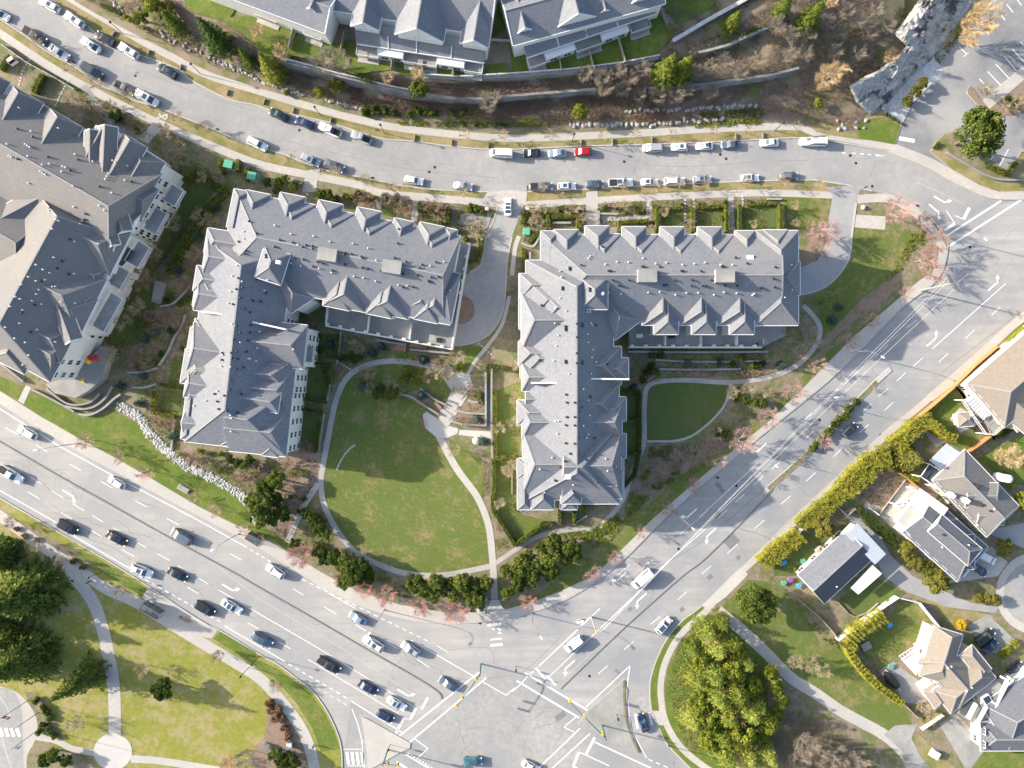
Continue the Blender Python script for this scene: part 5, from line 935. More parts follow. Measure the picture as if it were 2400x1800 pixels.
# profile per type: length, width, belt height, roof height, bonnet height, glass stations (front base, front top, rear top, rear base) as x fractions of L from the rear
CT = {'sedan': (4.7, 1.84, .92, 1.44, .78, .70, .55, .29, .13, .90), 'suv': (4.7, 1.92, 1.08, 1.70, 1.0, .74, .60, .10, .02, 1.08), 'hatch': (4.3, 1.80, .98, 1.52, .86, .75, .58, .14, .03, .98), 'van': (5.7, 2.0, 1.25, 2.2, 1.1, .88, .74, .03, .01, 1.25), 'minivan': (5.0, 1.98, 1.05, 1.75, .95, .82, .64, .06, .01, 1.05), 'pickup': (5.7, 1.98, 1.08, 1.85, 1.05, .73, .61, .41, .36, 1.05), 'canopy': (6.1, 2.0, 1.1, 1.9, 1.08, .75, .63, .02, .01, 1.1)}
PROTO = {}
def car_proto(t, sunroof=False, blackroof=False):
    L, Wd, hb, hr, hh, xf, xft, xrt, xr, ht = CT[t]; root = empty('car' if t not in ('pickup', 'van', 'canopy') else {'pickup': 'pickup_truck', 'van': 'van', 'canopy': 'pickup_truck'}[t])
    X = lambda f: (f-.5)*L
    st = np.array([0, .02, .07, .16, .3, .45, .6, .72, .82, .91, .97, 1.0]); n = len(st)
    wf = np.array([.80, .90, .97, 1, 1, 1, 1, 1, .985, .94, .82, .62])
    zt = np.interp(st, [0, .02, xr, xr+.03, xf, xf+.04, .9, .97, 1], [ht-.16, ht-.03, ht, hb, hb, hh+.06, hh, hh-.08, hh-.25])
    zl = np.interp(st, [0, .05, .12, .9, 1], [.42, .30, .26, .26, .36]); pr = []
    b = MB(); prof = lambda i: [(-.86, zl[i]), (-1, zl[i]+.16), (-1, zt[i]*.72), (-.96, zt[i]-.06), (-.80, zt[i]), (0, zt[i]+.025), (.80, zt[i]), (.96, zt[i]-.06), (1, zt[i]*.72), (1, zl[i]+.16), (.86, zl[i])]
    vs = []; k = 11
    for i in range(n): vs += [(X(st[i]), y*wf[i]*Wd/2, z) for y, z in prof(i)]
    fs = [(i*k+j, (i+1)*k+j, (i+1)*k+(j+1) % k, i*k+(j+1) % k) for i in range(n-1) for j in range(k)]+[tuple(range(k)), tuple(range(n*k-1, (n-1)*k-1, -1))]
    fs = [f[::-1] for f in fs]; b.add(vs, fs)
    # greenhouse: painted pillars and roof
    wb, wt = .80*Wd/2*1.06, .66*Wd/2*1.08
    if t in ('van', 'minivan', 'canopy'): wt = .74*Wd/2*1.08
    cs = lambda x, w, z: [(X(x), -w, z), (X(x), w, z)]
    P0 = cs(xr, wb, hb-.03)+cs(xrt, wt*.96, hr-.05)+cs((xrt+.05), wt, hr)+cs((xft-.06), wt, hr)+cs(xft, wt*.96, hr-.05)+cs(xf, wb, hb-.03)
    mid = (X((xrt+xft)/2))
    b.add(P0, [(0, 2, 3, 1), (2, 4, 5, 3), (4, 6, 7, 5), (6, 8, 9, 7), (8, 10, 11, 9)]); b.add(P0, [(0, 10, 8, 6, 4, 2), (1, 3, 5, 7, 9, 11)])
    body = b.build('body', PAINT['white'], root, smooth=False); body.material_slots[0].link = 'OBJECT'; body.material_slots[0].material = PAINT['white']
    for i, p in enumerate(body.data.polygons): p.use_smooth = i < (n-1)*k
    def lerp(a, c, u): return tuple(a[i]+(c[i]-a[i])*u for i in range(3))
    def glass(name, q, m='cglass', ins=.1, lift=.012):
        a, c, d, e = [Vector(x) for x in q]; ce = (a+c+d+e)/4; nn = (c-a).cross(e-a).normalized()
        if nn.dot(ce-Vector((ce.x*.5, 0, .6))) < 0: nn = -nn
        g = MB(); vv = [tuple(x+(ce-x)*ins+nn*lift) for x in (a, c, d, e)]; g.add(vv, [(0, 1, 2, 3)]); return g.build(name, M[m], root)
    glass('windscreen', (P0[10], P0[11], P0[9], P0[8])); 
    if t != 'canopy': glass('rear_window', (P0[0], P0[1], P0[3], P0[2]), ins=.12)
    for s in (0, 1): glass('side_window', (P0[0+s], P0[10+s], P0[8+s], P0[2+s]), ins=.13)
    if sunroof: glass('sunroof', [(X(xft-.07), -wt*.72, hr), (X(xft-.07), wt*.72, hr), (X(xft-.07)-.95, wt*.72, hr), (X(xft-.07)-.95, -wt*.72, hr)], ins=.04)
    if blackroof: glass('glass_roof', [(X(xft-.05), -wt*.9, hr), (X(xft-.05), wt*.9, hr), (X(xrt+.04), wt*.9, hr), (X(xrt+.04), -wt*.9, hr)], ins=.03)
    if t in ('suv', 'canopy') and not blackroof:
        for s in (-1, 1): g = MB(); g.bar((X(xrt+.08), s*wt*.93, hr+.07), (X(xft-.08), s*wt*.93, hr+.07), .05, .06); g.build('roof_rail', M['darkmetal'], root)
    if t == 'pickup':
        g = MB(); g.quad((X(.03), -.78*Wd/2, hb-.02+.03), (X(.35), -.78*Wd/2, hb-.02+.05), (X(.35), .78*Wd/2, hb+.03), (X(.03), .78*Wd/2, hb+.01)); g.build('truck_bed', M['bedliner'], root)
    for sx in (.18, .81):
        for s in (-1, 1):
            w = MB(); rd = .33 if t not in ('suv', 'pickup', 'canopy', 'van') else .37
            for rr, y0, y1, mm in ((rd, -.11, .11, 0), (rd*.6, -.118, .118, 1)):
                ring = [(rr*math.cos(a), rr*math.sin(a)) for a in np.linspace(0, 2*math.pi, 15)[:-1]]
                vv = [(X(sx)+x, s*(Wd/2-.1)+y, rd+z) for y in (y0, y1) for x, z in ring]; m_ = len(ring)
                w.add(vv, [(i, (i+1) % m_, m_+(i+1) % m_, m_+i) for i in range(m_)]+[tuple(range(m_-1, -1, -1)), tuple(range(m_, 2*m_))], mm)
            w.build('wheel', [M['tyre'], M['rim']], root)
    for s in (-1, 1):
        g = MB(); g.box((X(.955), s*Wd/2*.72, hh-.20), .32, .34, .17, s*-.5); g.build('headlight', M['head'], root)
        g = MB(); g.box((X(.012), s*Wd/2*.72, ht-.26), .14, .34, .2); g.build('tail_light', M['tail'], root)
        g = MB(); g.box((X(xf-.035), s*(Wd/2+.06), hb+.0), .16, .26, .16); o = g.build('mirror', PAINT['black'], root)
    return root, L
def car(t, color, F, Bk, label, opt='', group=None, z=0, ls=True):
    key = (t, opt)
    if key not in PROTO: PROTO[key] = [*car_proto(t, opt == 'sun', opt == 'glass'), False]
    r, L, used = PROTO[key]
    f = np.array(P(*F, .9+z)[:2]); k = np.array(P(*Bk, .9+z)[:2]); c = (f+k)/2; d = f-k; ml = float(np.hypot(*d))
    o = copy_tree(r) if used else r
    PROTO[key][2] = True
    o.location = (*c, z+.006); o.rotation_euler = (0, 0, math.atan2(d[1], d[0])); s = min(1.12, max(.88, ml/L)); o.scale = (s, (1+s)/2, (1+s)/2)
    cat = {'pickup': 'pickup truck', 'canopy': 'pickup truck', 'van': 'van', 'minivan': 'minivan', 'suv': 'SUV'}.get(t, 'car')
    tag(o, label, cat, group)
    for ch in KIDS[o.name]:
        if ch.name.startswith('body'): ch.material_slots[0].link = 'OBJECT'; ch.material_slots[0].material = PAINT[color]
    return o
PK = 'cars parked along the curved street'; TR = 'cars driving on the arterial road'
def pk(c, r, f, b, t, col, label, opt='', g=PK): car(t, col, T(c, r, *f), T(c, r, *b), label, opt, g)
pk(0,0,(345,-5),(508,88),'suv','white','white SUV parked topmost on the north kerb of the curved street','sun')
pk(0,0,(553,110),(730,230),'suv','white','white SUV with sunroof parked second from the top on the north kerb','sun')
pk(0,0,(828,290),(985,378),'suv','black','black SUV parked between two white cars on the north kerb')
pk(0,0,(698,330),(862,440),'sedan','white','white sedan driving up the middle of the curved street beside a black SUV','sun')
pk(0,0,(1025,382),(1195,492),'suv','white','white SUV with dark sunroof parked just below the black SUV','sun')
pk(0,0,(1365,567),(1520,660),'suv','greenblack','black SUV parked alone at the north kerb where the kerb bends','sun')
pk(0,0,(72,160),(-75,75),'sedan','white','white car on the south kerb cut by the upper west picture edge')
pk(0,0,(410,375),(190,242),'pickup','dark','dark grey pickup truck with empty bed under bare branches on the south kerb')
pk(0,0,(600,508),(415,390),'sedan','silver','silver sedan parked nose to tail behind the dark grey pickup')
pk(0,0,(885,672),(700,550),'minivan','dark','dark grey minivan parked alone on the south kerb, opposite the bending kerb')
pk(0,0,(1165,805),(990,714),'pickup','grey','grey pickup parked half under a bare tree, close to a white minivan')
pk(0,0,(1370,903),(1170,792),'minivan','white','white minivan with black sunroof parked beside the grey pickup','sun')
car('suv','white',T(1,0,92,1285),T(0,0,2140,1195),'white SUV parked alone on the south kerb opposite the pair of dark cars','',PK)
pk(1,0,(115,950),(275,1030),'sedan','greenblack','greenish black sedan first in the row of four on the north kerb')
pk(1,0,(340,1027),(503,1098),'sedan','navy','dark navy sedan parked before a white pickup')
pk(1,0,(545,1077),(733,1163),'pickup','white','white crew-cab pickup with black open bed on the north kerb')
pk(1,0,(827,1150),(992,1222),'pickup','silver','silver pickup with long black bed cover, last of the four on the north kerb')
pk(1,0,(550,1418),(390,1348),'minivan','silver','silver minivan with sunroof on the south kerb before a grey SUV','sun')
pk(1,0,(758,1470),(590,1397),'suv','grey','grey SUV with sunroof on the south kerb by the garden steps','sun')
pk(1,0,(1445,1570),(1280,1545),'sedan','white','white sedan parked alone on the south kerb above the slanted block')
pk(1,0,(1870,1615),(1705,1595),'sedan','silver','silver sedan on the south kerb just before the short driveway')
car('van','white',T(1,0,2020,1318),T(2,0,8,1330),'white delivery van parked first in the row above the driveway mouth','',PK)
pk(2,0,(92,1322),(245,1318),'sedan','black','black sedan parked between the white van and a pale blue sedan')
pk(2,0,(310,1325),(472,1320),'sedan','skyblue','pale blue sedan parked next to the red hatchback')
pk(2,0,(535,1312),(688,1306),'hatch','red','bright red hatchback, the only red car on the street')
pk(2,0,(1128,1278),(1303,1276),'minivan','silver','silver white minivan with roof rails heading a row on the north kerb')
pk(2,0,(1375,1270),(1522,1268),'hatch','white','white hatchback with small sunroof next to the silver white minivan','sun')
pk(2,0,(1588,1262),(1740,1255),'sedan','white','white sedan with sunroof beside a blue grey sedan','sun')
pk(2,0,(1808,1250),(1968,1245),'sedan','slate','blue grey sedan with sunroof on the north kerb','sun')
car('sedan','white',T(2,0,2145,1232),T(3,0,95,1228),'white sedan parked alone between the blue grey sedan and the long truck','',PK)
pk(2,0,(352,1607),(152,1612),'pickup','grey','dark grey pickup with open black bed beside the driveway mouth')
pk(2,0,(553,1606),(392,1610),'hatch','white','white hatchback with dark sunroof behind the dark grey pickup','sun')
pk(2,0,(787,1590),(640,1592),'suv','slate','slate blue SUV parked across the garden stair','sun')
pk(2,0,(1045,1575),(832,1580),'pickup','white','white pickup with sunroof and dark bed on the south kerb','sun')
pk(2,0,(1265,1570),(1112,1572),'sedan','white','white sedan with sunroof between the white pickup and a white SUV','sun')
pk(2,0,(1495,1562),(1315,1568),'suv','white','plain white SUV on the south kerb next to a silver SUV')
pk(2,0,(1725,1549),(1565,1552),'suv','silver','silver SUV with twin roof panels on the south kerb','sun')
pk(2,0,(2140,1532),(1980,1536),'sedan','white','white sedan standing alone on the south kerb near its east end','sun')
pk(3,0,(275,1222),(505,1225),'canopy','white','long white truck with canopy and roof rails, easternmost on the north kerb')
pk(3,0,(258,1518),(105,1518),'suv','grey','silver grey SUV, easternmost car on the south kerb')
pk(1,1,(2178,45),(2176,205),'sedan','white','white car with black glass roof standing in the short driveway','glass', 'cars on driveways')
pk(0,2,(155,377),(315,463),'hatch','white','white hatchback driving in the northern lanes at the far west end','', TR)
pk(0,2,(200,845),(-20,715),'pickup','white','white pickup with dark bed driving east, cut by the west edge','', TR)
pk(0,2,(935,815),(1072,892),'hatch','white','small white hatchback driving west beside the green verge','', TR)
pk(0,2,(675,1293),(492,1182),'suv','black','black SUV driving on the south edge line','', TR)
pk(0,2,(1090,1383),(922,1287),'sedan','black','black sedan driving just ahead of the black SUV','', TR)
pk(0,2,(1480,1267),(1655,1370),'minivan','slate','slate grey minivan driving west next to the median','', TR)
car('suv','white',T(0,2,1315,1655),T(0,2,1135,1575),'white SUV with sunroof beside a black sedan in the kerb lane','sun',TR)
car('sedan','black',T(0,3,1610,32),T(0,2,1450,1605),'black sedan alongside the white SUV with sunroof','',TR)
pk(0,3,(1850,332),(1688,232),'suv','black','black SUV with roof rail passing the bus shelter','', TR)
pk(0,3,(2085,318),(1915,215),'sedan','white','white coupe with black glass roof next to the bus stop lane','glass', TR)
pk(1,3,(140,605),(-30,500),'suv','slate','blue grey SUV driving behind the black pickup','sun', TR)
car('suv','white',T(1,2,92,1570),T(1,3,240,8),'white SUV driving west past the red-twig trees at the long hedge','',TR)
pk(1,3,(803,325),(952,412),'sedan','skyblue','pale blue sedan driving west alone past the blossoming trees','', TR)
pk(1,3,(928,532),(1098,638),'suv','white','white SUV with black sunroof next to the median','sun', TR)
pk(1,3,(1260,582),(1408,680),'suv','silver','silver SUV driving west away from the junction','sun', TR)
pk(1,3,(725,825),(535,712),'pickup','black','black pickup with open bed driving to the junction','', TR)
pk(1,3,(1045,1015),(888,922),'sedan','navy','navy sedan queueing behind the white coupe','', TR)
pk(1,3,(1293,1153),(1135,1057),'sedan','white','white coupe with black glass roof waiting at the stop line','glass', TR)
pk(1,3,(1185,1253),(1045,1177),'hatch','navy','navy hatchback waiting at the stop line in the kerb lane','', TR)
pk(1,3,(1582,887),(1730,983),'sedan','slate','slate blue sedan leaving the junction over the crosswalk lines','', TR)
pk(1,3,(1955,1598),(1790,1608),'suv','teal','teal SUV crossing the middle of the junction','sun', TR)
car('van','white',T(2,3,1050,92),T(2,3,1205,-48),'white van driving down the diagonal road','','cars driving on the diagonal road'); D = 'cars driving on the diagonal road'
pk(2,3,(467,645),(605,532),'minivan','white','white minivan driving towards the junction on the diagonal road','', D)
pk(2,3,(1370,365),(1255,492),'hatch','white','white hatchback with black glass roof driving up beside the curved green verge','glass', D)
pk(2,3,(1110,1192),(1160,1352),'sedan','navy','navy sedan crossing the zebra bars in the slip lane','', D)
pk(2,3,(240,1690),(90,1612),'sedan','white','white sedan cut by the bottom edge inside the junction','', D)
pk(3,2,(760,352),(655,450),'suv','black','black SUV driving up beside the planted median','', D)
G = 'cars on driveways'
def dv(c, r, f, b, t, col, label, opt=''): car(t, col, T(c, r, *f), T(c, r, *b), label, opt, G, BZ+.04)
dv(3,3,(1950,470),(1805,585),'suv','greenblack','dark SUV parked on the drive beside a dark sedan at the tan house')
dv(3,3,(1985,560),(1860,665),'sedan','navy','dark blue sedan parked beside the dark SUV at the tan house')
dv(3,3,(2215,760),(2090,855),'sedan','navy','dark car parked by the dark grey house at the picture edge','glass')
dv(3,2,(1885,1640),(1780,1575),'sedan','navy','dark blue car parked nose out at the white garage door','glass')
dv(3,2,(1945,1530),(1845,1480),'minivan','white','white minivan parked beside the dark blue car at the dark grey roof')
# covered boat on its trailer behind the tan house
bt = empty('covered_boat', P(*T(3,3,1050,880), BZ), 'black covered boat on a white trailer beside the columnar hedge', 'boat'); a = math.atan2(-(900-930), 0)
ang = math.atan2(-(835-930), (1000-1085)); b = MB(); L_ = 4.6; 
pts = [(-.5, .8), (-.3, 1.0), (0, 1.05), (.25, .9), (.42, .45), (.5, .05)]
ca, sa = math.cos(ang), math.sin(ang); o = P(*T(3,3,1045,880), BZ); vs = []
for x, w in pts:
    for y, z in ((-w, .7), (-w*.9, 1.15), (0, 1.5), (w*.9, 1.15), (w, .7)): X_, Y_ = x*L_, y; vs.append((o[0]+X_*ca-Y_*sa, o[1]+X_*sa+Y_*ca, o[2]+z))
b.add(vs, [(i*5+j, (i+1)*5+j, (i+1)*5+j+1, i*5+j+1) for i in range(5) for j in range(4)]+[(0, 1, 2, 3, 4)]); b.build('boat_cover', M['darkmetal'], bt, smooth=True)
b = MB(); b.box((o[0], o[1], o[2]+.35), 4.4, 1.5, .25, ang); b.box((o[0]-2.9*ca, o[1]-2.9*sa, o[2]+.35), 1.6, .2, .15, ang); b.build('trailer', M['trim'], bt)
for s in (-1, 1): b = MB(); b.box((o[0]-.2*ca-s*1.0*-sa, o[1]-.2*sa-s*1.0*ca, o[2]), .6, .2, .6, ang); b.build('wheel', M['tyre'], bt)
# ================= plants =================
rn = np.random.default_rng(11)
def rand_dirs(n):
    v = rn.normal(size=(n, 3)); return v/np.linalg.norm(v, axis=1, keepdims=True)
def cards(C, size, name, mat, flat=.35, asp=.6, N=None):
    """leaf quads centred at C, roughly facing N (outward) with jitter"""
    n = len(C); d = rand_dirs(n)
    if N is not None: d = d*(1-flat)+N*flat*1.6; d /= np.linalg.norm(d, axis=1, keepdims=True)
    a = np.cross(d, rand_dirs(n)); a /= np.linalg.norm(a, axis=1, keepdims=True)+1e-9; b = np.cross(d, a)
    s = size*(.6+.8*rn.random((n, 1))); a = a*s; b = b*s*asp
    V = np.stack([C-a, C-b*.9, C+a, C+b*.9], 1).reshape(-1, 3); return V, np.arange(4*n).reshape(n, 4)
def clump_cloud(centres, radii, per, flat=True):
    Cs = []; Ns = []
    for c, r in zip(centres, radii):
        d = rand_dirs(per); rr = r*(.55+.5*rn.random((per, 1))); q = d*rr; q[:, 2] *= .8
        Cs.append(np.array(c)+q); Ns.append(d)
    return np.concatenate(Cs), np.concatenate(Ns)
def obj_of(name, me, parent=None):
    o = bpy.data.objects.new(name, me); put(o, parent); ORG[o.name] = np.zeros(3); return o
def trunk_obj(name, h, r0, r1, parent, mat='bark', bend=.1):
    b = MB(); pts = [(rn.normal()*bend*k/3, rn.normal()*bend*k/3, h*k/4) for k in range(5)]; pts[0] = (0, 0, -.3)
    b.tube(pts, np.linspace(r0, r1, 5), 7); return b.build(name, M[mat], parent)
def proto_broad(R_, h, mat, nc=26, per=150, leaf=.22, squat=.75, kind='evergreen_tree', trunk=True):
    root = empty(kind); base = h-2*R_*squat; cs = []; rs = []
    for i in range(nc):
        d = rand_dirs(1)[0]; d[2] = abs(d[2])*.9-.15; k = .62+.3*rn.random()
        cs.append((d[0]*R_*k, d[1]*R_*k, h-R_*squat+d[2]*R_*squat*k)); rs.append(R_*(.22+.2*rn.random()))
    cs.append((0, 0, h-R_*squat)); rs.append(R_*.55)
    C, Nn = clump_cloud(cs, rs, per); V, F = cards(C, leaf, '', None, N=Nn, flat=.45)
    if trunk: trunk_obj('trunk', h*.7, .16+.02*h, .06, root)
    obj_of('crown', mesh_np('crown', V, F, M[mat]), root); return root
def proto_shrub(R_, h, mat, nc=9, per=110, leaf=.13, kind='shrub'):
    cs = []; rs = []
    for i in range(nc):
        a = rn.random()*6.28; k = R_*.62*math.sqrt(rn.random()); cs.append((k*math.cos(a), k*math.sin(a), h*(.35+.35*rn.random()))); rs.append(R_*(.32+.2*rn.random()))
    C, Nn = clump_cloud(cs, rs, per); C[:, 2] = np.maximum(C[:, 2], .02); V, F = cards(C, leaf, '', None, N=Nn, flat=.45)
    o = obj_of(kind, mesh_np(kind, V, F, M[mat])); return o
def proto_conifer(R_, h, mat, layers=20, br=11, leaf=.30, droop=.25, kind='conifer_tree', taper=.85, base=.08, dens=1.0, asp=.55):
    root = empty(kind); Cs = []; Ns = []
    for L in range(layers):
        t = L/(layers-1); z = h*(base+(1-base)*t); rad = R_*(1-t)**taper*(.88+.2*rn.random())+.12
        nb = max(4, int(br*(1-.55*t))); a0 = rn.random()*6.28
        for k in range(nb):
            a = a0+6.283*k/nb+rn.normal()*.12; rl = rad*(.72+.4*rn.random()); m = max(4, int(9*dens*rl/R_)+4)
            s = (np.arange(m)+rn.random(m))/m; wdt = .16*rl*(1-s)+.10
            off = rn.normal(size=m)*wdt
            x = np.cos(a)*s*rl-np.sin(a)*off; y = np.sin(a)*s*rl+np.cos(a)*off; zz = z-droop*rl*s**1.6+.06*rn.normal(size=m)
            Cs.append(np.stack([x, y, zz], 1)); Ns.append(np.tile((.25*math.cos(a), .25*math.sin(a), 1), (m, 1)))
    C = np.concatenate(Cs); Nn = np.concatenate(Ns); C[:, 2] = np.maximum(C[:, 2], .1); V, F = cards(C, leaf, '', None, N=Nn, flat=.5, asp=asp)
    trunk_obj('trunk', h*.96, .05+.022*h, .03, root, bend=.03); obj_of('crown', mesh_np('crown', V, F, M[mat]), root); return root
def proto_bare(h, spread, mat, wood='bark', limbs=6, sub=5, tw=7, r=.02, kind='bare_tree', low=.25, up=.55, rt=.09):
    """leafless tree: trunk and limbs as wood, fine twigs as the crown"""
    root = empty(kind); wd = MB(); V = []; F = []
    def seg(p, q, r0, r1, tgt):
        d = (q-p); L = d.length
        if L < 1e-4: return
        d /= L; a = d.orthogonal().normalized(); b_ = d.cross(a); base = len(V)
        for pt, rr in ((p, r0), (q, r1)):
            for k in range(3):
                t = 2.094*k; V.append(tuple(pt+(a*math.cos(t)+b_*math.sin(t))*rr))
        for k in range(3): F.append((base+k, base+(k+1) % 3, base+3+(k+1) % 3, base+3+k))
    top = Vector((rn.normal()*.1, rn.normal()*.1, h*.62)); wd.tube([(0, 0, -.3), (0, 0, h*low), tuple(top)], [rt, rt*.8, rt*.35], 6)
    for i in range(limbs):
        t = low+(.62-low)*(i+.3)/limbs; p = Vector((0, 0, h*t)); a = 2.4*i+rn.normal()*.3; ln_ = spread*(.75+.35*rn.random())*(1-.25*(i/limbs))
        e = p+Vector((math.cos(a)*ln_*.62, math.sin(a)*ln_*.62, ln_*up*(.8+.5*rn.random()))); wd.tube([tuple(p), tuple(p*.5+e*.5+Vector((0, 0, -.05*ln_))), tuple(e)], [rt*.45, rt*.32, rt*.16], 5, cap=False)
        for j in range(sub):
            s = .35+.65*j/max(1, sub-1); q = p+(e-p)*s; a2 = a+rn.normal()*.75; l2 = ln_*(.42+.2*rn.random())*(1.15-.35*s)
            e2 = q+Vector((math.cos(a2)*l2*.8, math.sin(a2)*l2*.8, l2*up*(.5+rn.random()))); seg(q, e2, r*1.5, r*.9, 0)
            for k in range(tw):
                s3 = .2+.8*rn.random(); q3 = q+(e2-q)*s3; a3 = a2+rn.normal()*.8; l3 = l2*(.35+.4*rn.random())
                e3 = q3+Vector((math.cos(a3)*l3*.8, math.sin(a3)*l3*.8, l3*(up*.9*rn.random()+.1))); seg(q3, e3, r, r*.55, 0)
                for m_ in range(2):
                    q4 = q3+(e3-q3)*(.3+.6*rn.random()); a4 = a3+rn.normal()*.8; l4 = l3*(.4+.3*rn.random()); seg(q4, q4+Vector((math.cos(a4)*l4, math.sin(a4)*l4, l4*.6*rn.random())), r*.7, r*.45, 0)
    wd.build('trunk', M[wood], root); obj_of('crown', mesh_np('crown', np.array(V), np.array(F), M[mat]), root); return root
M['lf_grove'] = leafmat('fresh_grove_leaves', (.15, .21, .04), (.36, .38, .09), .5)
# the photo shows a crown, not a foot: how high above the foot the middle of a crown sits
MIDH = {'conbig': 5, 'con': 4.5, 'conlt': 5, 'feather': 5, 'bigbroad': 5, 'ever': 2.4, 'everlime': 2.4, 'olive': 3, 'goldcon': 4.5, 'gold_t': 3, 'greyt': 3, 'pinkbig': 2, 'pink': 2, 'red': 2}
PL = {}
def reg(key, fn, n=3): PL[key] = [[fn(i), False] for i in range(n)]
def plant(key, u, v, label, cat, size=1.0, group=None, z=None, hz=None, name=None):
    i = rn.integers(len(PL[key])); pr = PL[key][i]; o = copy_tree(pr[0]) if pr[1] else pr[0]; pr[1] = True
    zz = (hill_z(u, v) if z is None else z); xy = P(u, v, zz+MIDH.get(key, 0)*size); o.location = (xy[0], xy[1], zz); o.rotation_euler = (0, 0, rn.random()*6.28); k = size*(.92+.16*rn.random()); o.scale = (k, k, (hz or 1)*k)
    if name: o.name = name
    return tag(o, label, cat, group)
reg('con', lambda i: proto_conifer(3.2+.4*i, 13, 'lf_con', 22, 13, .34, dens=1.5))
reg('conbig', lambda i: proto_conifer(7.5+.8*i, 17, 'lf_con', 26, 26, .52, .30, dens=2.4, taper=.7, kind='dark_conifer'), 2)
reg('conlt', lambda i: proto_conifer(3.4, 11, 'lf_conlight', 20, 14, .34, dens=1.6, kind='light_green_conifer'), 2)
reg('blue', lambda i: proto_conifer(1.25, 3.2, 'lf_blue', 11, 10, .17, .12, kind='blue_spruce'))
reg('ever', lambda i: proto_broad(2.0, 4.6, 'lf_shrub', 24, 130, .20, kind='evergreen_tree'), 4)
reg('everlime', lambda i: proto_broad(2.0, 4.4, 'lf_lime', 22, 120, .20, kind='lime_green_tree'), 2)
reg('bigbroad', lambda i: proto_broad(4.6, 9, 'lf_shrub', 42, 240, .30, kind='broadleaf_tree'), 2)
reg('olive', lambda i: proto_broad(3.2, 6, 'lf_olive', 30, 170, .25, kind='olive_green_tree'), 2)
reg('feather', lambda i: proto_conifer(4.3, 9+i, ['lf_conlight', 'lf_grove', 'lf_grove'][i], 14, 13, .46, .55, dens=1.5, taper=.5, asp=.3, kind='feathery_tree'), 3)
reg('goldcon', lambda i: proto_conifer(5.0, 10, 'lf_olive', 20, 18, .42, .35, dens=2.0, kind='golden_conifer'), 1)
reg('shrub', lambda i: proto_shrub(.85, 1.1, 'lf_shrub'), 4); reg('box', lambda i: proto_shrub(.6, .85, 'lf_box', 8, 90, .10, kind='boxwood_ball')); reg('lime', lambda i: proto_shrub(.9, 1.1, 'lf_lime'), 3)
reg('yel', lambda i: proto_shrub(.9, 1.2, 'lf_yel', kind='yellow_shrub'), 2); reg('heath', lambda i: proto_shrub(1.0, .9, 'lf_heath', kind='brown_shrub'), 3); reg('gold', lambda i: proto_shrub(1.1, 1.5, 'lf_gold', 10, 130, .12, kind='blossoming_shrub'), 1)
reg('pink', lambda i: proto_bare(6.2, 2.5, 'tw_pink', limbs=8, sub=6, tw=8, r=.017, kind='bare_street_tree'), 4); reg('pinkbig', lambda i: proto_bare(7, 3.4, 'tw_pink', 'barkpale', 9, 7, 9, .021, kind='bare_blossom_tree'), 3)
reg('red', lambda i: proto_bare(4.6, 2.6, 'tw_red', limbs=9, sub=6, tw=8, r=.022, kind='red_twig_tree'), 3)
reg('beige', lambda i: proto_bare(5.2, 2.5, 'tw_beige', 'barkpale', 8, 6, 7, .02, kind='bare_garden_tree'), 4); reg('thin', lambda i: proto_bare(5.8, 1.8, 'tw_beige', 'barkpale', 7, 5, 6, .021, kind='thin_bare_tree', rt=.07), 3)
reg('gold_t', lambda i: proto_bare(8, 3.0, 'tw_gold', 'barkpale', 12, 8, 10, .026, kind='golden_twig_tree', up=.9, low=.08), 3); reg('greyt', lambda i: proto_bare(8, 3.6, 'tw_grey', 'barkpale', 10, 8, 9, .026, kind='grey_twig_tree', up=.8, low=.1), 3)
reg('twigb', lambda i: proto_bare(1.6, 1.2, 'tw_brown', 'bark', 8, 5, 6, .013, kind='bare_shrub', low=.05, rt=.03), 3); reg('twigbe', lambda i: proto_bare(1.7, 1.2, 'tw_beige', 'bark', 8, 5, 6, .013, kind='bare_shrub', low=.05, rt=.03), 3)
# ---- rows of street trees (label says where in its row) ----
ORD = ['first', 'second', 'third', 'fourth', 'fifth', 'sixth', 'seventh', 'eighth', 'ninth', 'tenth', 'eleventh', 'twelfth', 'thirteenth', 'fourteenth', 'fifteenth', 'sixteenth', 'seventeenth', 'eighteenth', 'nineteenth', 'twentieth', 'twenty-first', 'twenty-second', 'twenty-third', 'twenty-fourth', 'twenty-fifth', 'twenty-sixth', 'twenty-seventh', 'twenty-eighth', 'twenty-ninth', 'thirtieth']
def row(key, pts, what, where, cat, group, size=1, z=None, sizes=None):
    for i, (u, v) in enumerate(pts): plant(key, u, v, f'{what}, {ORD[i] if i < len(ORD) else "one"} {where}', cat, sizes[i] if sizes else size, group, z)
row('pink', TP(0,2,780,490,1060,625,1280,760,1680,975,1880,1090,2120,1240)+TP(1,2,50,1350,420,1445), 'pink-twigged bare street tree', 'from the west end of the arterial pavement', 'tree', 'pink street trees along the arterial', z=BZ, sizes=[1.0,.75,.95,.55,.75,.8,.6,1.05])
row('red', TP(1,2,400,1470)+TP(1,3,740,20,950,100,1140,160,1430,260,1730,290)+TP(2,3,140,210), 'red-twigged bare tree', 'along the pavement curving below the oval lawn, counted from the west', 'tree', 'red-twig trees on the curved pavement', z=BZ, sizes=[1.15,.8,1.05,1.1,.95,1.25,.85])
row('pink', TP(2,3,660,0)+TP(2,2,690,1620,880,1480,1110,1270,1340,1070,1560,870,1770,670), 'pale pink bare street tree', 'up the north side of the diagonal road', 'tree', 'pale pink street trees along the diagonal road', z=BZ, sizes=[.6,.85,.8,.75,.9,.95,.9])
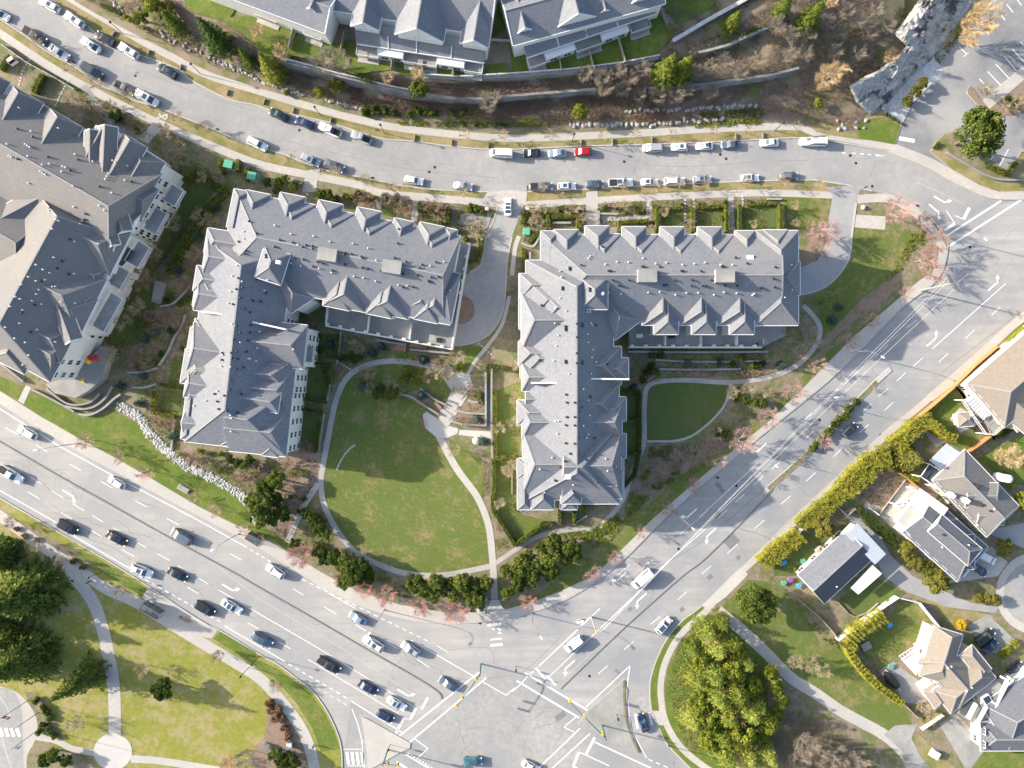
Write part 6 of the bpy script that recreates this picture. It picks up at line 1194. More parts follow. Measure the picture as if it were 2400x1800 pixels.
row('pinkbig', TP(2,2,1950,490,2180,280)+TP(3,2,190,60), 'red-pink bare tree with dense twigs', 'up the diagonal road beyond the half-round lawn', 'tree', 'dense red-pink trees along the diagonal road', .95, BZ)
row('pink', TP(3,1,400,1500,690,1290,880,1120,1160,880), 'faint pink bare tree', 'along the lawn edge of the diagonal road from its bend', 'tree', 'faint pink trees at the upper diagonal road', z=BZ, sizes=[.9,.9,.85,.9])
row('pinkbig', TP(3,1,1060,190,1310,270,1410,440,1310,590,1380,700), 'orange-pink bare tree', 'round the rounded street corner, counted from the driveway', 'tree', 'orange-pink trees round the street corner', z=BZ, sizes=[1.25,.8,.9,1.0,.9])
row('pinkbig', TP(3,1,390,350,490,360,420,500), 'pink-tipped bare tree', 'beside the curved driveway of the east block, counted from the street', 'tree', 'pink-tipped trees by the curved driveway', z=BZ, sizes=[1.0,.9,.8])
row('thin', TP(1,0,1815,1190,2135,1200)+TP(2,0,322,1200,770,1200,1060,1190,1370,1180,1720,1155,2020,1150)+TP(3,0,215,1140), 'thin bare young tree', 'on the north verge, counted from the white van', 'tree', 'young trees on the north verge', .8, .17)
row('thin', TP(2,0,270,1640,950,1630,1225,1640,1430,1610,1650,1610,1985,1600)+TP(3,0,90,1590,410,1610), 'slim bare tree', 'along the south verge between the two driveways, from the west', 'tree', 'slim trees on the south verge', .78, BZ)
row('thin', TP(1,0,330,1400,700,1500,960,1560,1320,1620)+TP(1,1,1800,20), 'bare verge tree', 'on the south verge before the short driveway, from the garden steps', 'tree', 'bare trees on the verge before the driveway', .8, BZ)
row('beige', TP(0,0,360,380,640,620,880,760,1150,850,1560,1040,1800,1120), 'scrubby bare verge tree', 'down the south verge from the top corner', 'tree', 'scrubby trees on the upper south verge', .72, BZ)
row('beige', TP(0,1,1560,290,1400,560,1290,730,1120,1130,1030,1400,1260,1000,1790,250), 'spreading bare courtyard tree', 'in the garden between the western blocks, from the street', 'tree', 'bare trees in the west courtyard', 1.05, BZ)
row('beige', TP(1,1,1600,1500,1740,1420,1530,1590,1670,1560), 'bare tan garden tree', 'by the fork of paths below the short driveway', 'tree', 'bare trees by the path fork', .9, BZ)
row('beige', TP(0,0,1250,1370-180,1600,1300,1780,1560,1480,1200)+TP(0,1,1900,300,1720,550), 'tangled bare shrub tree', 'beside the green utility boxes garden', 'tree', 'bare shrub trees by the utility boxes', .8, BZ)
row('beige', TP(3,1,200,130,210,280)+TP(2,1,190,250,270,170,610,230,930,120,1300,190,1540,300,2060,290,1200,330), 'small bare ornamental tree', 'in the front gardens of the east block', 'tree', 'bare ornamentals in the front gardens', .55, BZ)
row('beige', TP(3,1,130,1240,280,1180,230,1380,330,1260), 'broad bare grey tree', 'at the bend of the gravel path by the east block', 'tree', 'bare trees at the path bend', 1.0, BZ)
row('beige', TP(2,2,20,120,20,330,10,700)+TP(2,1,20,1500)+TP(1,2,2110,380,2180,730,2100,1020,1720,560), 'bare tree with orange-brown twigs', 'in the narrow garden west of the east block', 'tree', 'bare trees in the narrow garden', .75, BZ)
row('beige', TP(2,2,1390,600,1870,60,2160,60,2000,40,1740,430,1280,720), 'pale bare bush tree', 'in the bark bed between the half-round lawn and the road', 'tree', 'pale bare trees in the bark bed', .75, BZ)
row('greyt', TP(0,2,110,1190,330,1380,560,1540)+TP(0,3,1060,110)+TP(1,3,180,920)+TP(0,3,1900,680), 'bare dark-limbed tree', 'along the park pavement of the arterial, from the west', 'tree', 'bare trees along the park pavement', .5, BZ)
row('beige', TP(0,3,1290,770,680,1250,740,1210), 'twiggy bare bush', 'on the park grass', 'tree', 'bare bushes on the park grass', .8, BZ)
plant('red', *T(0,3,1985,1600), 'round red-brown bare bush at the park corner above the footpath', 'bush', .8, None, BZ); plant('greyt', *T(0,3,2140,1550), 'grey bare tree leaning at the park corner beside a red-brown bush', 'tree', .8, None, BZ)
# ---- hillside trees ----
for key, c, s, lab in [('con', T(0,0,1860,330), 1.0, 'tall green conifer uppermost on the brushy slope'), ('con', T(0,0,1500,200), .75, 'dark bushy conifer above the boulder row, highest on the slope'), ('con', T(0,0,2130,500), .62, 'small green conifer just below the tall slope conifer'), ('conlt', T(1,0,110,560), 1.0, 'bright green conifer at the west end of the balustrade wall'), ('conlt', T(2,0,1345,590), 1.05, 'yellow-green spreading pine at the east end of the balustrade wall'), ('conlt', T(2,0,1490,590), .95, 'green pine close beside the yellow-green spreading pine'), ('conlt', T(2,0,1925,170), .62, 'lime green young conifer in bare brush near the stepped wall'), ('conlt', T(3,0,385,130), .95, 'lime green conifer on the brown brush above the bare gold tree'), ('con', T(3,0,130,60), .7, 'dark conifer at the top edge above the brown brush'), ('everlime', T(0,0,1310,30), 1.1, 'leafy green tree at the top edge near the pavement'), ('everlime', T(1,0,545,800), .75, 'yellow-green bush below the grey retaining wall'), ('olive', T(1,0,705,745), .55, 'olive gold tree pressed against the grey retaining wall'), ('ever', T(1,0,1410,780), .95, 'dark green bush covering the joint of the retaining walls'), ('everlime', T(2,0,590,980), .9, 'pale lime bush in brown scrub by the lower boulders'), ('everlime', T(3,0,430,895), .6, 'lime bush at the foot of the big golden bare tree'), ('olive', T(0,0,1440,100), .7, 'olive shrub tree near the top edge'), ('ever', T(0,0,1230,150), .9, 'dark shrub tree on the bank above the yellow bushes')]:
    plant(key, *c, lab, 'tree', s)
for key, c, s, lab in [('gold_t', T(3,0,490,690), 1.15, 'big golden bare tree on the slope west of the rock outcrop'), ('gold_t', T(3,0,1040,520), .6, 'small golden bare tree on top of the rock outcrop'), ('gold_t', T(3,0,1750,260), 1.5, 'huge golden bare tree leaning over the parking lot'), ('gold_t', T(3,0,1690,330), .7, 'smaller golden bare tree at the foot of the leaning one'), ('greyt', T(1,0,590,560), .95, 'pale bare birch against the lawn of the western townhouses'), ('greyt', T(1,0,740,560), .9, 'slanting bare birch beside the pale one'), ('greyt', T(1,0,2030,900), .8, 'white bare tree standing alone below the lower grey wall'), ('gold_t', T(1,0,1150,690), .5, 'round golden bare bush above the balustrade'), ('gold_t', T(1,0,230,480), .55, 'golden bare bush beside the bright green conifer'), ('gold_t', T(1,0,1400,640), .5, 'golden bare bush at the east end of the balustrade wall'), ('gold_t', T(1,0,30,290), .6, 'beige bare bush at the corner of the western townhouse lawn'), ('gold_t', T(3,0,540,40), .5, 'small golden bare tree right of the lime conifer')]:
    plant(key, *c, lab, 'tree', s)
leafmass_q = [('lf_shrub', TP(3,0,1430,470,1500,420,1640,290,1665,330,1480,555)), ('lf_lime', TP(3,0,1590,300,1660,200,1720,260,1660,340))]
# brown brush on the slope: too dense to count
def brush(name, mat, n, sampler, hgt=.9, r=.02, ln_=.9, kind='stuff'):
    V = np.zeros((n*3*2, 3)); F = np.zeros((n*2, 3), int); 
    for i in range(n):
        u, v = sampler(); z = hill_z(u, v); p = np.array(P(u, v, z)); a = rn.random()*6.28; L = ln_*(.5+rn.random())
        e = p+np.array((math.cos(a)*L*.8, math.sin(a)*L*.8, hgt*(.2+rn.random()))); sd = np.array((-math.sin(a), math.cos(a), 0))*r; up = np.array((0, 0, r))
        j = i*6; V[j:j+3] = p-sd, p+sd, e; V[j+3:j+6] = p-up, p+up, e; F[i*2] = (j, j+1, j+2); F[i*2+1] = (j+3, j+4, j+5)
    return tag(obj_of(name, mesh_np(name, V, F, M[mat])), kind=kind)
def slope_pt(u0=640, u1=2060, top=-60):
    while True:
        u = u0+rn.random()*(u1-u0); c1 = ip(hv_c1, u)
        lo = ip(hv_w2, u)+2 if u < 1560 else top
        v = lo+(c1-14-lo)*rn.random()
        if v < -40 or inpoly(u, v, rp): continue
        if 1560 < u < 1760 and v < 130 and mnoise.noise(Vector((u*.03, v*.03, 0))) < -.1: continue
        if mnoise.noise(Vector((u*.018, v*.03, 5))) < -.28: continue
        if u < 1500 and v > c1-26 and rn.random() < .7: continue
        return u, v
brush('hillside_undergrowth', 'tw_brown', 34000, lambda: slope_pt(), .8, .034, 1.05)
brush('hillside_undergrowth', 'tw_grey', 22000, lambda: slope_pt(900, 2040), 1.1, .03, 1.2)
def slope_w():
    while True:
        u = 180+rn.random()*480; c1 = ip(hv_c1, u); v = c1-18-rn.random()*110
        if v > -30 and mnoise.noise(Vector((u*.03, v*.03, 9))) > -.15: return u, v
brush('hillside_undergrowth', 'tw_brown', 7000, slope_w, .7, .026, .9)
row('greyt', TP(2,0,620,660,760,700,900,640,1010,690,1120,620,800,780,950,800,1090,840,1250,850,1400,850,1560,640,1700,600,1830,560,1950,640,1500,780,1700,820,2080,560), 'low grey bare tree', 'in the tangled brush east of the balustrade wall', 'tree', 'bare trees of the brushy slope', .62); row('greyt', TP(3,0,60,260,180,330,330,330,480,220,600,300,750,200,850,330,650,120,900,120,1000,250,560,480,300,480,160,500,750,480), 'tangled bare tree', 'on the upper brush west of the rock outcrop', 'tree', 'bare trees of the upper brush', .6)
# leafy ground cover strips on the slope foot
def leafmass(name, mat, polys, per_m2, h, leaf, kind='stuff', zf=None):
    C = []
    for p in polys:
        us = [q[0] for q in p]; vs = [q[1] for q in p]; A = (max(us)-min(us))*(max(vs)-min(vs))*.01
        for _ in range(int(A*per_m2)):
            u = min(us)+rn.random()*(max(us)-min(us)); v = min(vs)+rn.random()*(max(vs)-min(vs))
            if inpoly(u, v, p) and mnoise.noise(Vector((u*.06, v*.06, 2))) > -.32:
                hh = h*(.3+.7*abs(mnoise.noise(Vector((u*.09, v*.09, 4))))*1.6); C.append(P(u, v, (hill_z(u, v) if zf is None else zf)+hh*rn.random()**.5))
    C = np.array(C); V, F = cards(C, leaf, '', None, N=np.tile((0, 0, 1.), (len(C), 1)), flat=.4); return tag(obj_of(name, mesh_np(name, V, F, M[mat])), kind=kind)
leafmass('ground_cover_leaves', 'lf_lime', [TP(1,0,1660,960,2000,960,2000,1060,1660,1040), TP(2,0,0,1010,320,1030,320,1100,0,1100), TP(1,0,1200,1040,1590,1050,1590,1090,1200,1080), TP(2,0,1560,1065,2160,1015,2150,1075,1570,1105)], 50, .5, .17)
leafmass('ground_cover_leaves', 'lf_shrub', [TP(1,0,920,900,1220,920,1230,1000,940,1010), TP(2,0,1630,970,2170,930,2170,1010,1640,1020), TP(1,0,1300,930,1580,950,1580,1010,1320,1000), TP(1,0,1600,1040,2200,1060,2200,1100,1600,1100), TP(2,0,1940,290,2200,200,2200,250,1960,330)], 50, .8, .18)
leafmass('ground_cover_leaves', 'lf_heath', [TP(2,0,910,1010,1220,990,1220,1060,910,1060), TP(2,0,1220,1000,1640,980,1640,1050,1220,1050), TP(2,0,330,1000,520,940,520,1060,340,1080), TP(1,0,1480,720,2200,690,2200,820,1500,830), TP(2,0,0,720,340,740,340,810,0,820)], 24, .5, .14)
for mt, p in leafmass_q: leafmass('ground_cover_leaves', mt, [p], 30, .5, .15, zf=.2)
leafmass('ground_cover_leaves', 'lf_shrub', [TP(3,0,1100,60,1330,-30,1350,20,1200,190,1100,300,1060,260), TP(3,0,700,560,960,480,980,600,860,660,700,720), TP(3,0,0,-60,260,-60,200,200,60,240,0,120), TP(2,0,1640,330,1960,270,1960,420,1700,500)], 12, .6, .16)
# shrubs on the slope
for i, c in enumerate(TP(1,0,950,980,1030,940,1110,960,1190,980,1330,1000,1400,960,1470,970,1520,990,1700,980,1790,980)): plant('shrub', *c, f'glossy green shrub at the slope foot, {ORD[i]} east of the last pavement boulders', 'shrub', 1.3, 'glossy shrubs at the slope foot')
for i, c in enumerate(TP(0,0,1085,155,1135,185,1250,250)+TP(1,0,265,810)): plant('yel', *c, ['yellow shrub, upper of a touching pair on the bank', 'yellow shrub, lower of a touching pair on the bank', 'single yellow shrub beside pale boulders on the bank', 'bright yellow shrub by the boulder row below the wall'][i], 'shrub', .85)
for i, c in enumerate(TP(1,0,880,650,915,665,955,680,990,690,1030,690)): plant('conlt', *c, f'small clipped cedar, {ORD[i]} in a short row behind the balustrade', 'shrub', .22, 'clipped cedars behind the balustrade')
# boulders along the pavement
bp = []
def boulder(i):
    b = MB(); n = 9; prof = [(0, .0), (.42, .02), (.5, .22), (.4, .42), (.12, .5)]
    b.lathe([(r_*(1+.1*rn.normal()), z) for r_, z in prof], n=n); b.v = [(x*(1.2+.1*rn.normal())+.04*rn.normal(), y*.9+.04*rn.normal(), z+.04*rn.normal()) for x, y, z in b.v]
    return b.build('boulder', M['rockwall'])
BO = [[boulder(i), False] for i in range(5)]
def boulders(pts, step, s, label, group, jitter=.25, zf=None):
    for q in resample(pts, step):
        k = rn.integers(5); o = BO[k][0].copy() if BO[k][1] else BO[k][0]
        if BO[k][1]: put(o)
        BO[k][1] = True; u, v = q[0]+rn.normal()*step*jitter, q[1]+rn.normal()*step*jitter*.7; o.location = P(u, v, (hill_z(u, v) if zf is None else zf)-.06)
        o.rotation_euler = (0, 0, rn.random()*6.28); o.scale = tuple(s*(.75+.5*rn.random()) for _ in range(3)); tag(o, label, 'boulder', group)
boulders(TP(2,0,500,1085,800,1080,1100,1075,1400,1065,1650,1040,1800,1030), 9.5, .95, 'pale boulder in the long stone row just above the north pavement', 'boulders of the lower stone row')
boulders(TP(2,0,1000,965,1300,955,1600,945,1850,925,2110,915), 9.5, .9, 'pale boulder in the upper stone row edging the red heath bed', 'boulders of the upper stone row')
boulders(TP(1,0,0,690,150,740,300,790,420,820), 7.5, .8, 'grey-white boulder edging the slope under the bright green conifer', 'boulders under the conifer'); boulders(TP(1,0,600,870,700,890,800,910,910,940), 7.5, .8, 'grey-white boulder in the short row beside the glossy shrubs', 'boulders beside the glossy shrubs')
boulders(TP(0,0,1820,500,1950,560,2080,610,2200,680), 7, .85, 'pale boulder in the row along the upper pavement bank', 'boulders on the upper bank'); boulders(TP(0,0,1370,270,1500,340,1640,410,1800,480), 11, .75, 'mossy grey boulder scattered on the upper bank', 'scattered boulders on the upper bank', .5); boulders(TP(0,0,980,30,1060,100), 8, .8, 'grey boulder near the top edge of the bank', 'boulders near the top edge')
boulders(TP(3,0,560,1030,620,1120,670,1090,770,1130,850,1050), 14, .9, 'lone grey boulder on the rough ground below the outcrop', 'boulders below the outcrop', .5, .2); boulders(TP(3,0,1000,900,1010,970), 7, 1.0, 'broken rock at the gravel strip', 'rocks at the gravel strip', .4, .3)
# dry stone stream bed: one mass of stones
sb = smooth(TP(0,2,1040,190,1120,230,1220,300,1270,390,1330,470,1420,560,1550,660,1700,750,1850,820,2000,900,2110,980,2180,1060)+TP(1,2,30,1200), 5)
ribbon('gravel_bed', sb, 16, BZ+.03, 'peb', sm=0)
Vs = []; Fs = []; rs = resample(sb, 1.3)
for q in rs:
    for _ in range(7):
        u, v = q[0]+rn.uniform(-9, 9), q[1]+rn.uniform(-9, 9); r_ = .16+.22*rn.random()**2; p = np.array(P(u, v, BZ)); a0 = rn.random()*6; k = len(Vs); 
        for zz, m_ in ((0, 1), (.6, .9)):
            for t in range(5): Vs.append(p+np.array((math.cos(a0+t*1.257)*r_*m_*(1+.2*rn.normal()), math.sin(a0+t*1.257)*r_*m_*.8, zz*r_)))
        Vs.append(p+np.array((0, 0, .95*r_)))
        for t in range(5): t1 = (t+1) % 5; Fs += [(k+t, k+t1, k+5+t1), (k+t, k+5+t1, k+5+t), (k+5+t, k+5+t1, k+10)]
tag(obj_of('stream_bed_pebbles', mesh_np('stream_bed_pebbles', np.array(Vs), np.array(Fs), M['rockwall'])), kind='stuff')
# ---- evergreen groves round the oval lawn ----
def grove(key, pts, what, where, group, cat='tree', size=1.0, z=BZ, jit_=.25):
    for i, (u, v) in enumerate(pts): plant(key, u, v, f'{what}, {ORD[i]} {where}', cat, size*(1+rn.uniform(-jit_, jit_)), group, z)
grove('ever', TP(1,2,90,900,180,830,60,1040,170,1000,40,1130,150,1160,230,1120)+TP(0,2,2190,1000), 'dark evergreen shrub tree', 'in the grove at the foot of the stone stream', 'evergreens at the stream foot', size=1.1)
grove('ever', TP(1,2,440,1110,500,1160,540,1240,590,1300,560,1200), 'leafy evergreen tree', 'along the slab path west of the oval lawn', 'evergreens along the slab path', size=.85)
grove('ever', TP(1,2,340,1390,550,1430,600,1500,680,1490,740,1560,790,1600,850,1620,900,1570,800,1510,960,1640), 'broad evergreen tree', 'in the belt between oval lawn and arterial, from the west', 'evergreens in the lawn belt', size=.95); grove('ever', TP(1,3,820,20,950,30,760,50), 'low evergreen tree', 'at the tail of the lawn belt', 'evergreens at the belt tail', size=.75)
grove('ever', TP(1,3,1370,50,1440,100,1560,40,1620,110,1700,60,1720,160,1790,50,1830,150,1890,60,1940,130,1990,50,1900,220,1530,160), 'glossy evergreen tree', 'in the clipped belt below the oval lawn, from the west', 'evergreens below the oval lawn', size=.95)
grove('ever', TP(1,2,2170,1610)+TP(2,2,80,1560,150,1480,200,1600,260,1410,330,1500,360,1370,430,1450,480,1370,60,1640,330,1610,520,1450)+TP(2,3,40,80,60,20,150,60)+TP(1,3,2170,140), 'dense evergreen tree', 'in the grove east of the lawn exit path, from the path', 'evergreens east of the exit path', size=.95)
leafmass('ground_cover_leaves', 'lf_lime', [TP(2,2,330,1300,640,1260,800,1180,960,1100,1030,960,1190,960,1170,1010,980,1200,830,1370,700,1420,640,1350,420,1330), TP(1,3,1030,0,1170,10,1150,60,1040,50), TP(1,2,280,720,460,740,460,810,270,800), TP(0,2,1850,710,2010,720,1960,790,1860,770), TP(3,1,1240,350,1350,360,1340,460,1230,520,1120,700,1030,780,1015,760,1150,540)], 40, .55, .15, zf=BZ)
leafmass('ground_cover_leaves', 'lf_box', [TP(2,2,680,1260,880,1160,940,1180,800,1330,660,1340), TP(2,2,280,1560,420,1520,540,1440,560,1520,420,1620,300,1630), TP(2,2,1180,540,1400,530,1400,660,1180,650), TP(1,3,1180,100,1350,60,1340,200,1200,170), TP(3,1,440,950,620,880,550,920,440,980)], 36, .5, .15, zf=BZ)
leafmass('ground_cover_leaves', 'lf_heath', [TP(1,2,1960,640,2030,700,2010,950,1950,980,1960,800), TP(2,2,0,1190)+TP(1,2,2030,1230,2170,1330,2200,1400,2100,1470,2060,1350), TP(1,2,1720,270,1960,300,1960,345,1720,310), TP(1,2,1830,170,1960,190,1950,240,1830,210), TP(1,2,1500,40,1620,130,1580,170,1470,70), TP(0,2,1300,310,1490,330,1480,370,1320,350)], 22, .4, .12, zf=BZ)
for mt, dn, sc in (('lf_shrub', 5, .14), ('lf_box', 4, .13), ('lf_heath', 5, .12), ('tw_beige', 4, .10)):
    leafmass('bed_ground_cover', mt, [TP(0,1,1150,700,1400,430,1600,200,1900,60,1950,200,1700,560,1650,900,1640,1659,1100,1659,880,1400,1000,1000), TP(0,0,1300,1240,1560,1330,2212,1659,1500,1659,1440,1450), TP(0,2,1250,20,1620,40,1600,330,1560,600,2212,720,2212,1000,1900,800,1500,560,1250,300), TP(1,1,440,1200,740,1230,1160,1330,1130,1450,900,1480,740,1560,640,1659,440,1659), TP(1,1,1300,1380,1700,1400,1800,1500,1700,1600,1480,1500,1200,1450), TP(1,2,0,700,520,640,540,830,280,1370,60,1150,0,950), TP(1,2,300,1350,560,1120,700,1430,900,1600,640,1540), TP(2,1,60,100,640,110,640,320,250,330,100,450), TP(2,1,740,80,2212,60,2212,330,1800,350,740,330), TP(2,1,1000,1350,2212,1350,2212,1580,1500,1600,1100,1659,1000,1659), TP(2,2,1180,540,1800,480,1900,400,2212,0,2212,250,1500,850,1000,960,1180,800), TP(2,2,0,0,60,0,60,1100,0,1100), TP(1,1,560,0,2000,120,1990,300,1700,330,560,80), TP(0,0,650,760,1160,1000,1400,1250,1200,1200,900,1080,700,900), TP(3,2,760,980,1060,680,1180,830,980,1110), TP(2,3,1420,600,1700,380,2212,800,2212,1659,1500,1500,1340,1000)], dn, .35, sc, zf=BZ)
# blue spruces
row('blue', TP(0,1,1870,140,1720,390,1550,680,1360,1215,1270,1270,1250,1590)+TP(0,2,1220,165,1060,20,1510,450)+TP(1,1,650,1320,1090,1340,1010,1390,1455,1450), 'small blue spruce', 'of the western gardens, from the street down', 'tree', 'blue spruces of the western gardens', 1.0, BZ)
row('blue', TP(1,2,1440,90,1905,300,1960,490,930,20)+TP(2,1,1510,1480,1790,1465)+TP(3,1,600,1000,545,1110,100,1500)+TP(2,2,1050,30), 'bluish dwarf spruce', 'round the central gardens, from the oval lawn eastward', 'tree', 'blue spruces of the central gardens', .95, BZ)
# ---- park and east side trees ----
for key, c, s, lab in [('conbig', T(0,3,210,150), .92, 'huge dark green conifer beside the fork of the park paths'), ('conbig', T(0,2,-20,1480), .6, 'dark conifer above the huge one at the west edge'), ('conbig', T(0,3,-40,340), .7, 'dark conifer at the west edge between two bigger ones'), ('conbig', T(0,3,190,720), .9, 'broad dark conifer in the middle of the park lawn strip'), ('con', T(0,3,690,900), 1.1, 'leaning dark conifer close beside the park path'), ('con', T(0,3,30,560), .9, 'conifer at the west picture edge behind the broad one')]:
    plant(key, *c, lab, 'tree', s, None, BZ)
plant('ever', *T(0,3,1420,960), 'single round golden-green bush on the open park lawn', 'bush', 1.15, None, BZ, 1.0)
for c, s, lab in [((1290,1450), 1.5, 'large green bush tree beside the pavement of the curved verge'), ]: pass
for i, (x, y, s, k) in enumerate([(1700,480,1.0,'everlime'),(1850,420,.9,'everlime'),(1640,700,.9,'everlime'),(1800,640,1.2,'everlime'),(1960,620,1.0,'bigbroad'),(1600,900,1.0,'everlime'),(1760,860,1.3,'everlime'),(1930,830,1.2,'everlime'),(2080,760,.9,'bigbroad'),(1640,1080,1.0,'bigbroad'),(1800,1050,1.3,'everlime'),(1980,1020,1.3,'everlime'),(2130,950,1.0,'everlime'),(1560,1250,.9,'olive'),(1720,1240,1.2,'everlime'),(1900,1220,1.3,'everlime'),(2090,1160,1.1,'bigbroad'),(1700,1420,1.0,'everlime'),(1860,1400,1.2,'everlime'),(2040,1380,1.2,'bigbroad'),(1880,1560,1.1,'everlime'),(2080,1560,1.0,'everlime'),(2190,1400,.9,'everlime'),(2190,1120,.9,'bigbroad'),(2280,1250,1.0,'everlime'),(2290,1560,1.0,'everlime'),(1560,640,.7,'everlime')]):
    plant(('feather', 'feather', 'everlime', 'feather', 'everlime')[i % 5], *T(2,3,1560+(x-1560)*.9,y), f'fresh green tree of the big roadside grove, {ORD[i]} counted from its north tip', 'tree', s*(.82, .8, 1.25, .78, 1.35)[i % 5], 'trees of the big roadside grove', BZ)
row('gold_t', TP(2,3,1720,560,1880,780,1790,1000,1950,1200,2060,1400,1920,1560,1700,1180), 'golden bare-limbed tree', 'standing inside the big roadside grove, from its north tip', 'tree', 'bare trees inside the big grove', .6, BZ)
plant('bigbroad', *T(2,3,2110,250), 'broad green bush tree beside the footpath below the golden hedge', 'tree', .95, None, BZ); plant('ever', *T(2,3,1990,170), 'green bush leaning on the broad tree by the footpath', 'bush', .9, None, BZ)
plant('bigbroad', *T(3,0,1740,1180), 'big dark green broadleaf tree on the island by the parking lot', 'tree', 1.05, None, BZ, 1.35); plant('ever', *T(3,0,1720,1290), 'bright green shrub at the foot of the parking island tree', 'bush', .8, None, BZ)
plant('goldcon', *T(3,2,1240,650), 'broad golden conifer beside the house with sunroom roof', 'tree', .85, None, BZ)
plant('olive', *T(3,2,470,1240), 'round olive-gold tree beside the shed roof near the golden hedge', 'tree', .78, None, BZ)
row('olive', TP(3,2,1190,1450,1260,1540,1350,1580,1430,1640,1200,1420), 'yellow-green bushy tree', 'in the strip between the two driveways, from the hedge end', 'tree', 'bushy trees between the driveways', .62, BZ); plant('olive', *T(3,2,2060,1420), 'round yellowish bush at the driveway of the cul-de-sac', 'bush', .7, None, BZ, .6)
plant('gold_t', *T(3,2,2040,630), 'wide golden bare tree beside the orange fence', 'tree', 1.15, None, BZ); plant('everlime', *T(3,2,2190,1020), 'lime green tree at the east edge by the sunroom house', 'tree', 1.2, None, BZ); plant('lime', *T(3,2,2010,790), 'lime bush under the wide golden bare tree', 'bush', 1.3, None, BZ)
plant('gold', *T(3,3,1655,410), 'bright yellow blossoming shrub on the lawn by the cul-de-sac', 'bush', 1.25, None, BZ); row('olive', TP(3,3,1880,190,1950,200,1810,190), 'low yellow-green bush', 'in the clump at the cul-de-sac kerb', 'bush', 'bushes at the cul-de-sac', .4, BZ); row('lime', TP(3,3,2060,620,2110,580,2010,660), 'lime shrub', 'beside the drive of the tan house', 'shrub', 'lime shrubs beside the tan house drive', 1.3, BZ)
plant('olive', *T(3,3,1440,50), 'yellow-green bush where the footpath meets the driveway strip', 'bush', .8, None, BZ); row('everlime', TP(3,3,60,950,100,1060,60,1180,20,820), 'light green tree', 'at the edge of the footpath, north to south', 'tree', 'light green trees by the footpath', .95, BZ)
row('greyt', TP(3,3,380,1500,480,1540,300,1420,560,1500,250,1580,700,1560), 'sprawling grey bare tree', 'in the thicket below the footpath', 'tree', 'grey bare trees in the thicket', .85, BZ); row('beige', TP(3,3,200,690,330,720,430,770,1280,1060,1340,1140), 'brown bare thicket bush', 'on the bank by the footpath and the tan house', 'bush', 'thicket bushes on the bank', .9, BZ)
leafmass('ground_cover_leaves', 'lf_box', [TP(3,3,340,420,400,400,640,610,620,640,480,560), TP(3,3,1310,1240,1450,1140,1540,1190,1370,1300), TP(3,3,700,430,760,400,740,460,700,470)], 40, .6, .15, zf=BZ)
def thicket():
    while True:
        u, v = T(3,3,rn.uniform(0,900), rn.uniform(1180,1680))
        if inpoly(u, v, TP(3,3,0,1180,150,1100,500,1300,800,1480,900,1680,0,1680)): return u, v
_hz = hill_z
hill_z = lambda u, v: BZ if v > 420 else _hz(u, v)
brush('thicket_undergrowth', 'tw_grey', 6000, thicket, .9, .024, 1.1)
# rhododendrons at the park corner, hillside edges
row('heath', TP(1,3,130,1090,190,1140,230,1220,260,1300,170,1220,280,1380,130,1150), 'brownish rhododendron bush', 'along the curved park pavement', 'bush', 'rhododendrons at the park corner', 1.25, BZ); row('ever', TP(1,3,180,1530,290,1560,240,1620,330,1600)+TP(0,3,480,1540,580,1580,400,1580), 'round evergreen bush', 'in the beds along the lower park edge', 'bush', 'evergreen bushes at the lower park edge', .8, BZ)
row('shrub', TP(0,3,330,1060,390,1130,420,1170,440,1220,400,1270,440,1330,480,1370,350,1330), 'dark shrub', 'in the bed beside the flagpole plaza, from the north', 'shrub', 'shrubs beside the flagpole plaza', 1.2, BZ)
# median bushes, parking-lot shrubs
row('shrub', TP(3,2,370,550,410,520,450,480,490,440,520,410,570,340,610,300,650,280,680,260,690,210,750,160), 'dense green shrub', 'in the planted road median, from the south end', 'shrub', 'shrubs in the road median', 1.35, .16); plant('pink', *T(3,2,470,490), 'pale pink bare tree growing in the planted road median', 'tree', .95, None, .16); row('twigbe', TP(3,2,250,680,130,790,50,870,880,40,280,640), 'dry twiggy shrub', 'in the bare stretches of the road median', 'shrub', 'dry shrubs in the road median', .8, .16)
row('olive', TP(3,0,1330,720,1265,795,1205,885), 'round dark green bush', 'on the grey gravel by the parking entrance, from the top', 'bush', 'round bushes on the gravel', .42, .2); row('box', TP(3,0,1020,990,1045,1005,1070,1022,1095,1038,1120,1055,1145,1070), 'clipped tawny grass tuft', 'in the row at the end of the gravel strip', 'shrub', 'tufts at the gravel strip', .8, .2)
row('twigbe', TP(3,0,1830,800,1850,830,2080,910,2150,930,2000,930), 'bare twiggy shrub', 'on the planted parking island', 'shrub', 'twiggy shrubs on the parking island', 1.6, .24); row('shrub', TP(3,0,2060,870,2130,900), 'green island shrub', 'on the planted parking island', 'shrub', 'green shrubs on the parking island', 1.3, .24)
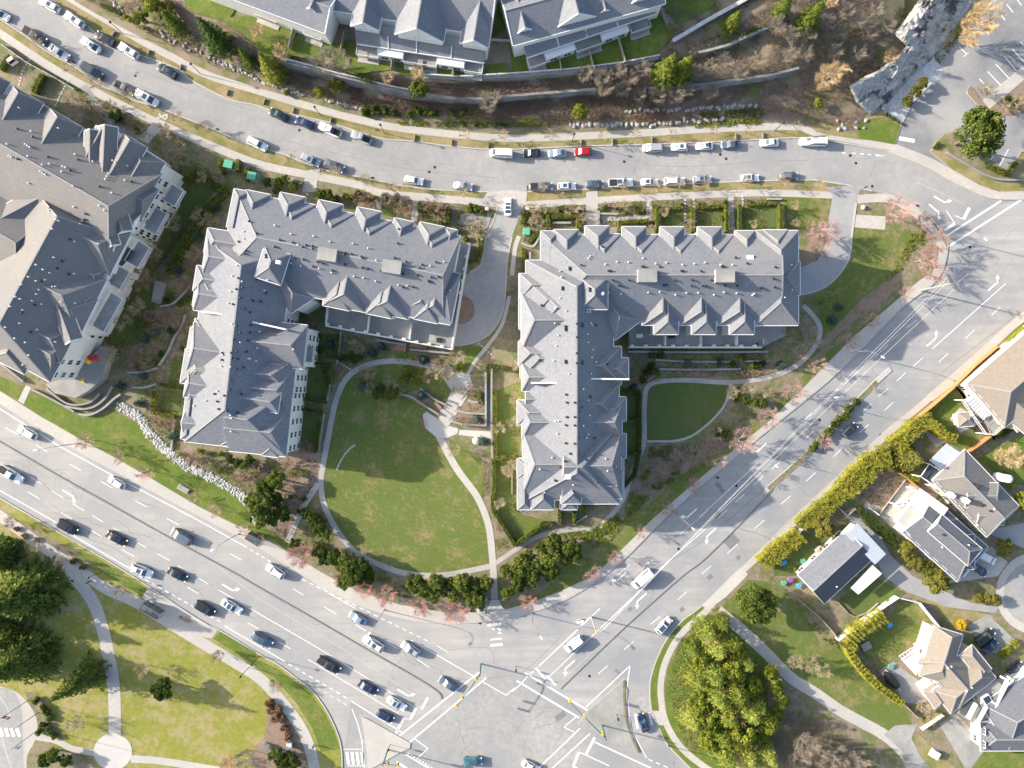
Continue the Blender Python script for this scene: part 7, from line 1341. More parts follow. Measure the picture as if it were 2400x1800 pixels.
# ---- clipped hedges ----
def hedge(pts, w, h, mat, label, z=BZ, leaf=.13, dens=95, core='core', name='hedge', spike=0):
    root = empty(name, P(*pts[0], z), label, 'hedge'); q = [np.array(P(*p, z+h*.7)[:2]) for p in pts]; o = ORG[root.name]
    b = MB(); b.strip([tuple(x) for x in q], w*.72, z, z+h*.86); b.build('core', M[core], root)
    Cs = []; Ns = []
    for a, c in zip(q, q[1:]):
        L = float(np.hypot(*(c-a))); d = (c-a)/(L+1e-9); n_ = np.array((-d[1], d[0])); m = int(L*(w+2*h)*dens*.55)+4
        s = rn.random(m)*L; per = rn.random(m)*(w+2*h); zz = np.where(per < h, per, np.where(per < h+w, h, 2*h+w-per)); t = np.where(per < h, -w/2, np.where(per < h+w, per-h-w/2, w/2))
        bulge = np.array([mnoise.noise(Vector((a[0]+d[0]*x, a[1]+d[1]*x, zq))) for x, zq in zip(s*.9, t)])*(.18 if w < 2 else .3)*w; k = 1+rn.normal(size=m)*(.06 if w < 2 else .12)
        if spike: zz = zz*(.6+.45*np.abs(np.sin(s*math.pi/spike)))
        else: zz = zz*(1+.22*np.array([mnoise.noise(Vector((a[0]+d[0]*x, a[1]+d[1]*x, 3))*.55) for x in s]))*(1+.1*rn.normal(size=m))
        xy = a+d*s[:, None]+n_*(t*k+np.sign(t)*bulge)[:, None]; C = np.column_stack([xy, z+np.maximum(.05, zz*k+bulge*.6)])
        N = np.column_stack([n_[0]*np.sign(t)*(per < h)+n_[0]*np.sign(t)*(per > h+w), n_[1]*np.sign(t)*((per < h) | (per > h+w)), ((per >= h) & (per <= h+w))+.3]); Cs.append(C); Ns.append(N)
    C = np.concatenate(Cs); V, F = cards(C, leaf, '', None, N=np.concatenate(Ns), flat=.5); me = mesh_np('foliage', V-o, F, M[mat]); obj_of('foliage', me, root); return root
HB = 'lf_box'
for pts, w, h, lab in [(TP(2,1,1255,120,1255,355), .75, 1.6, 'clipped hedge between the stair terrace and the first front garden'), (TP(2,1,1560,140,1560,345), .75, 1.6, 'clipped hedge dividing the two middle front gardens'), (TP(2,1,1852,110,1852,345), .75, 1.6, 'clipped hedge on the near side of the narrow front path'), (TP(2,1,1963,110,1963,330), .75, 1.6, 'clipped hedge on the far side of the narrow front path'), (TP(3,1,112,110,112,320), 1.0, 2.0, 'thick clipped hedge closing the easternmost front garden'), (TP(2,1,1270,150,1480,135), .7, 1.0, 'low hedge fronting the first front garden'), (TP(2,1,1600,135,1850,120), .7, 1.0, 'low hedge fronting the second front garden'), (TP(2,1,2040,110,2212,100)+TP(3,1,100,100), .7, 1.0, 'low hedge fronting the third front garden'), (TP(2,1,340,220,550,210), .8, 1.5, 'hedge round the sunken patio, street side'), (TP(2,1,310,170,310,325), .8, 1.6, 'hedge round the sunken patio, driveway side'), (TP(2,1,570,200,570,330), .7, 1.5, 'hedge round the sunken patio, stair side'), (TP(2,1,930,260,1180,250), .8, 1.4, 'dark hedge below the stair terrace'), (TP(2,1,930,250,930,350), .8, 1.5, 'short hedge at the end of the stair terrace'), (TP(2,1,140,430,250,335), .9, 1.2, 'slanting hedge behind the teal utility box'), (TP(2,1,95,480,95,700), .6, 1.4, 'narrow hedge beside the path at the block west front'),
        (TP(1,2,2060,60,2065,640,2212,632)+TP(2,2,30,625), .8, 1.6, 'long clipped hedge closing the narrow garden west of the east block'), (TP(1,2,2055,660,2060,860,2040,1000,2050,1090,2210,1350)+TP(2,2,30,1395), .8, 1.6, 'long bent hedge following the lawn exit path'), (TP(2,2,30,1395,260,1210,350,1205), .9, 1.5, 'clipped hedge running along the gravel path south of the east block'), (TP(2,2,408,1090,408,1215), .7, 1.6, 'short hedge west of the block entrance passage'), (TP(2,2,540,1110,540,1210), .7, 1.6, 'short hedge east of the block entrance passage'), (TP(2,2,620,1030,620,1125), .8, 1.5, 'hedge stub beside the block south wing'), (TP(2,2,640,1030,850,1025), .8, 1.5, 'hedge under the south wall of the south wing'), (TP(2,2,930,70,1105,60), .7, 1.4, 'hedge between the first two shady east gardens'), (TP(2,2,990,300,1110,300), .6, 1.4, 'hedge between the second and third shady east gardens'), (TP(2,2,980,600,1105,605), .6, 1.4, 'hedge below the third shady east garden'), (TP(2,2,1100,60,1100,600,1060,780,970,890), .8, 1.4, 'long hedge beside the gravel path at the block east front'),
        (TP(0,1,1960,-20,1800,120,1700,300,1610,420,1530,570,1450,700), 1.7, 2.0, 'long thick yellow-green hedge dividing the two western blocks'), (TP(0,0,1580,1560,1700,1480,1880,1600,1960,1659), .9, 1.5, 'bent hedge round the lawn by the utility boxes'), (TP(0,0,1900,1380,1930,1500), .9, 1.5, 'hedge on the near side of the first teal box'), (TP(0,0,2060,1380,2050,1480), .9, 1.5, 'hedge between the two teal boxes'), (TP(0,0,2140,1440,2130,1560), .9, 1.5, 'hedge hugging the second teal box'), (TP(0,0,370,640,290,800), 1.1, 1.6, 'hedge between the two small gardens by the curved street'), (TP(0,0,90,480,0,600), 1.0, 1.6, 'hedge in the corner garden by the west edge'),
        (TP(1,1,700,30,700,90), .7, 1.3, 'small hedge post by the slanted block front steps'), (TP(1,1,770,10,770,40,1050,50), .7, 1.1, 'low hedge fronting the slanted block gardens'), (TP(1,1,1410,90,1410,150,1640,170), .8, 1.3, 'low hedge round the garden beside the paved court'), (TP(1,1,1660,130,1650,270), .8, 1.5, 'dark hedge beside the paved court'), (TP(1,1,1590,250,1590,290), .7, 1.2, 'hedge stub at the slanted block corner'), (TP(1,1,1930,380,1945,500,1900,590,1840,600), .9, 1.1, 'curved hedge round the terrace corner by the short driveway'),
        (TP(1,1,640,1490,640,1659), .7, 1.4, 'hedge along the gravel path beside the first courtyard garden'), (TP(1,1,480,1480,640,1490), .7, 1.4, 'hedge between the upper courtyard gardens'), (TP(1,2,400,130,600,160), .7, 1.4, 'hedge on the upper side of the courtyard passage'), (TP(1,2,400,220,560,240), .7, 1.4, 'hedge on the lower side of the courtyard passage'), (TP(1,2,620,0,605,100), .6, 1.4, 'hedge stub where the courtyard passage meets the path'), (TP(1,2,545,330,520,590), .7, 1.4, 'hedge along the lower courtyard garden'), (TP(1,1,710,1250,700,1450), .6, 1.3, 'hedge on the garden wall by the red bench'),
        (TP(0,2,1330,60,1320,250,1510,290), .9, 1.5, 'hedge round the lawn west of the slanted block'), (TP(0,1,1560,1350,1640,1360), .7, 1.4, 'short hedge above the small lawn of the slanted block'), (TP(0,2,1370,5,1610,40), .8, 1.4, 'hedge along the top of the lawn west of the slanted block'), (TP(0,1,1530,980,1680,880), .9, 1.3, 'hedge beside the curved garden stair'), (TP(0,1,1220,1180,1320,1090), .9, 1.2, 'low hedge in the west courtyard'), (TP(1,2,1930,60,1930,170), .7, 1.2, 'hedge beside the garden stair wall'),
        (TP(2,1,90,1130,60,1600), .5, 1.2, 'narrow dark hedge strip west of the long block'), (TP(3,0,1480,1230,1440,1280), .6, .8, 'low green hedge beside the parking exit'), (TP(3,0,1900,1430,2060,1500,2150,1400), 1.0, 1.2, 'lime hedge round the small parking bay'), (TP(1,1,1990,1620,2010,1500,2212,1530), .9, 1.2, 'lime hedge above the dark wooden stair')]:
    hedge(pts, w, h, HB, lab)
Y = 'lf_yel'
for pts, w, h, lab, sp in [(TP(3,2,1420,310,1290,350,1200,430,1080,540), 3.0, 3.0, 'golden cedar hedge at the north end of the roadside hedges', 0), (TP(3,2,1050,620,960,640,880,700,790,780,710,850,640,930), 4.2, 2.6, 'wide golden hedge beside the bare soil garden', 0), (TP(3,2,660,910,560,1000,440,1090,350,1160,275,1230), 2.9, 2.4, 'golden roadside hedge above the white gate', 0), (TP(3,2,270,1290,180,1370,80,1440,0,1500)+TP(2,2,2160,1560), 3.0, 2.4, 'golden roadside hedge below the white gate', 0), (TP(3,2,1400,330,1480,400,1550,450,1610,470), 1.6, 3.6, 'row of columnar golden cedars casting spikes over the shady yard', .95), (TP(3,3,1000,340,900,400,800,460,720,540,680,590), 2.0, 3.8, 'tall golden cedar hedge in front of the white fence', .95), (TP(3,3,680,600,730,700,850,850,960,960,1150,1090), 1.6, 3.2, 'golden cedar hedge running down beside the covered boat', .95), (TP(3,1,2230,1180,2130,1270,2060,1345), 1.4, 1.8, 'golden hedge at the top of the orange fence', 0), (TP(3,2,1160,790,1300,830), 1.0, 1.4, 'low golden hedge under the golden conifer', 0)]:
    hedge(pts, w, h, Y, lab, BZ, .14, 120, 'core_y', 'cedar_hedge', sp)
for pts, w, h, lab in [(TP(3,2,780,1080,870,1170,970,1270,1080,1340,1160,1400), 1.9, 2.0, 'green hedge dividing the long house from the terrace house'), (TP(3,2,1960,470,2100,390), 1.2, 1.2, 'low hedge below the glass deck'), (TP(0,0,880,40,1050,120), .9, .8, 'low green hedge near the top edge of the bank')]: hedge(pts, w, h, 'lf_shrub', lab, BZ if h > 1 else hill_z(*pts[0]))
# small shrubs in the beds
def shrubs(key, pts, what, where, group, s=1.0, z=BZ): row(key, pts, what, where, 'shrub', group, s, z)
shrubs('box', TP(2,1,800,130,905,150,970,180,1060,140,1100,180,1130,170,780,160,1235,260,1235,130,1455,120,1530,150,1610,110,1830,90,1815,230,2040,80), 'round boxwood ball', 'along the front gardens of the east block, from the stair', 'boxwood balls in the front gardens', 1.1)
shrubs('shrub', TP(2,1,110,210,110,260,120,180,420,150,460,140,500,180,280,190), 'leafy front-garden shrub', 'in the bed at the driveway corner', 'shrubs at the driveway corner', 1.2); shrubs('twigbe', TP(2,1,180,150,180,270,240,270,210,220,480,170,580,270,540,150,960,120,1300,170), 'bare beige shrub', 'in the front beds of the east block', 'bare shrubs in the front beds', 1.3)
shrubs('ever', TP(1,1,560,30,620,20,650,60,600,50)+TP(1,0,200,1580,330,1610,180,1640,260,1560,100,1580), 'rounded evergreen shrub', 'at the front steps of the slanted block', 'evergreen shrubs at the front steps', .55); shrubs('twigb', TP(1,1,880,60,960,50,1000,90,1150,70,1240,80,1300,130,1280,200,1480,120,1530,170,1580,200,1560,140), 'brown bare shrub', 'in the front beds of the slanted block', 'brown shrubs in the front beds', 1.5); shrubs('shrub', TP(1,1,880,20,1120,50,1220,50,1840,160,1900,150,1960,180,1870,130,1740,340,1810,410,1870,310), 'green front-bed shrub', 'between the slanted block and the short driveway', 'green shrubs in the front beds', 1.1)
shrubs('twigbe', TP(1,1,1890,330,1950,380,1910,320), 'arching bare shrub', 'inside the terrace-corner hedge', 'bare shrubs at the terrace corner', 1.5); shrubs('lime', TP(1,1,1750,1500,1290,1600,1380,1620,1320,1540,1440,1590), 'bright green mounded shrub', 'on the north rim of the oval lawn', 'bright shrubs on the lawn rim', 1.5); shrubs('ever', TP(1,2,1080,40,1150,90,1190,70,1060,90), 'dark evergreen mound', 'on the north rim of the oval lawn', 'evergreen mounds on the lawn rim', .6); shrubs('twigbe', TP(1,2,1180,20,1230,50,1000,40)+TP(1,1,1000,1570,950,1550,860,1330,900,1350), 'beige twiggy mound', 'on the beds north of the oval lawn', 'twiggy mounds on the lawn rim', 1.6)
shrubs('shrub', TP(1,1,800,1440,860,1460,750,1430,900,1420,820,1400,560,1360,530,1240), 'shade shrub', 'below the terrace of the slanted block', 'shade shrubs below the terrace', 1.2); shrubs('shrub', TP(2,1,1210,1400,1280,1400,1160,1560,1120,1620,1200,1500,1900,1490,1980,1440,2080,1500,2150,1480,1230,1550), 'terraced-bed shrub', 'below the terrace of the east block', 'shrubs in the terraced beds', 1.3); shrubs('twigb', TP(2,1,1950,1570,2000,1570,2050,1570,2100,1565,2080,1420,2180,1560), 'rusty heather tuft', 'above the gravel path bend', 'heather tufts above the path', .8)
shrubs('yel', TP(2,2,1160,760,1130,810), 'yellow round bush', 'beside the gravel path by the south wing', 'yellow bushes beside the path', .9); shrubs('lime', TP(2,2,1220,890,1250,900,1290,860,1280,900,1350,840,1370,820,1390,775,1430,770,1580,600), 'small lime mound', 'in the row edging the bark bed', 'lime mounds on the bark bed', .6); shrubs('lime', TP(2,2,1950,40,1940,90,1960,110,1930,140), 'lime bush', 'at the end of the stepping stone arc', 'lime bushes at the stone arc', .9); shrubs('ever', TP(2,2,2010,130,2080,150,2150,160,1830,420,1760,420), 'dark bed bush', 'between the stone arc and the road trees', 'bushes by the stone arc', .6)
shrubs('lime', TP(0,2,1570,600,1720,580,1800,590,1910,600), 'rounded lime shrub', 'under the south wall of the slanted block', 'lime shrubs under the south wall', .8); shrubs('ever', TP(0,2,2000,650,2060,680,2110,690,2160,650), 'dark wall shrub', 'under the south wall of the slanted block', 'dark shrubs under the south wall', .55); shrubs('twigb', TP(0,2,1640,630,1700,640,1800,670,1500,330,1370,330,1430,350,2130,770,2160,830,2090,800)+TP(1,2,30,700,300,690,450,560,440,530), 'russet bare shrub', 'in the beds south of the slanted block', 'russet shrubs south of the slanted block', 1.5)
shrubs('shrub', TP(0,0,1040,990,1080,1040,1190,1140,1040,1060,980,1000), 'dark shrub', 'round the dark utility box', 'shrubs round the dark utility box', 1.1); shrubs('twigb', TP(0,0,900,1000,1130,1100,1450,1130,1500,1200,980,930,820,1000,740,920,650,900,790,1090), 'bramble shrub', 'in the rough strip north of the large west building', 'brambles by the rough strip', 1.6)
shrubs('shrub', TP(0,1,1450,940,1500,900,1400,1400,1350,1480,1480,1200,1190,1500), 'low courtyard shrub', 'in the west courtyard slope', 'shrubs of the west courtyard', 1.1); shrubs('twigb', TP(0,1,1320,1080,1400,1120,1480,1080,1560,1060,1640,800,1700,600,1750,700,1620,1200,1360,1350,1300,1480,1180,1450), 'courtyard bramble', 'in the west courtyard slope', 'brambles of the west courtyard', 1.7)
shrubs('heath', TP(0,2,150,1250,220,1310,320,1350,640,1530,720,1580), 'dry brown tuft', 'on the bank above the park path', 'brown tufts on the park bank', .9); shrubs('lime', TP(3,2,510,1620-230,235,1600,480,1400)+TP(3,3,920,300,1030,220,730,430,630,510), 'small bright green garden bush', 'round the long house and the white fence', 'bright garden bushes', .9); shrubs('gold', TP(3,2,2110,885), 'yellow flowering bush', 'at the corner of the sunroom house', 'yellow flowering bushes', .5)
shrubs('twigb', TP(1,2,1720,50,1800,60,1850,40,1800,330,1900,350,1850,100), 'rusty bed shrub', 'in the terraced beds beside the garden stair', 'rusty shrubs by the garden stair', .9); shrubs('shrub', TP(1,2,420,990,300,970,380,1100), 'green patch shrub', 'on the bark bank by the slab path', 'patch shrubs by the slab path', .8)
# remove templates that were never placed
for k, lst in PL.items():
    for o, used in lst:
        if not used:
            for ch in KIDS.get(o.name, []): bpy.data.objects.remove(ch)
            bpy.data.objects.remove(o)
for o, used in BO:
    if not used: bpy.data.objects.remove(o)
# ================= street furniture, fences, small things =================
def up(o, v): return o
def lamp(u, v, hd, label, arm=2.6, h=8.5, mat='lampgrey', group=None, head='head', z=BZ):
    """street lamp at picture point (u, v) of its foot; hd = world heading of the arm in degrees"""
    root = empty('street_lamp', P(u, v, z), label, 'street lamp', group); x, y, _ = P(u, v, z); c, s = math.cos(R(hd)), math.sin(R(hd))
    b = MB(); b.lathe([(.2, -.1), (.2, .25), (.1, .3)], (x, y, z), 8); b.tube([(x, y, z), (x, y, z+h*.8), (x+c*.5, y+s*.5, z+h*.94), (x+c*arm*.6, y+s*arm*.6, z+h), (x+c*arm, y+s*arm, z+h+.05)], [.11, .08, .065, .055, .05], 8); b.build('pole', M[mat], root)
    b = MB(); b.box((x+c*(arm+.3), y+s*(arm+.3), z+h-.04), .85, .34, .16, R(hd)); b.build('lamp_head', M['trim'], root); return root
def post_lamp(u, v, label, group, h=4.6, z=.17):
    root = empty('street_lamp', P(u, v, z), label, 'street lamp', group); x, y, _ = P(u, v, z); b = MB(); b.tube([(x, y, z-.1), (x, y, z+h)], [.09, .06], 8); b.build('pole', M['darkmetal'], root)
    b = MB(); b.lathe([(.1, 0), (.28, .12), (.3, .3), (.08, .45)], (x, y, z+h), 10); b.build('lamp_head', M['darkmetal'], root)
for c, hd, lab in [(T(0,2,680,512), 190, 'tall cobra-head lamp leaning over the western arterial lanes'), (T(0,2,2060,1295), 215, 'tall lamp by the second bus shelter on the arterial'), (T(1,3,1108,292), 235, 'lamp among the red-twig trees of the curved pavement'), (T(2,3,172,325), -55, 'lamp at the corner of the lawn exit path and diagonal road'), (T(2,2,1400,1110), -42, 'lamp standing beside the turn arrows on the diagonal road'), (T(3,1,725,1385), -28, 'lamp at the bend of the diagonal road pavement'), (T(3,1,1580,400), -40, 'lamp at the rounded street corner by the stop bars'), (T(3,2,330,120), 5, 'lamp beside the dense red-pink trees'), (T(2,2,2080,600), -40, 'lamp beside the turn arrow of the diagonal road'), (T(2,3,1345,1465), 225, 'lamp at the slip lane kerb by the zebra bars')]: lamp(*c, hd, lab, 2.8 if 'cobra' not in lab else 4.2, group='tall road lamps', z=BZ)
for c, lab in [(T(0,0,1735,640), 'dark post lamp between pavement and kerb where the kerb bends'), (T(1,0,1110,1150), 'dark post lamp on the verge behind the parked silver pickup'), (T(2,0,520,1225), 'dark post lamp on the verge near the red hatchback'), (T(1,0,560,1000), 'dark post lamp by the pavement above the navy sedan'), (T(0,0,1060,290), 'dark post lamp on the upper pavement edge'), (T(3,0,60,1130), 'dark post lamp near the easternmost parked truck')]: post_lamp(*c, lab, 'dark post lamps on the north verge', 5.0)
for c, lab in [(T(0,2,880,1620), 'park lamp with white head near the fork of park paths'), (T(1,3,30,690), 'park lamp near the bus bay end'), (T(0,3,2150,790), 'park lamp beside the green strip')]: post_lamp(*c, lab, 'lamps of the park pavement', 5.0, BZ)
# traffic signals with green mast arms
def signal(base, tip, heads, label, h=6.5, extra=True):
    x, y, _ = P(*base, .14); root = empty('traffic_signal', (x, y, .14), label, 'traffic signal', 'traffic signals of the junction'); t = P(*tip, h)
    b = MB(); b.tube([(x, y, .1), (x, y, h+.6)], [.17, .12], 8); b.build('pole', M['greenpole'], root)
    b = MB(); b.tube([(x, y, h-.6), ((x*2+t[0])/3, (y*2+t[1])/3, h-.1), (t[0], t[1], h)], [.13, .1, .06], 8); b.build('mast_arm', M['greenpole'], root)
    a = math.atan2(t[1]-y, t[0]-x)
    for k in heads:
        p = (x+(t[0]-x)*k, y+(t[1]-y)*k); b = MB(); b.box((*p, h-1.0), .34, .4, 1.1, a); b.box((p[0]+.3*math.sin(a), p[1]-.3*math.cos(a), h-.95), .4, .1, 1.0, a); hd = b.build('signal_head', M['yellow'], root)
        b = MB(); 
        for j in range(3): b.box((p[0]-.24*math.sin(a), p[1]+.24*math.cos(a), h-.85+.33*j), .24, .06, .24, a)
        b.build('signal_lens', M['darkmetal'], hd)
signal(T(1,3,1945,760), T(1,3,1735,1130), (.15, .75, 1.0), 'green traffic signal mast reaching over the crosswalk north of the junction')
signal(T(2,3,780,1290), T(2,3,500,1090), (.1, .6, 1.0), 'green traffic signal mast on the triangular east island')
signal(T(1,3,1140,1500), T(1,3,1240,1640), (.3, .9), 'green traffic signal mast on the western island near the zebra crossing')
for c, lab in [(T(1,3,1160,1455), 'small black signal post on the western island'), (T(2,3,905,1195), 'small black signal post on the east island'), (T(2,3,35,780), 'thin black signal post at the end of the lane seam')]:
    x, y, _ = P(*c, .13); root = empty('pedestrian_signal', (x, y, .13), lab, 'signal post'); b = MB(); b.tube([(x, y, 0), (x, y, 3)], .07, 6); b.build('pole', M['darkmetal'], root); b = MB(); b.box((x, y, 2.3), .35, .35, .7); b.build('signal_head', M['darkmetal'], root)
# utility poles with cross-arms and insulators, and the wires between them
def upole(u, v, tip, label, hd, h=11.5):
    x, y, _ = P(u, v, BZ); root = empty('utility_pole', (x, y, BZ), label, 'utility pole'); b = MB(); b.tube([(x, y, -.2), (x, y, h)], [.19, .12], 8); b.build('pole', M['barkpale'], root); c, s = math.cos(R(hd)), math.sin(R(hd)); tops = []
    for z, L in ((h-.4, 1.6), (h-1.3, 1.5), (h-2.2, 1.3), (h-3.1, .9)):
        b = MB(); b.bar((x-c*L, y-s*L, z), (x+c*L, y+s*L, z), .12, .14); 
        for k in (-1, -.5, .5, 1): b.lathe([(.06, 0), (.06, .22)], (x+c*L*k*.93, y+s*L*k*.93, z), 6)
        b.build('cross_arm', M['fence'], root)
        if z > h-.6: tops = [(x+c*L*k*.93, y+s*L*k*.93, z+.22) for k in (-1, .5, 1)]
    return tops
w1 = upole(*T(2,3,685,355), None, 'wooden utility pole with many cross-arms beside the diagonal lanes at the junction', 30); w2 = upole(*T(3,1,1320,850), None, 'pale utility pole with cross-arms at the bend of the diagonal road', 120)
for a, c in zip(w1, w2):
    b = MB(); b.tube([tuple(a[i]+(c[i]-a[i])*t-(1.1*4*t*(1-t) if i == 2 else 0) for i in range(3)) for t in np.linspace(0, 1, 13)], .018, 4); tag(b.build('overhead_wire', M['trim']), 'thin overhead wire strung between the two utility poles along the diagonal road', 'wire', 'overhead wires between the utility poles')
# bus shelters and benches
def shelter(u, v, hd, label, L=4.6):
    x, y, _ = P(u, v, BZ); root = empty('bus_shelter', (x, y, BZ), label, 'bus shelter'); c, s = math.cos(R(hd)), math.sin(R(hd)); f = lambda a, e, z: (x+a*c-e*s, y+a*s+e*c, BZ+z)
    b = MB()
    for a in (-L/2, -L/6, L/6, L/2): b.bar(f(a, -.75, 2.55), f(a, .75, 2.45), .1, .12); b.bar(f(a, .75, 0), f(a+.001, .75, 2.5), .09, .09); b.bar(f(a, -.7, 0), f(a+.001, -.7, 2.5), .09, .09)
    for e, z in ((-.75, 2.58), (.75, 2.48)): b.bar(f(-L/2, e, z), f(L/2, e, z), .12, .12)
    b.build('frame', M['darkmetal'], root)
    for i in range(3): b = MB(); a0, a1 = -L/2+L/3*i+.08, -L/2+L/3*(i+1)-.08; b.quad(f(a0, -.7, 2.56), f(a1, -.7, 2.56), f(a1, .7, 2.47), f(a0, .7, 2.47)); b.build('roof_pane', M['smoke'], root)
    b = MB(); b.quad(f(-L/2, .76, .3), f(L/2, .76, .3), f(L/2, .76, 2.3), f(-L/2, .76, 2.3)); b.build('back_pane', M['smoke'], root)
    b = MB(); b.bar(f(-1.5, .4, .5), f(1.5, .4, .5), .4, .08); b.build('seat', M['wood'], root)
M['smoke'] = mk('smoked_glass', (.10, .115, .125), None, rough=.2, spec=.5)
shelter(*T(0,3,1340,275), -31, 'bus shelter with dark glazed roof on the concrete pad beside the bus lane'); shelter(*T(1,2,10,1325), -31, 'bus shelter half over the pavement at the top of the lawn verge', 3.6)
def bench(u, v, hd, label, mat='wood', L=1.8, z=BZ+.05):
    x, y, _ = P(u, v, z); root = empty('park_bench', (x, y, z), label, 'bench'); c, s = math.cos(R(hd)), math.sin(R(hd)); f = lambda a, e, q: (x+a*c-e*s, y+a*s+e*c, z+q)
    b = MB(); [b.bar(f(-L/2, e, .46), f(L/2, e, .46), .13, .05) for e in (-.2, -.04, .12)]; b.build('seat', M[mat], root); b = MB(); [b.bar(f(-L/2, .26+.03*k, .62+.16*k), f(L/2, .26+.03*k, .62+.16*k), .05, .12) for k in range(2)]; b.build('backrest', M[mat], root)
    for a in (-L/2+.15, L/2-.15): b = MB(); b.bar(f(a, -.2, .42), f(a, .25, .42), .08, .42); b.build('leg', M['darkmetal'], root)
M['redwood'] = mk('reddish_bench_wood', (.36, .14, .11), (.42, .19, .15), 4, .7)
for c, hd, lab, m in [(T(0,3,1595,372), -25, 'long dark bench on the bus stop pavement', 'wood'), (T(1,1,735,1585), 55, 'red bench where the gravel path starts to curve', 'redwood'), (T(2,1,1195,1610), 35, 'reddish bench at the path bend by the half-round lawn', 'redwood'), (T(2,1,1660,1580), 0, 'reddish bench above the half-round lawn path', 'redwood'), (T(1,2,1440,330), 110, 'red bench at the rim of the pale plaza', 'redwood'), (T(1,2,1575,185), -40, 'bench in the terraced bed beside the stair', 'wood'), (T(1,2,600,1150), -60, 'reddish bench by the west side of the oval path', 'redwood')]: bench(*c, hd, lab, m, 2.6 if 'long' in lab else 1.9)
# green utility boxes
def ubox(u, v, hd, label, mat='utilgreen', s=(2.0, 1.7, 1.5)):
    x, y, _ = P(u, v, BZ); root = empty('utility_box', (x, y, BZ), label, 'utility box'); b = MB(); b.box((x, y, BZ), s[0]+.4, s[1]+.4, .12, R(hd)); b.build('base', M['conc'], root); b = MB(); b.box((x, y, BZ+.12), *s, R(hd)); b.build('cabinet', M[mat], root); b = MB(); b.box((x, y, BZ+.12+s[2]), s[0]+.14, s[1]+.14, .1, R(hd), 0, .93); b.build('lid', M[mat], root)
ubox(*T(0,0,1995,1435), -12, 'teal green utility box in a hedge niche near the curved street, the northern one'); ubox(*T(0,0,2195,1535), -12, 'teal green utility box in a hedge niche, the southern one'); ubox(*T(2,1,125,352), 0, 'teal utility box beside the short driveway', s=(1.4, 1.5, 1.4)); ubox(*T(0,0,1028,1028), -20, 'dark green utility box among dark shrubs', 'core', (1.5, 1.3, 1.2))
ubox(*T(0,2,1590,905), -30, 'pale flat utility lid on the green verge of the arterial', 'deck', (2.6, 1.1, .25)); ubox(*T(3,3,1430,1530), -30, 'white utility box on the rough verge near the footpath', 'trim', (1.6, 1.6, .9)); ubox(*T(1,3,1945,300), 0, 'small white utility lid at the end of the evergreen belt', 'trim', (1.6, .7, .3))
# flagpoles
for i, (bs, tp) in enumerate([((250,1070),(62,1182)), ((330,1180),(150,1305)), ((350,1315),(160,1448))]):
    x, y, _ = P(*T(0,3,*bs), BZ); root = empty('flagpole', (x, y, BZ), ['tall flagpole with a red and white flag, uppermost of three by the plaza', 'bare flagpole in the middle of three by the plaza', 'tall flagpole with a pale flag, lowest of three by the plaza'][i], 'flagpole'); b = MB(); b.tube([(x, y, 0), (x, y, 9.6)], [.08, .04], 8); b.lathe([(.03, 0), (.1, .08), (.02, .18)], (x, y, 9.55), 8); b.build('pole', M['darkmetal'], root)
    if i != 1:
        for k, m in enumerate(('red_f', 'trim', 'red_f') if i == 0 else ('trim', 'blue_f')):
            M.setdefault('red_f', PAINT['red']); M.setdefault('blue_f', mk('pale_blue_cloth', (.3, .35, .5), None)); b = MB(); x0 = x+.08+.5*k; vs = [(x0+.5*t, y-.12*(k+t)+.06*math.sin(5*(k+t)), z) for t in (0, .5, 1) for z in (8.0, 9.2)]; b.add(vs, [(0, 2, 3, 1), (2, 4, 5, 3)]); b.build('flag_panel', M[m], root)
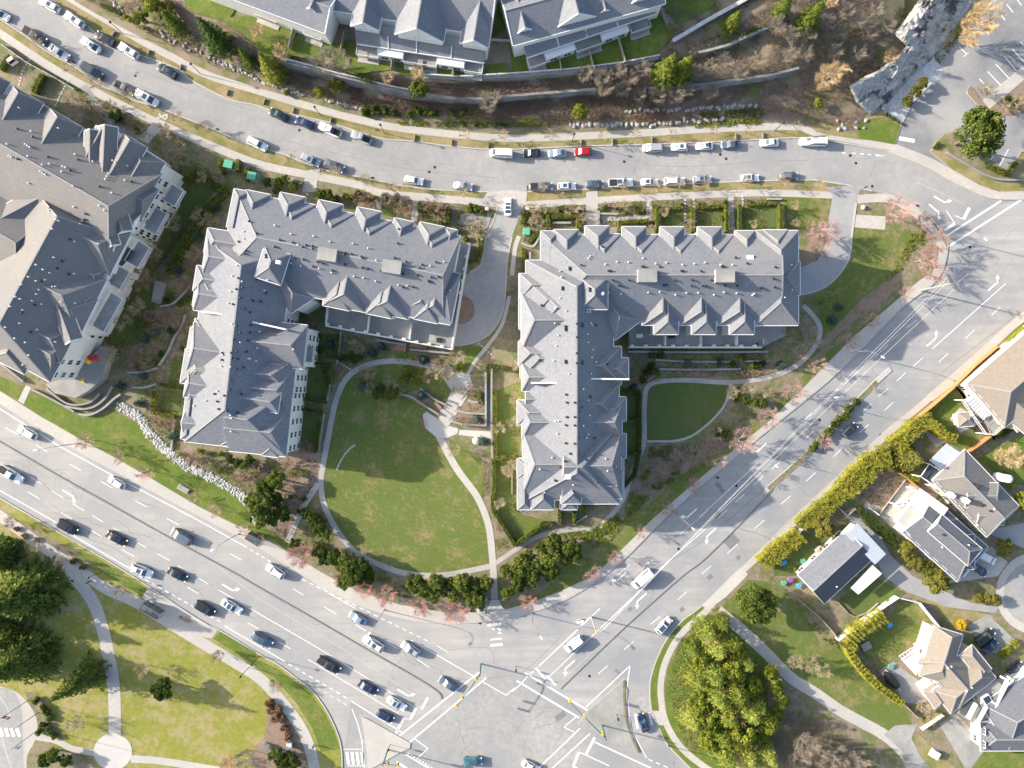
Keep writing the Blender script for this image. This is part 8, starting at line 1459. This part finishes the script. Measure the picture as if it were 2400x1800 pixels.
# fences
def fence(c, r, xy, h, mat, label, step=2.2, z=BZ, cap=True, th=.08):
    pts = TP(c, r, *xy); root = empty('fence', P(*pts[0], z), label, 'fence'); q = PP(pts, z+h); b = MB(); b.strip(q, th, z+.08, z+h); b.build('panel', M[mat], root)
    if cap: b = MB(); b.strip(q, th+.1, z+h, z+h+.06); b.build('rail', M[mat], root)
    ps = resample(q, step)
    pb = MB(); pb.box((0, 0, 0), .14, .14, h+.14); pm_ = pb.build('post', M[mat]); COL.objects.unlink(pm_)
    for p in ps: o = pm_.copy(); put(o, root); g0 = ORG[root.name]; o.location = (p[0]-g0[0], p[1]-g0[1], 0)
for a in [(3,1,(1610,1690,1800,1500,1995,1335),1.8,'orange','long orange cedar fence along the diagonal road pavement'), (3,1,(1995,1335,2090,1430),1.8,'orange','orange fence turning in at the top of the shady yard'), (3,2,(1650,0,1420,200,1290,300),1.8,'orange','lower stretch of orange fence ending at the golden cedars'), (3,2,(1950,440,1830,530,1730,600),1.7,'orange','short orange fence beside the wide golden bare tree'), (3,2,(1150,775,1250,850,1330,915),1.5,'orange','short orange-brown fence beside the bare soil garden'),
          (3,3,(615,560,780,430,950,310,1130,190),2.0,'whitefence','long white fence behind the tall golden cedars'), (3,3,(1130,190,1320,235,1370,300,1510,470),1.9,'whitefence','white fence turning the corner of the lawn by the cul-de-sac'), (3,3,(1290,610,1400,530,1510,470),1.6,'whitefence','white fence joining the tan house'), (3,3,(620,560,560,480,440,350,270,210),1.3,'fence','grey board fence between the bank and the long house garden'), (3,3,(1160,1090,1300,1230),1.3,'fence','thin grey fence below the covered boat'), (3,3,(1340,1330,1430,1270,1520,1210),1.2,'whitefence','pale fence between the green patch and the paved drive'), (3,2,(590,1050,690,1140,760,1080),1.2,'fence','small grey fence round the vegetable bed'), (3,2,(960,1130,890,1080),1.2,'whitefence','white fence stub beside the bare soil garden'), (3,2,(970,1120,1190,830),.6,'fence','low grey edging wall of the bare soil garden'),
          (3,3,(600,220,700,330,760,355,860,320,950,240),.5,'fence','low curved garden edging behind the long house'), (0,0,(0,375,230,540,400,630,640,770),1.0,'lampgrey','thin metal fence at the back of the curved street pavement'), (2,2,(0,690,0,950),1.2,'fence','thin fence in the narrow garden')]: fence(*a)
YF = YZ+.22
for a in [(1,0,(330,200,300,300,280,400),1.6,'fence','grey wooden screen fence in the western townhouse garden'), (1,0,(760,260,740,350,725,440),1.5,'fence','dark fence between the western and middle townhouse rows'), (1,0,(1175,480,1165,580),1.5,'fence','first divider fence behind the middle townhouse row'), (1,0,(1440,520,1435,600),1.5,'fence','second divider fence behind the middle townhouse row'), (1,0,(1705,540,1700,640),1.5,'fence','third divider fence behind the middle townhouse row'), (2,0,(395,430,430,600),1.5,'fence','first divider fence behind the east townhouse row'), (2,0,(655,380,710,580),1.5,'fence','second divider fence behind the east townhouse row'), (2,0,(905,260,940,380,980,525),1.5,'fence','third divider fence behind the east townhouse row'), (2,0,(1280,40,1310,120,1350,200),1.4,'fence','divider fence at the far end of the east townhouse row'), (1,0,(2030,335,2212,345),1.0,'stone','pale balustrade fence between two townhouse rows')]: fence(*a, z=YF)
# verge dividers (short timber edges across the verge)
for i, (c, r, x, y, x1, y1) in enumerate([(0,0,990,265,965,305),(0,0,1290,425,1275,465),(0,0,1565,550,1550,600),(0,0,1970,770,1955,820),(1,0,75,850,60,900),(1,0,325,925,315,975),(1,0,648,1010,640,1065),(1,0,1372,1160,1365,1220),(1,0,1692,1200,1687,1255),(1,0,2010,1225,2008,1275),(2,0,597,1200,597,1260),(2,0,868,1195,870,1252),(2,0,1212,1178,1212,1235),(2,0,1936,1150,1937,1205),(2,0,2170,1140,2172,1195)]):
    b = MB(); b.bar(P(*T(c,r,x,y), .62), P(*T(c,r,x1,y1), .62), .2, .5); tag(b.build('timber_divider', M['fence']), f'short timber divider across the north verge, {ORD[i]} from the top corner', 'divider', 'timber dividers of the north verge')
# garden walls and stair edges
def wall(c, r, xy, h, label, w=.35, mat='stone', z=BZ, sm=5):
    pts = smooth(TP(c, r, *xy), sm) if sm and len(xy) > 4 else TP(c, r, *xy); root = empty('garden_wall', P(*pts[0], z), label, 'wall'); b = MB(); b.strip(PP(pts, z+h), w, z-.1, z+h); b.build('wall', M['wallgrey' if mat == 'stone' else mat], root); b = MB(); b.strip(PP(pts, z+h), w+.08, z+h, z+h+.08); b.build('coping', M['deck' if mat == 'stone' else mat], root)
for a in [(1,2,(1250,90,1340,110,1430,170,1580,265),.8,'curved terrace wall below the garden stair, lower one'), (1,2,(1420,40,1540,130,1640,180),.7,'straight terrace wall west of the garden stair'), (1,2,(1690,320,1800,350,1985,360),.8,'curved terrace wall east of the stair, lowest'), (1,2,(1730,225,1830,250,1980,260),.8,'curved terrace wall east of the stair, middle'), (1,2,(1830,140,1880,155,1960,160),.8,'terrace wall east of the stair, upper'), (1,2,(2035,-150,2035,400,2042,640),1.0,'long straight garden wall beside the dark ramp'), (1,2,(1985,-100,1985,360),1.0,'wall between the terraced beds and the dark ramp'), (2,1,(1000,1380,1600,1385,2212,1380),.9,'long low wall under the terrace of the east block'), (2,1,(1240,1450,1500,1465,1900,1468),.5,'second low garden wall under the east block'), (2,1,(1240,1530,1560,1535,1980,1530),.5,'third low garden wall under the east block'), (2,1,(1990,1460,2212,1465),.5,'short pale wall near the path bend'), (2,1,(80,440,180,470,250,360),1.0,'grey wall bending round the ramp by the teal box'), (2,1,(155,520,155,700),1.0,'wall of the sunken ramp beside the east block'), (2,1,(350,265,510,265),.8,'wall round the sunken patio'), (2,1,(750,185,920,190),.6,'low planter wall by the front stair'), (2,1,(750,160,752,300),.7,'side wall of the front stair'),
          (1,1,(600,1155,760,1190),1.0,'wall stub below the slanted block terrace'), (1,1,(1030,1275,1160,1300,1290,1320),.8,'wall above the garden stair of the slanted block'), (1,1,(735,1200,720,1340,700,1480),.8,'straight wall beside the courtyard garden'), (1,1,(1330,1360,1680,1395),.9,'wall under the long terrace edge'), (0,1,(1100,1560,1240,1555,1360,1520),.6,'curved pale wall at the bottom of the west courtyard'), (0,1,(1370,1500,1450,1380,1500,1260,1560,1180,1600,1060),.6,'long curved wall beside the bark path'), (0,1,(1380,990,1500,960,1620,840,1650,780),.6,'curved wall round the courtyard stair'), (0,2,(270,45,460,140,640,240),.7,'straight brown wall above the green verge'), (0,2,(400,40,560,160,680,180,790,150,860,80),.8,'inner curved wall round the west terrace'), (0,2,(560,190,690,215,800,200,900,130,970,20),.8,'middle curved wall round the west terrace'), (0,2,(680,260,780,265,890,210,980,130,1040,90),.8,'outer curved wall round the west terrace'), (0,2,(1140,30,1250,30,1350,0),.5,'pale curved wall end above the stream bed'), (0,2,(1500,300,1480,560),.5,'pale edging beside the slanted block'), (0,1,(0,1480,200,1640),.8,'wall at the back of the large west building'), (2,2,(530,1215,650,1135),.4,'pale edging at the block entrance'), (1,2,(590,260,560,430,530,600),.7,'pale wall along the lower courtyard garden'), (1,2,(640,0,615,150),.7,'pale wall beside the upper courtyard gardens'), (3,0,(1540,1320,1700,1410,1950,1540,2212,1555),.5,'low stone edging below the parking island'), (3,1,(1730,1240-900,1760,380,1790,430),.5,'pale curved edging at the street corner') if False else (3,1,(1340,310,1380,350,1400,390),.5,'pale curved edging at the street corner'), (3,1,(0,60,120,60),.5,'pale wall fronting the easternmost garden'), (2,1,(520,145,620,150),.9,'pale sign wall left of the front stair')]: wall(*a)
def stair(c, r, a, z_, w, n, label, rise=.16, z0=BZ, mat='conc', zs=None):
    A, B_ = T(c, r, *a), T(c, r, *z_); root = empty('garden_stair', P(*A, z0), label, 'stair'); b = MB(); p, q = np.array(P(*A, z0)[:2]), np.array(P(*B_, z0)[:2]); L = np.hypot(*(q-p)); ang = math.atan2(*(q-p)[::-1])
    for i in range(n): m = p+(q-p)*(i+.5)/n; b.box((*m, z0-.05), L/n-.05, w, .07+rise*(i+1 if rise > 0 else 1), ang)
    b.build('step', M[mat], root)
sheet('plaza', TP(1,2,1570,310,1590,270,1700,40,1780,60,1830,100,1680,340,1640,400), BZ+.065, 'conc'); sheet('garden_path', TP(1,2,1995,-150,2028,-150,2030,380,1990,380), BZ+.05, 'lot'); stair(1,2,(1620,290),(1655,240),3.0,4,'lowest flight of the pale stair above the oval lawn plaza', .05, BZ+.06); stair(1,2,(1670,210),(1705,160),3.0,4,'middle flight of the pale stair above the oval lawn plaza', .05, BZ+.06); stair(1,2,(1725,110),(1755,65),3.0,4,'topmost flight of the pale stair below the upper walk', .05, BZ+.06); stair(1,1,(1480,1330),(1340,1300),2.0,8,'wooden stair under the slanted block terrace, longer flight', .12, mat='wood'); stair(1,1,(1210,1330),(1300,1345),2.0,6,'wooden stair under the slanted block terrace, shorter flight', .12, mat='wood'); stair(0,1,(1350,960),(1400,780),2.4,12,'grey curved courtyard stair between hedge and wall', .08, mat='deck'); stair(2,1,(690,180),(690,140),2.6,4,'front garden stair of the east block', .12); stair(2,1,(880,360),(880,310),1.4,4,'dark stair beside the front terrace', .12, mat='deck'); stair(1,2,(2010,30),(2010,-160),1.3,14,'dark wooden ramp stair beside the terraced beds', .06, mat='wood')
sheet('plaza', TP(1,1,1640,1645,1740,1550,1850,1590,1870,1659)+TP(1,2,1880,10,1780,110,1690,60), BZ+.06, 'conc'); sheet('garden_path', TP(1,2,1755,395,1750,440,2030,470,2035,410), BZ+.05, 'conc2')
ribbon('garden_path', TP(1,2,540,860,410,1060,270,1370), 13, BZ+.05, 'conc')
# stepping stones
st_b = MB(); st_b.box((0, 0, 0), .5, .5, .06); st_m = st_b.build('stepping_stone', M['conc2']); st_used = False
def stones(pts, step, label, group, s=1.0, z=BZ+.02):
    global st_used
    for q in resample(smooth(pts, 6), step):
        o = st_m.copy() if st_used else st_m
        if st_used: put(o)
        st_used = True; o.location = P(*q, z); o.rotation_euler = (0, 0, rn.random()*.5); o.scale = (s, s, 1); tag(o, label, 'stepping stone', group)
stones(TP(2,2,1180,495,1300,495,1420,490,1550,450,1650,380,1750,290,1830,190,1870,90,1885,10), 6.0, 'square pale stone in the arc round the half-round lawn', 'stepping stones of the lawn arc'); stones(TP(1,2,700,735,740,650,800,570,850,530), 5, 'round pale stone in the short curve on the oval lawn', 'stepping stones on the oval lawn', .8); stones(TP(0,0,265,510,200,600,180,680,165,730), 8, 'pale stone of the small path in the corner garden', 'stepping stones of the corner garden', .8); stones(TP(0,0,590,700,540,790,500,870,480,910), 7.5, 'pale stone of the small path in the second corner garden', 'stepping stones of the second garden', .8)
stones(TP(2,1,1497,70,1497,250), 8, 'stone of the left line into the middle front gardens', 'stepping stones left of the divider hedge', .9); stones(TP(2,1,1568,65,1590,250), 8, 'stone of the right line into the middle front gardens', 'stepping stones right of the divider hedge', .9); stones(TP(2,1,1992,40,1995,110), 6, 'stone at the third front garden', 'stepping stones at the third front garden', .9); stones(TP(1,1,715,1470,760,1500,810,1530), 8, 'stone beside the red bench path', 'stepping stones beside the red bench', .9); stones(TP(0,0,1380,990,1430,1030,1440,990,1370,1020), 5.5, 'square paver set in the curved street verge', 'pavers in the verge', 1.0); stones(TP(1,1,1930,1310,1990,1370,2030,1400), 8, 'dark stone by the curved driveway path', 'stones by the driveway path', .8)
# slabs of the two slab paths, patio things, play things
def small(name, c, label, cat, parts, z=BZ+.04):
    x, y, _ = P(*c, z); root = empty(name, (x, y, z), label, cat)
    for nm, m, fn in parts: b = MB(); fn(b, x, y, z); b.build(nm, M[m], root)
    return root
def umbrella(c, m, label, z): small('patio_umbrella', c, label, 'umbrella', [('canopy', m, lambda b, x, y, z: b.lathe([(.9, 2.0), (.5, 2.35), (.03, 2.6)], (x, y, z), 8)), ('pole', 'trim', lambda b, x, y, z: b.tube([(x, y, z), (x, y, z+2.1)], .04, 6))], z)
umbrella(T(0,1,825,1440), 'red_f', 'red patio umbrella on the west terrace, nearer the white facade', 2.6); umbrella(T(0,1,868,1438), 'red_f', 'red patio umbrella on the west terrace, nearer the bare trees', 2.6); umbrella(T(0,1,808,1458), 'yellow', 'yellow patio umbrella touching a red one', 2.6); small('patio_chair', T(0,1,722,1630), 'yellow lounge chair on the west terrace', 'chair', [('seat', 'yellow', lambda b, x, y, z: b.box((x, y, z+.3), .6, .9, .1)), ('backrest', 'yellow', lambda b, x, y, z: b.box((x, y+.45, z+.4), .6, .1, .5))] + [('leg', 'yellow', lambda b, x, y, z, i=i, j=j: b.box((x+i*.25, y+j*.38, z), .06, .06, .3)) for i in (-1, 1) for j in (-1, 1)], 2.6)
def table(c, label, z, m='trim', w=1.5): 
    small('patio_table', c, label, 'table', [('tabletop', m, lambda b, x, y, z: b.box((x, y, z+.7), w, w*.6, .06))]+[('leg', 'darkmetal', lambda b, x, y, z, i=i, j=j: b.box((x+i*w*.42, y+j*w*.22, z), .07, .07, .7)) for i in (-1, 1) for j in (-1, 1)], z)
table(T(2,1,1098,1245), 'white patio table on the first terrace of the east block', 3.02); table(T(0,1,1205,850), 'wooden picnic table on the courtyard grass', BZ, 'wood', 1.2); table(T(0,1,1150,1000), 'small pale table lower on the courtyard grass', BZ, 'conc2', 1.0); table(T(0,1,1120,925), 'wooden bench table beside the stacked patios', BZ, 'wood', 1.1)
small('hot_tub', T(2,1,2110,1318), 'round dark hot tub near the terrace corner', 'hot tub', [('shell', 'lampgrey', lambda b, x, y, z: b.lathe([(.55, 0), (.62, .5), (.5, .52), (.48, .4)], (x, y, z), 16)), ('water', 'glass', lambda b, x, y, z: b.lathe([(.46, .42), (.45, .44)], (x, y, z), 16))], 3.02); small('storage_box', T(2,1,2190,1290), 'white storage box at the terrace corner', 'box', [('body', 'trim', lambda b, x, y, z: b.box((x, y, z), 1.2, 1.2, .9)), ('lid', 'lampgrey', lambda b, x, y, z: b.box((x, y, z+.9), 1.28, 1.28, .08))], 3.02); small('sofa', T(2,1,1377,1250), 'dark patio sofa on the second terrace', 'sofa', [('seat', 'darkmetal', lambda b, x, y, z: b.box((x, y, z), 1.6, .8, .42)), ('backrest', 'darkmetal', lambda b, x, y, z: b.box((x, y+.4, z+.3), 1.6, .25, .5))], 3.02)
BLUE = mk('blue_plastic', (.06, .33, .62), None, rough=.4); M['blue_p'] = BLUE; M['purple_p'] = mk('purple_plastic', (.28, .08, .42), None, rough=.4)
def toy(c, m, label, z=BZ+.03): small('play_table', c, label, 'play table', [('tabletop', m, lambda b, x, y, z: b.box((x, y, z+.5), 1.2, .9, .12, .5))]+[('leg', 'trim', lambda b, x, y, z, i=i, j=j: b.box((x+i*.4, y+j*.3, z), .1, .1, .5)) for i in (-1, 1) for j in (-1, 1)], z)
toy(T(3,2,133,1538), 'blue_p', 'blue play table on the dark green garden beside the golden hedge'); toy(T(3,3,130,55), 'utilgreen', 'teal play table near the long house gable, west of a purple toy'); toy(T(3,3,185,30), 'purple_p', 'purple plastic toy near the long house gable'); toy(T(3,3,260,78), 'blue_p', 'blue plastic toy against the long house wall'); toy(T(3,3,1045,418), 'blue_p', 'blue play slide beside the tall golden cedars'); toy(T(3,2,295,1525), 'utilgreen', 'green garden toy beside the long house'); toy(T(3,3,1050,775), 'utilgreen', 'green bin by the covered boat')
small('trampoline_frame', T(3,3,840,600), 'grey trampoline in the shade of the golden cedars', 'trampoline', [('mat', 'deck', lambda b, x, y, z: b.box((x, y, z+.6), 2.2, 1.8, .06, .5))]+[('leg', 'darkmetal', lambda b, x, y, z, i=i, j=j: b.box((x+i*.9, y+j*.7, z), .1, .1, .6)) for i in (-1, 1) for j in (-1, 1)])
small('white_gate', T(3,2,275,1245), 'white gate post in the gap of the golden roadside hedge', 'gate', [('gate_panel', 'trim', lambda b, x, y, z: b.box((x, y, z+.2), 1.3, .12, 1.6, .7)), ('post', 'trim', lambda b, x, y, z: b.box((x-.7, y-.55, z), .3, .3, 2.0)), ('post', 'trim', lambda b, x, y, z: b.box((x+.7, y+.55, z), .3, .3, 2.0))])
small('storage_cabinet', T(1,3,95,1460), 'white cabinet in the park corner bed', 'cabinet', [('body', 'trim', lambda b, x, y, z: b.box((x, y, z), 1.6, .8, 1.1, -.6)), ('lid', 'lampgrey', lambda b, x, y, z: b.box((x, y, z+1.1), 1.7, .9, .08, -.6))]); small('storage_cabinet', T(1,3,300,1450), 'pale blue cabinet beside the pink rhododendron', 'cabinet', [('body', 'lampgrey', lambda b, x, y, z: b.box((x, y, z), 1.1, 1.4, 1.3)), ('lid', 'trim', lambda b, x, y, z: b.box((x, y, z+1.3), 1.2, 1.5, .08))])
small('gate_arch', T(1,3,2065,185), 'dark metal gate across the lawn exit path', 'gate', [('gate_bars', 'darkmetal', lambda b, x, y, z: [b.box((x-1.5+.33*i, y, z), .05, .05, 1.5) for i in range(10)] and b.bar((x-1.6, y, z+1.5), (x+1.6, y, z+1.5), .08, .08)), ('post', 'conc', lambda b, x, y, z: b.box((x-2.0, y, z), .5, .5, 1.7)), ('post', 'conc', lambda b, x, y, z: b.box((x+2.0, y, z), .5, .5, 1.7))])
for c, lab in [(T(2,1,135,153), 'pale stone gate pillar at the driveway mouth, east side'), (T(1,1,1998,155), 'pale stone gate pillar at the driveway mouth, west side'), (T(1,0,1985,0), '')]:
    if lab: small('gate_pillar', c, lab, 'pillar', [('shaft', 'stone', lambda b, x, y, z: b.box((x, y, z), .7, .7, 1.3)), ('cap', 'conc2', lambda b, x, y, z: b.box((x, y, z+1.3), .85, .85, .15, 0, 0, .8))])
for c, lab in [(T(1,0,355,1570), 'pale stone planter wall beside the front steps of the slanted block'), (T(0,0,1430,1170), 'pale stone sign block in the bed near the bare tan path')]: small('stone_planter', c, lab, 'planter', [('wall', 'stone', lambda b, x, y, z: b.box((x, y, z), 2.6, .8, .7, -.25)), ('soil', 'soil', lambda b, x, y, z: b.box((x, y, z+.7), 2.3, .55, .03, -.25))])
small('white_boulder', T(1,2,1905,490), 'white boulder beside a blue spruce near the plaza', 'boulder', [('stone', 'stone', lambda b, x, y, z: b.lathe([(.9, -.1), (1.0, .3), (.7, .8), (.2, 1.0)], (x, y, z), 9))]); small('grey_boulder', T(3,1,820,135), 'grey boulder in the bed by the driveway corner', 'boulder', [('stone', 'stone', lambda b, x, y, z: b.lathe([(.5, -.1), (.6, .3), (.4, .6), (.1, .75)], (x, y, z), 8))])
small('stone_statue', T(0,0,140,555), 'white garden swing seat in the corner garden', 'swing seat', [('seat', 'trim', lambda b, x, y, z: b.box((x, y, z+.4), 1.7, .6, .12, .6)), ('canopy', 'trim', lambda b, x, y, z: b.box((x-.3, y+.4, z+1.7), 1.5, .8, .06, .6)), ('frame', 'trim', lambda b, x, y, z: [b.box((x+i*.7, y+i*.5, z), .08, .08, 1.75) for i in (-1, 1)])]).name = 'garden_swing'
# people walking
def person(u, v, hd, label, shirt, trousers):
    x, y, _ = P(u, v, BZ+.05); J = [(0, 0, .95), (0, 0, 1.2), (0, 0, 1.42), (0, 0, 1.54), (.02, 0, 1.66), (.12, .10, .52), (.02, .10, .06), (.14, .1, .03), (-.05, -.10, .5), (-.25, -.1, .1), (-.14, -.1, .04), (0, .2, 1.38), (-.08, .25, 1.1), (.05, .26, .88), (0, -.2, 1.38), (.1, -.25, 1.1), (.24, -.24, .95), (.0, 0, 1.74)]
    E = [(0, 1), (1, 2), (2, 3), (3, 4), (4, 17), (0, 5), (5, 6), (6, 7), (0, 8), (8, 9), (9, 10), (2, 11), (11, 12), (12, 13), (2, 14), (14, 15), (15, 16)]; Rd = [.15, .14, .15, .06, .10, .075, .05, .04, .075, .05, .04, .06, .045, .035, .06, .045, .035, .07]
    me = bpy.data.meshes.new('person'); me.from_pydata(J, E, []); o = bpy.data.objects.new('person', me); put(o); me.materials.append(shirt); o.location = (x, y, BZ+.05); o.rotation_euler = (0, 0, R(hd)); m = o.modifiers.new('skin', 'SKIN'); 
    for sv, r_ in zip(me.skin_vertices[0].data, Rd): sv.radius = (r_, r_)
    me.skin_vertices[0].data[0].use_root = True; s = o.modifiers.new('sub', 'SUBSURF'); s.levels = 1; s.render_levels = 1; tag(o, label, 'person')
    ORG[o.name] = np.zeros(3); hb = MB(); hb.lathe([(.1, -.04), (.115, .04), (.08, .11), (.02, .13)], (0, 0, 1.7), 10); h_ = hb.build('hair', M['darkmetal'], o); lg = MB()
    for a, b_, c in ((0, 5, 6), (0, 8, 9)): lg.tube([Vector(J[a])+Vector((0, J[b_][1]*.7, 0)), J[b_], J[c]], [.115, .09, .07], 8)
    lg.build('trousers', trousers, o)
person(*T(0,3,780,45), -40, 'person in dark clothes walking at the fork of the park paths', PAINT['black'], M['darkmetal']); person(*T(1,3,505,1458), 90, 'person in dark clothes walking on the curved park pavement', PAINT['navy'], M['darkmetal']); person(*T(1,3,655,1640), 60, 'person in blue walking near the zebra crossing', M['blue_p'], M['darkmetal']); person(*T(0,0,655,550), 0, 'person in dark clothes at the south kerb by the dark minivan', PAINT['black'], M['darkmetal'])
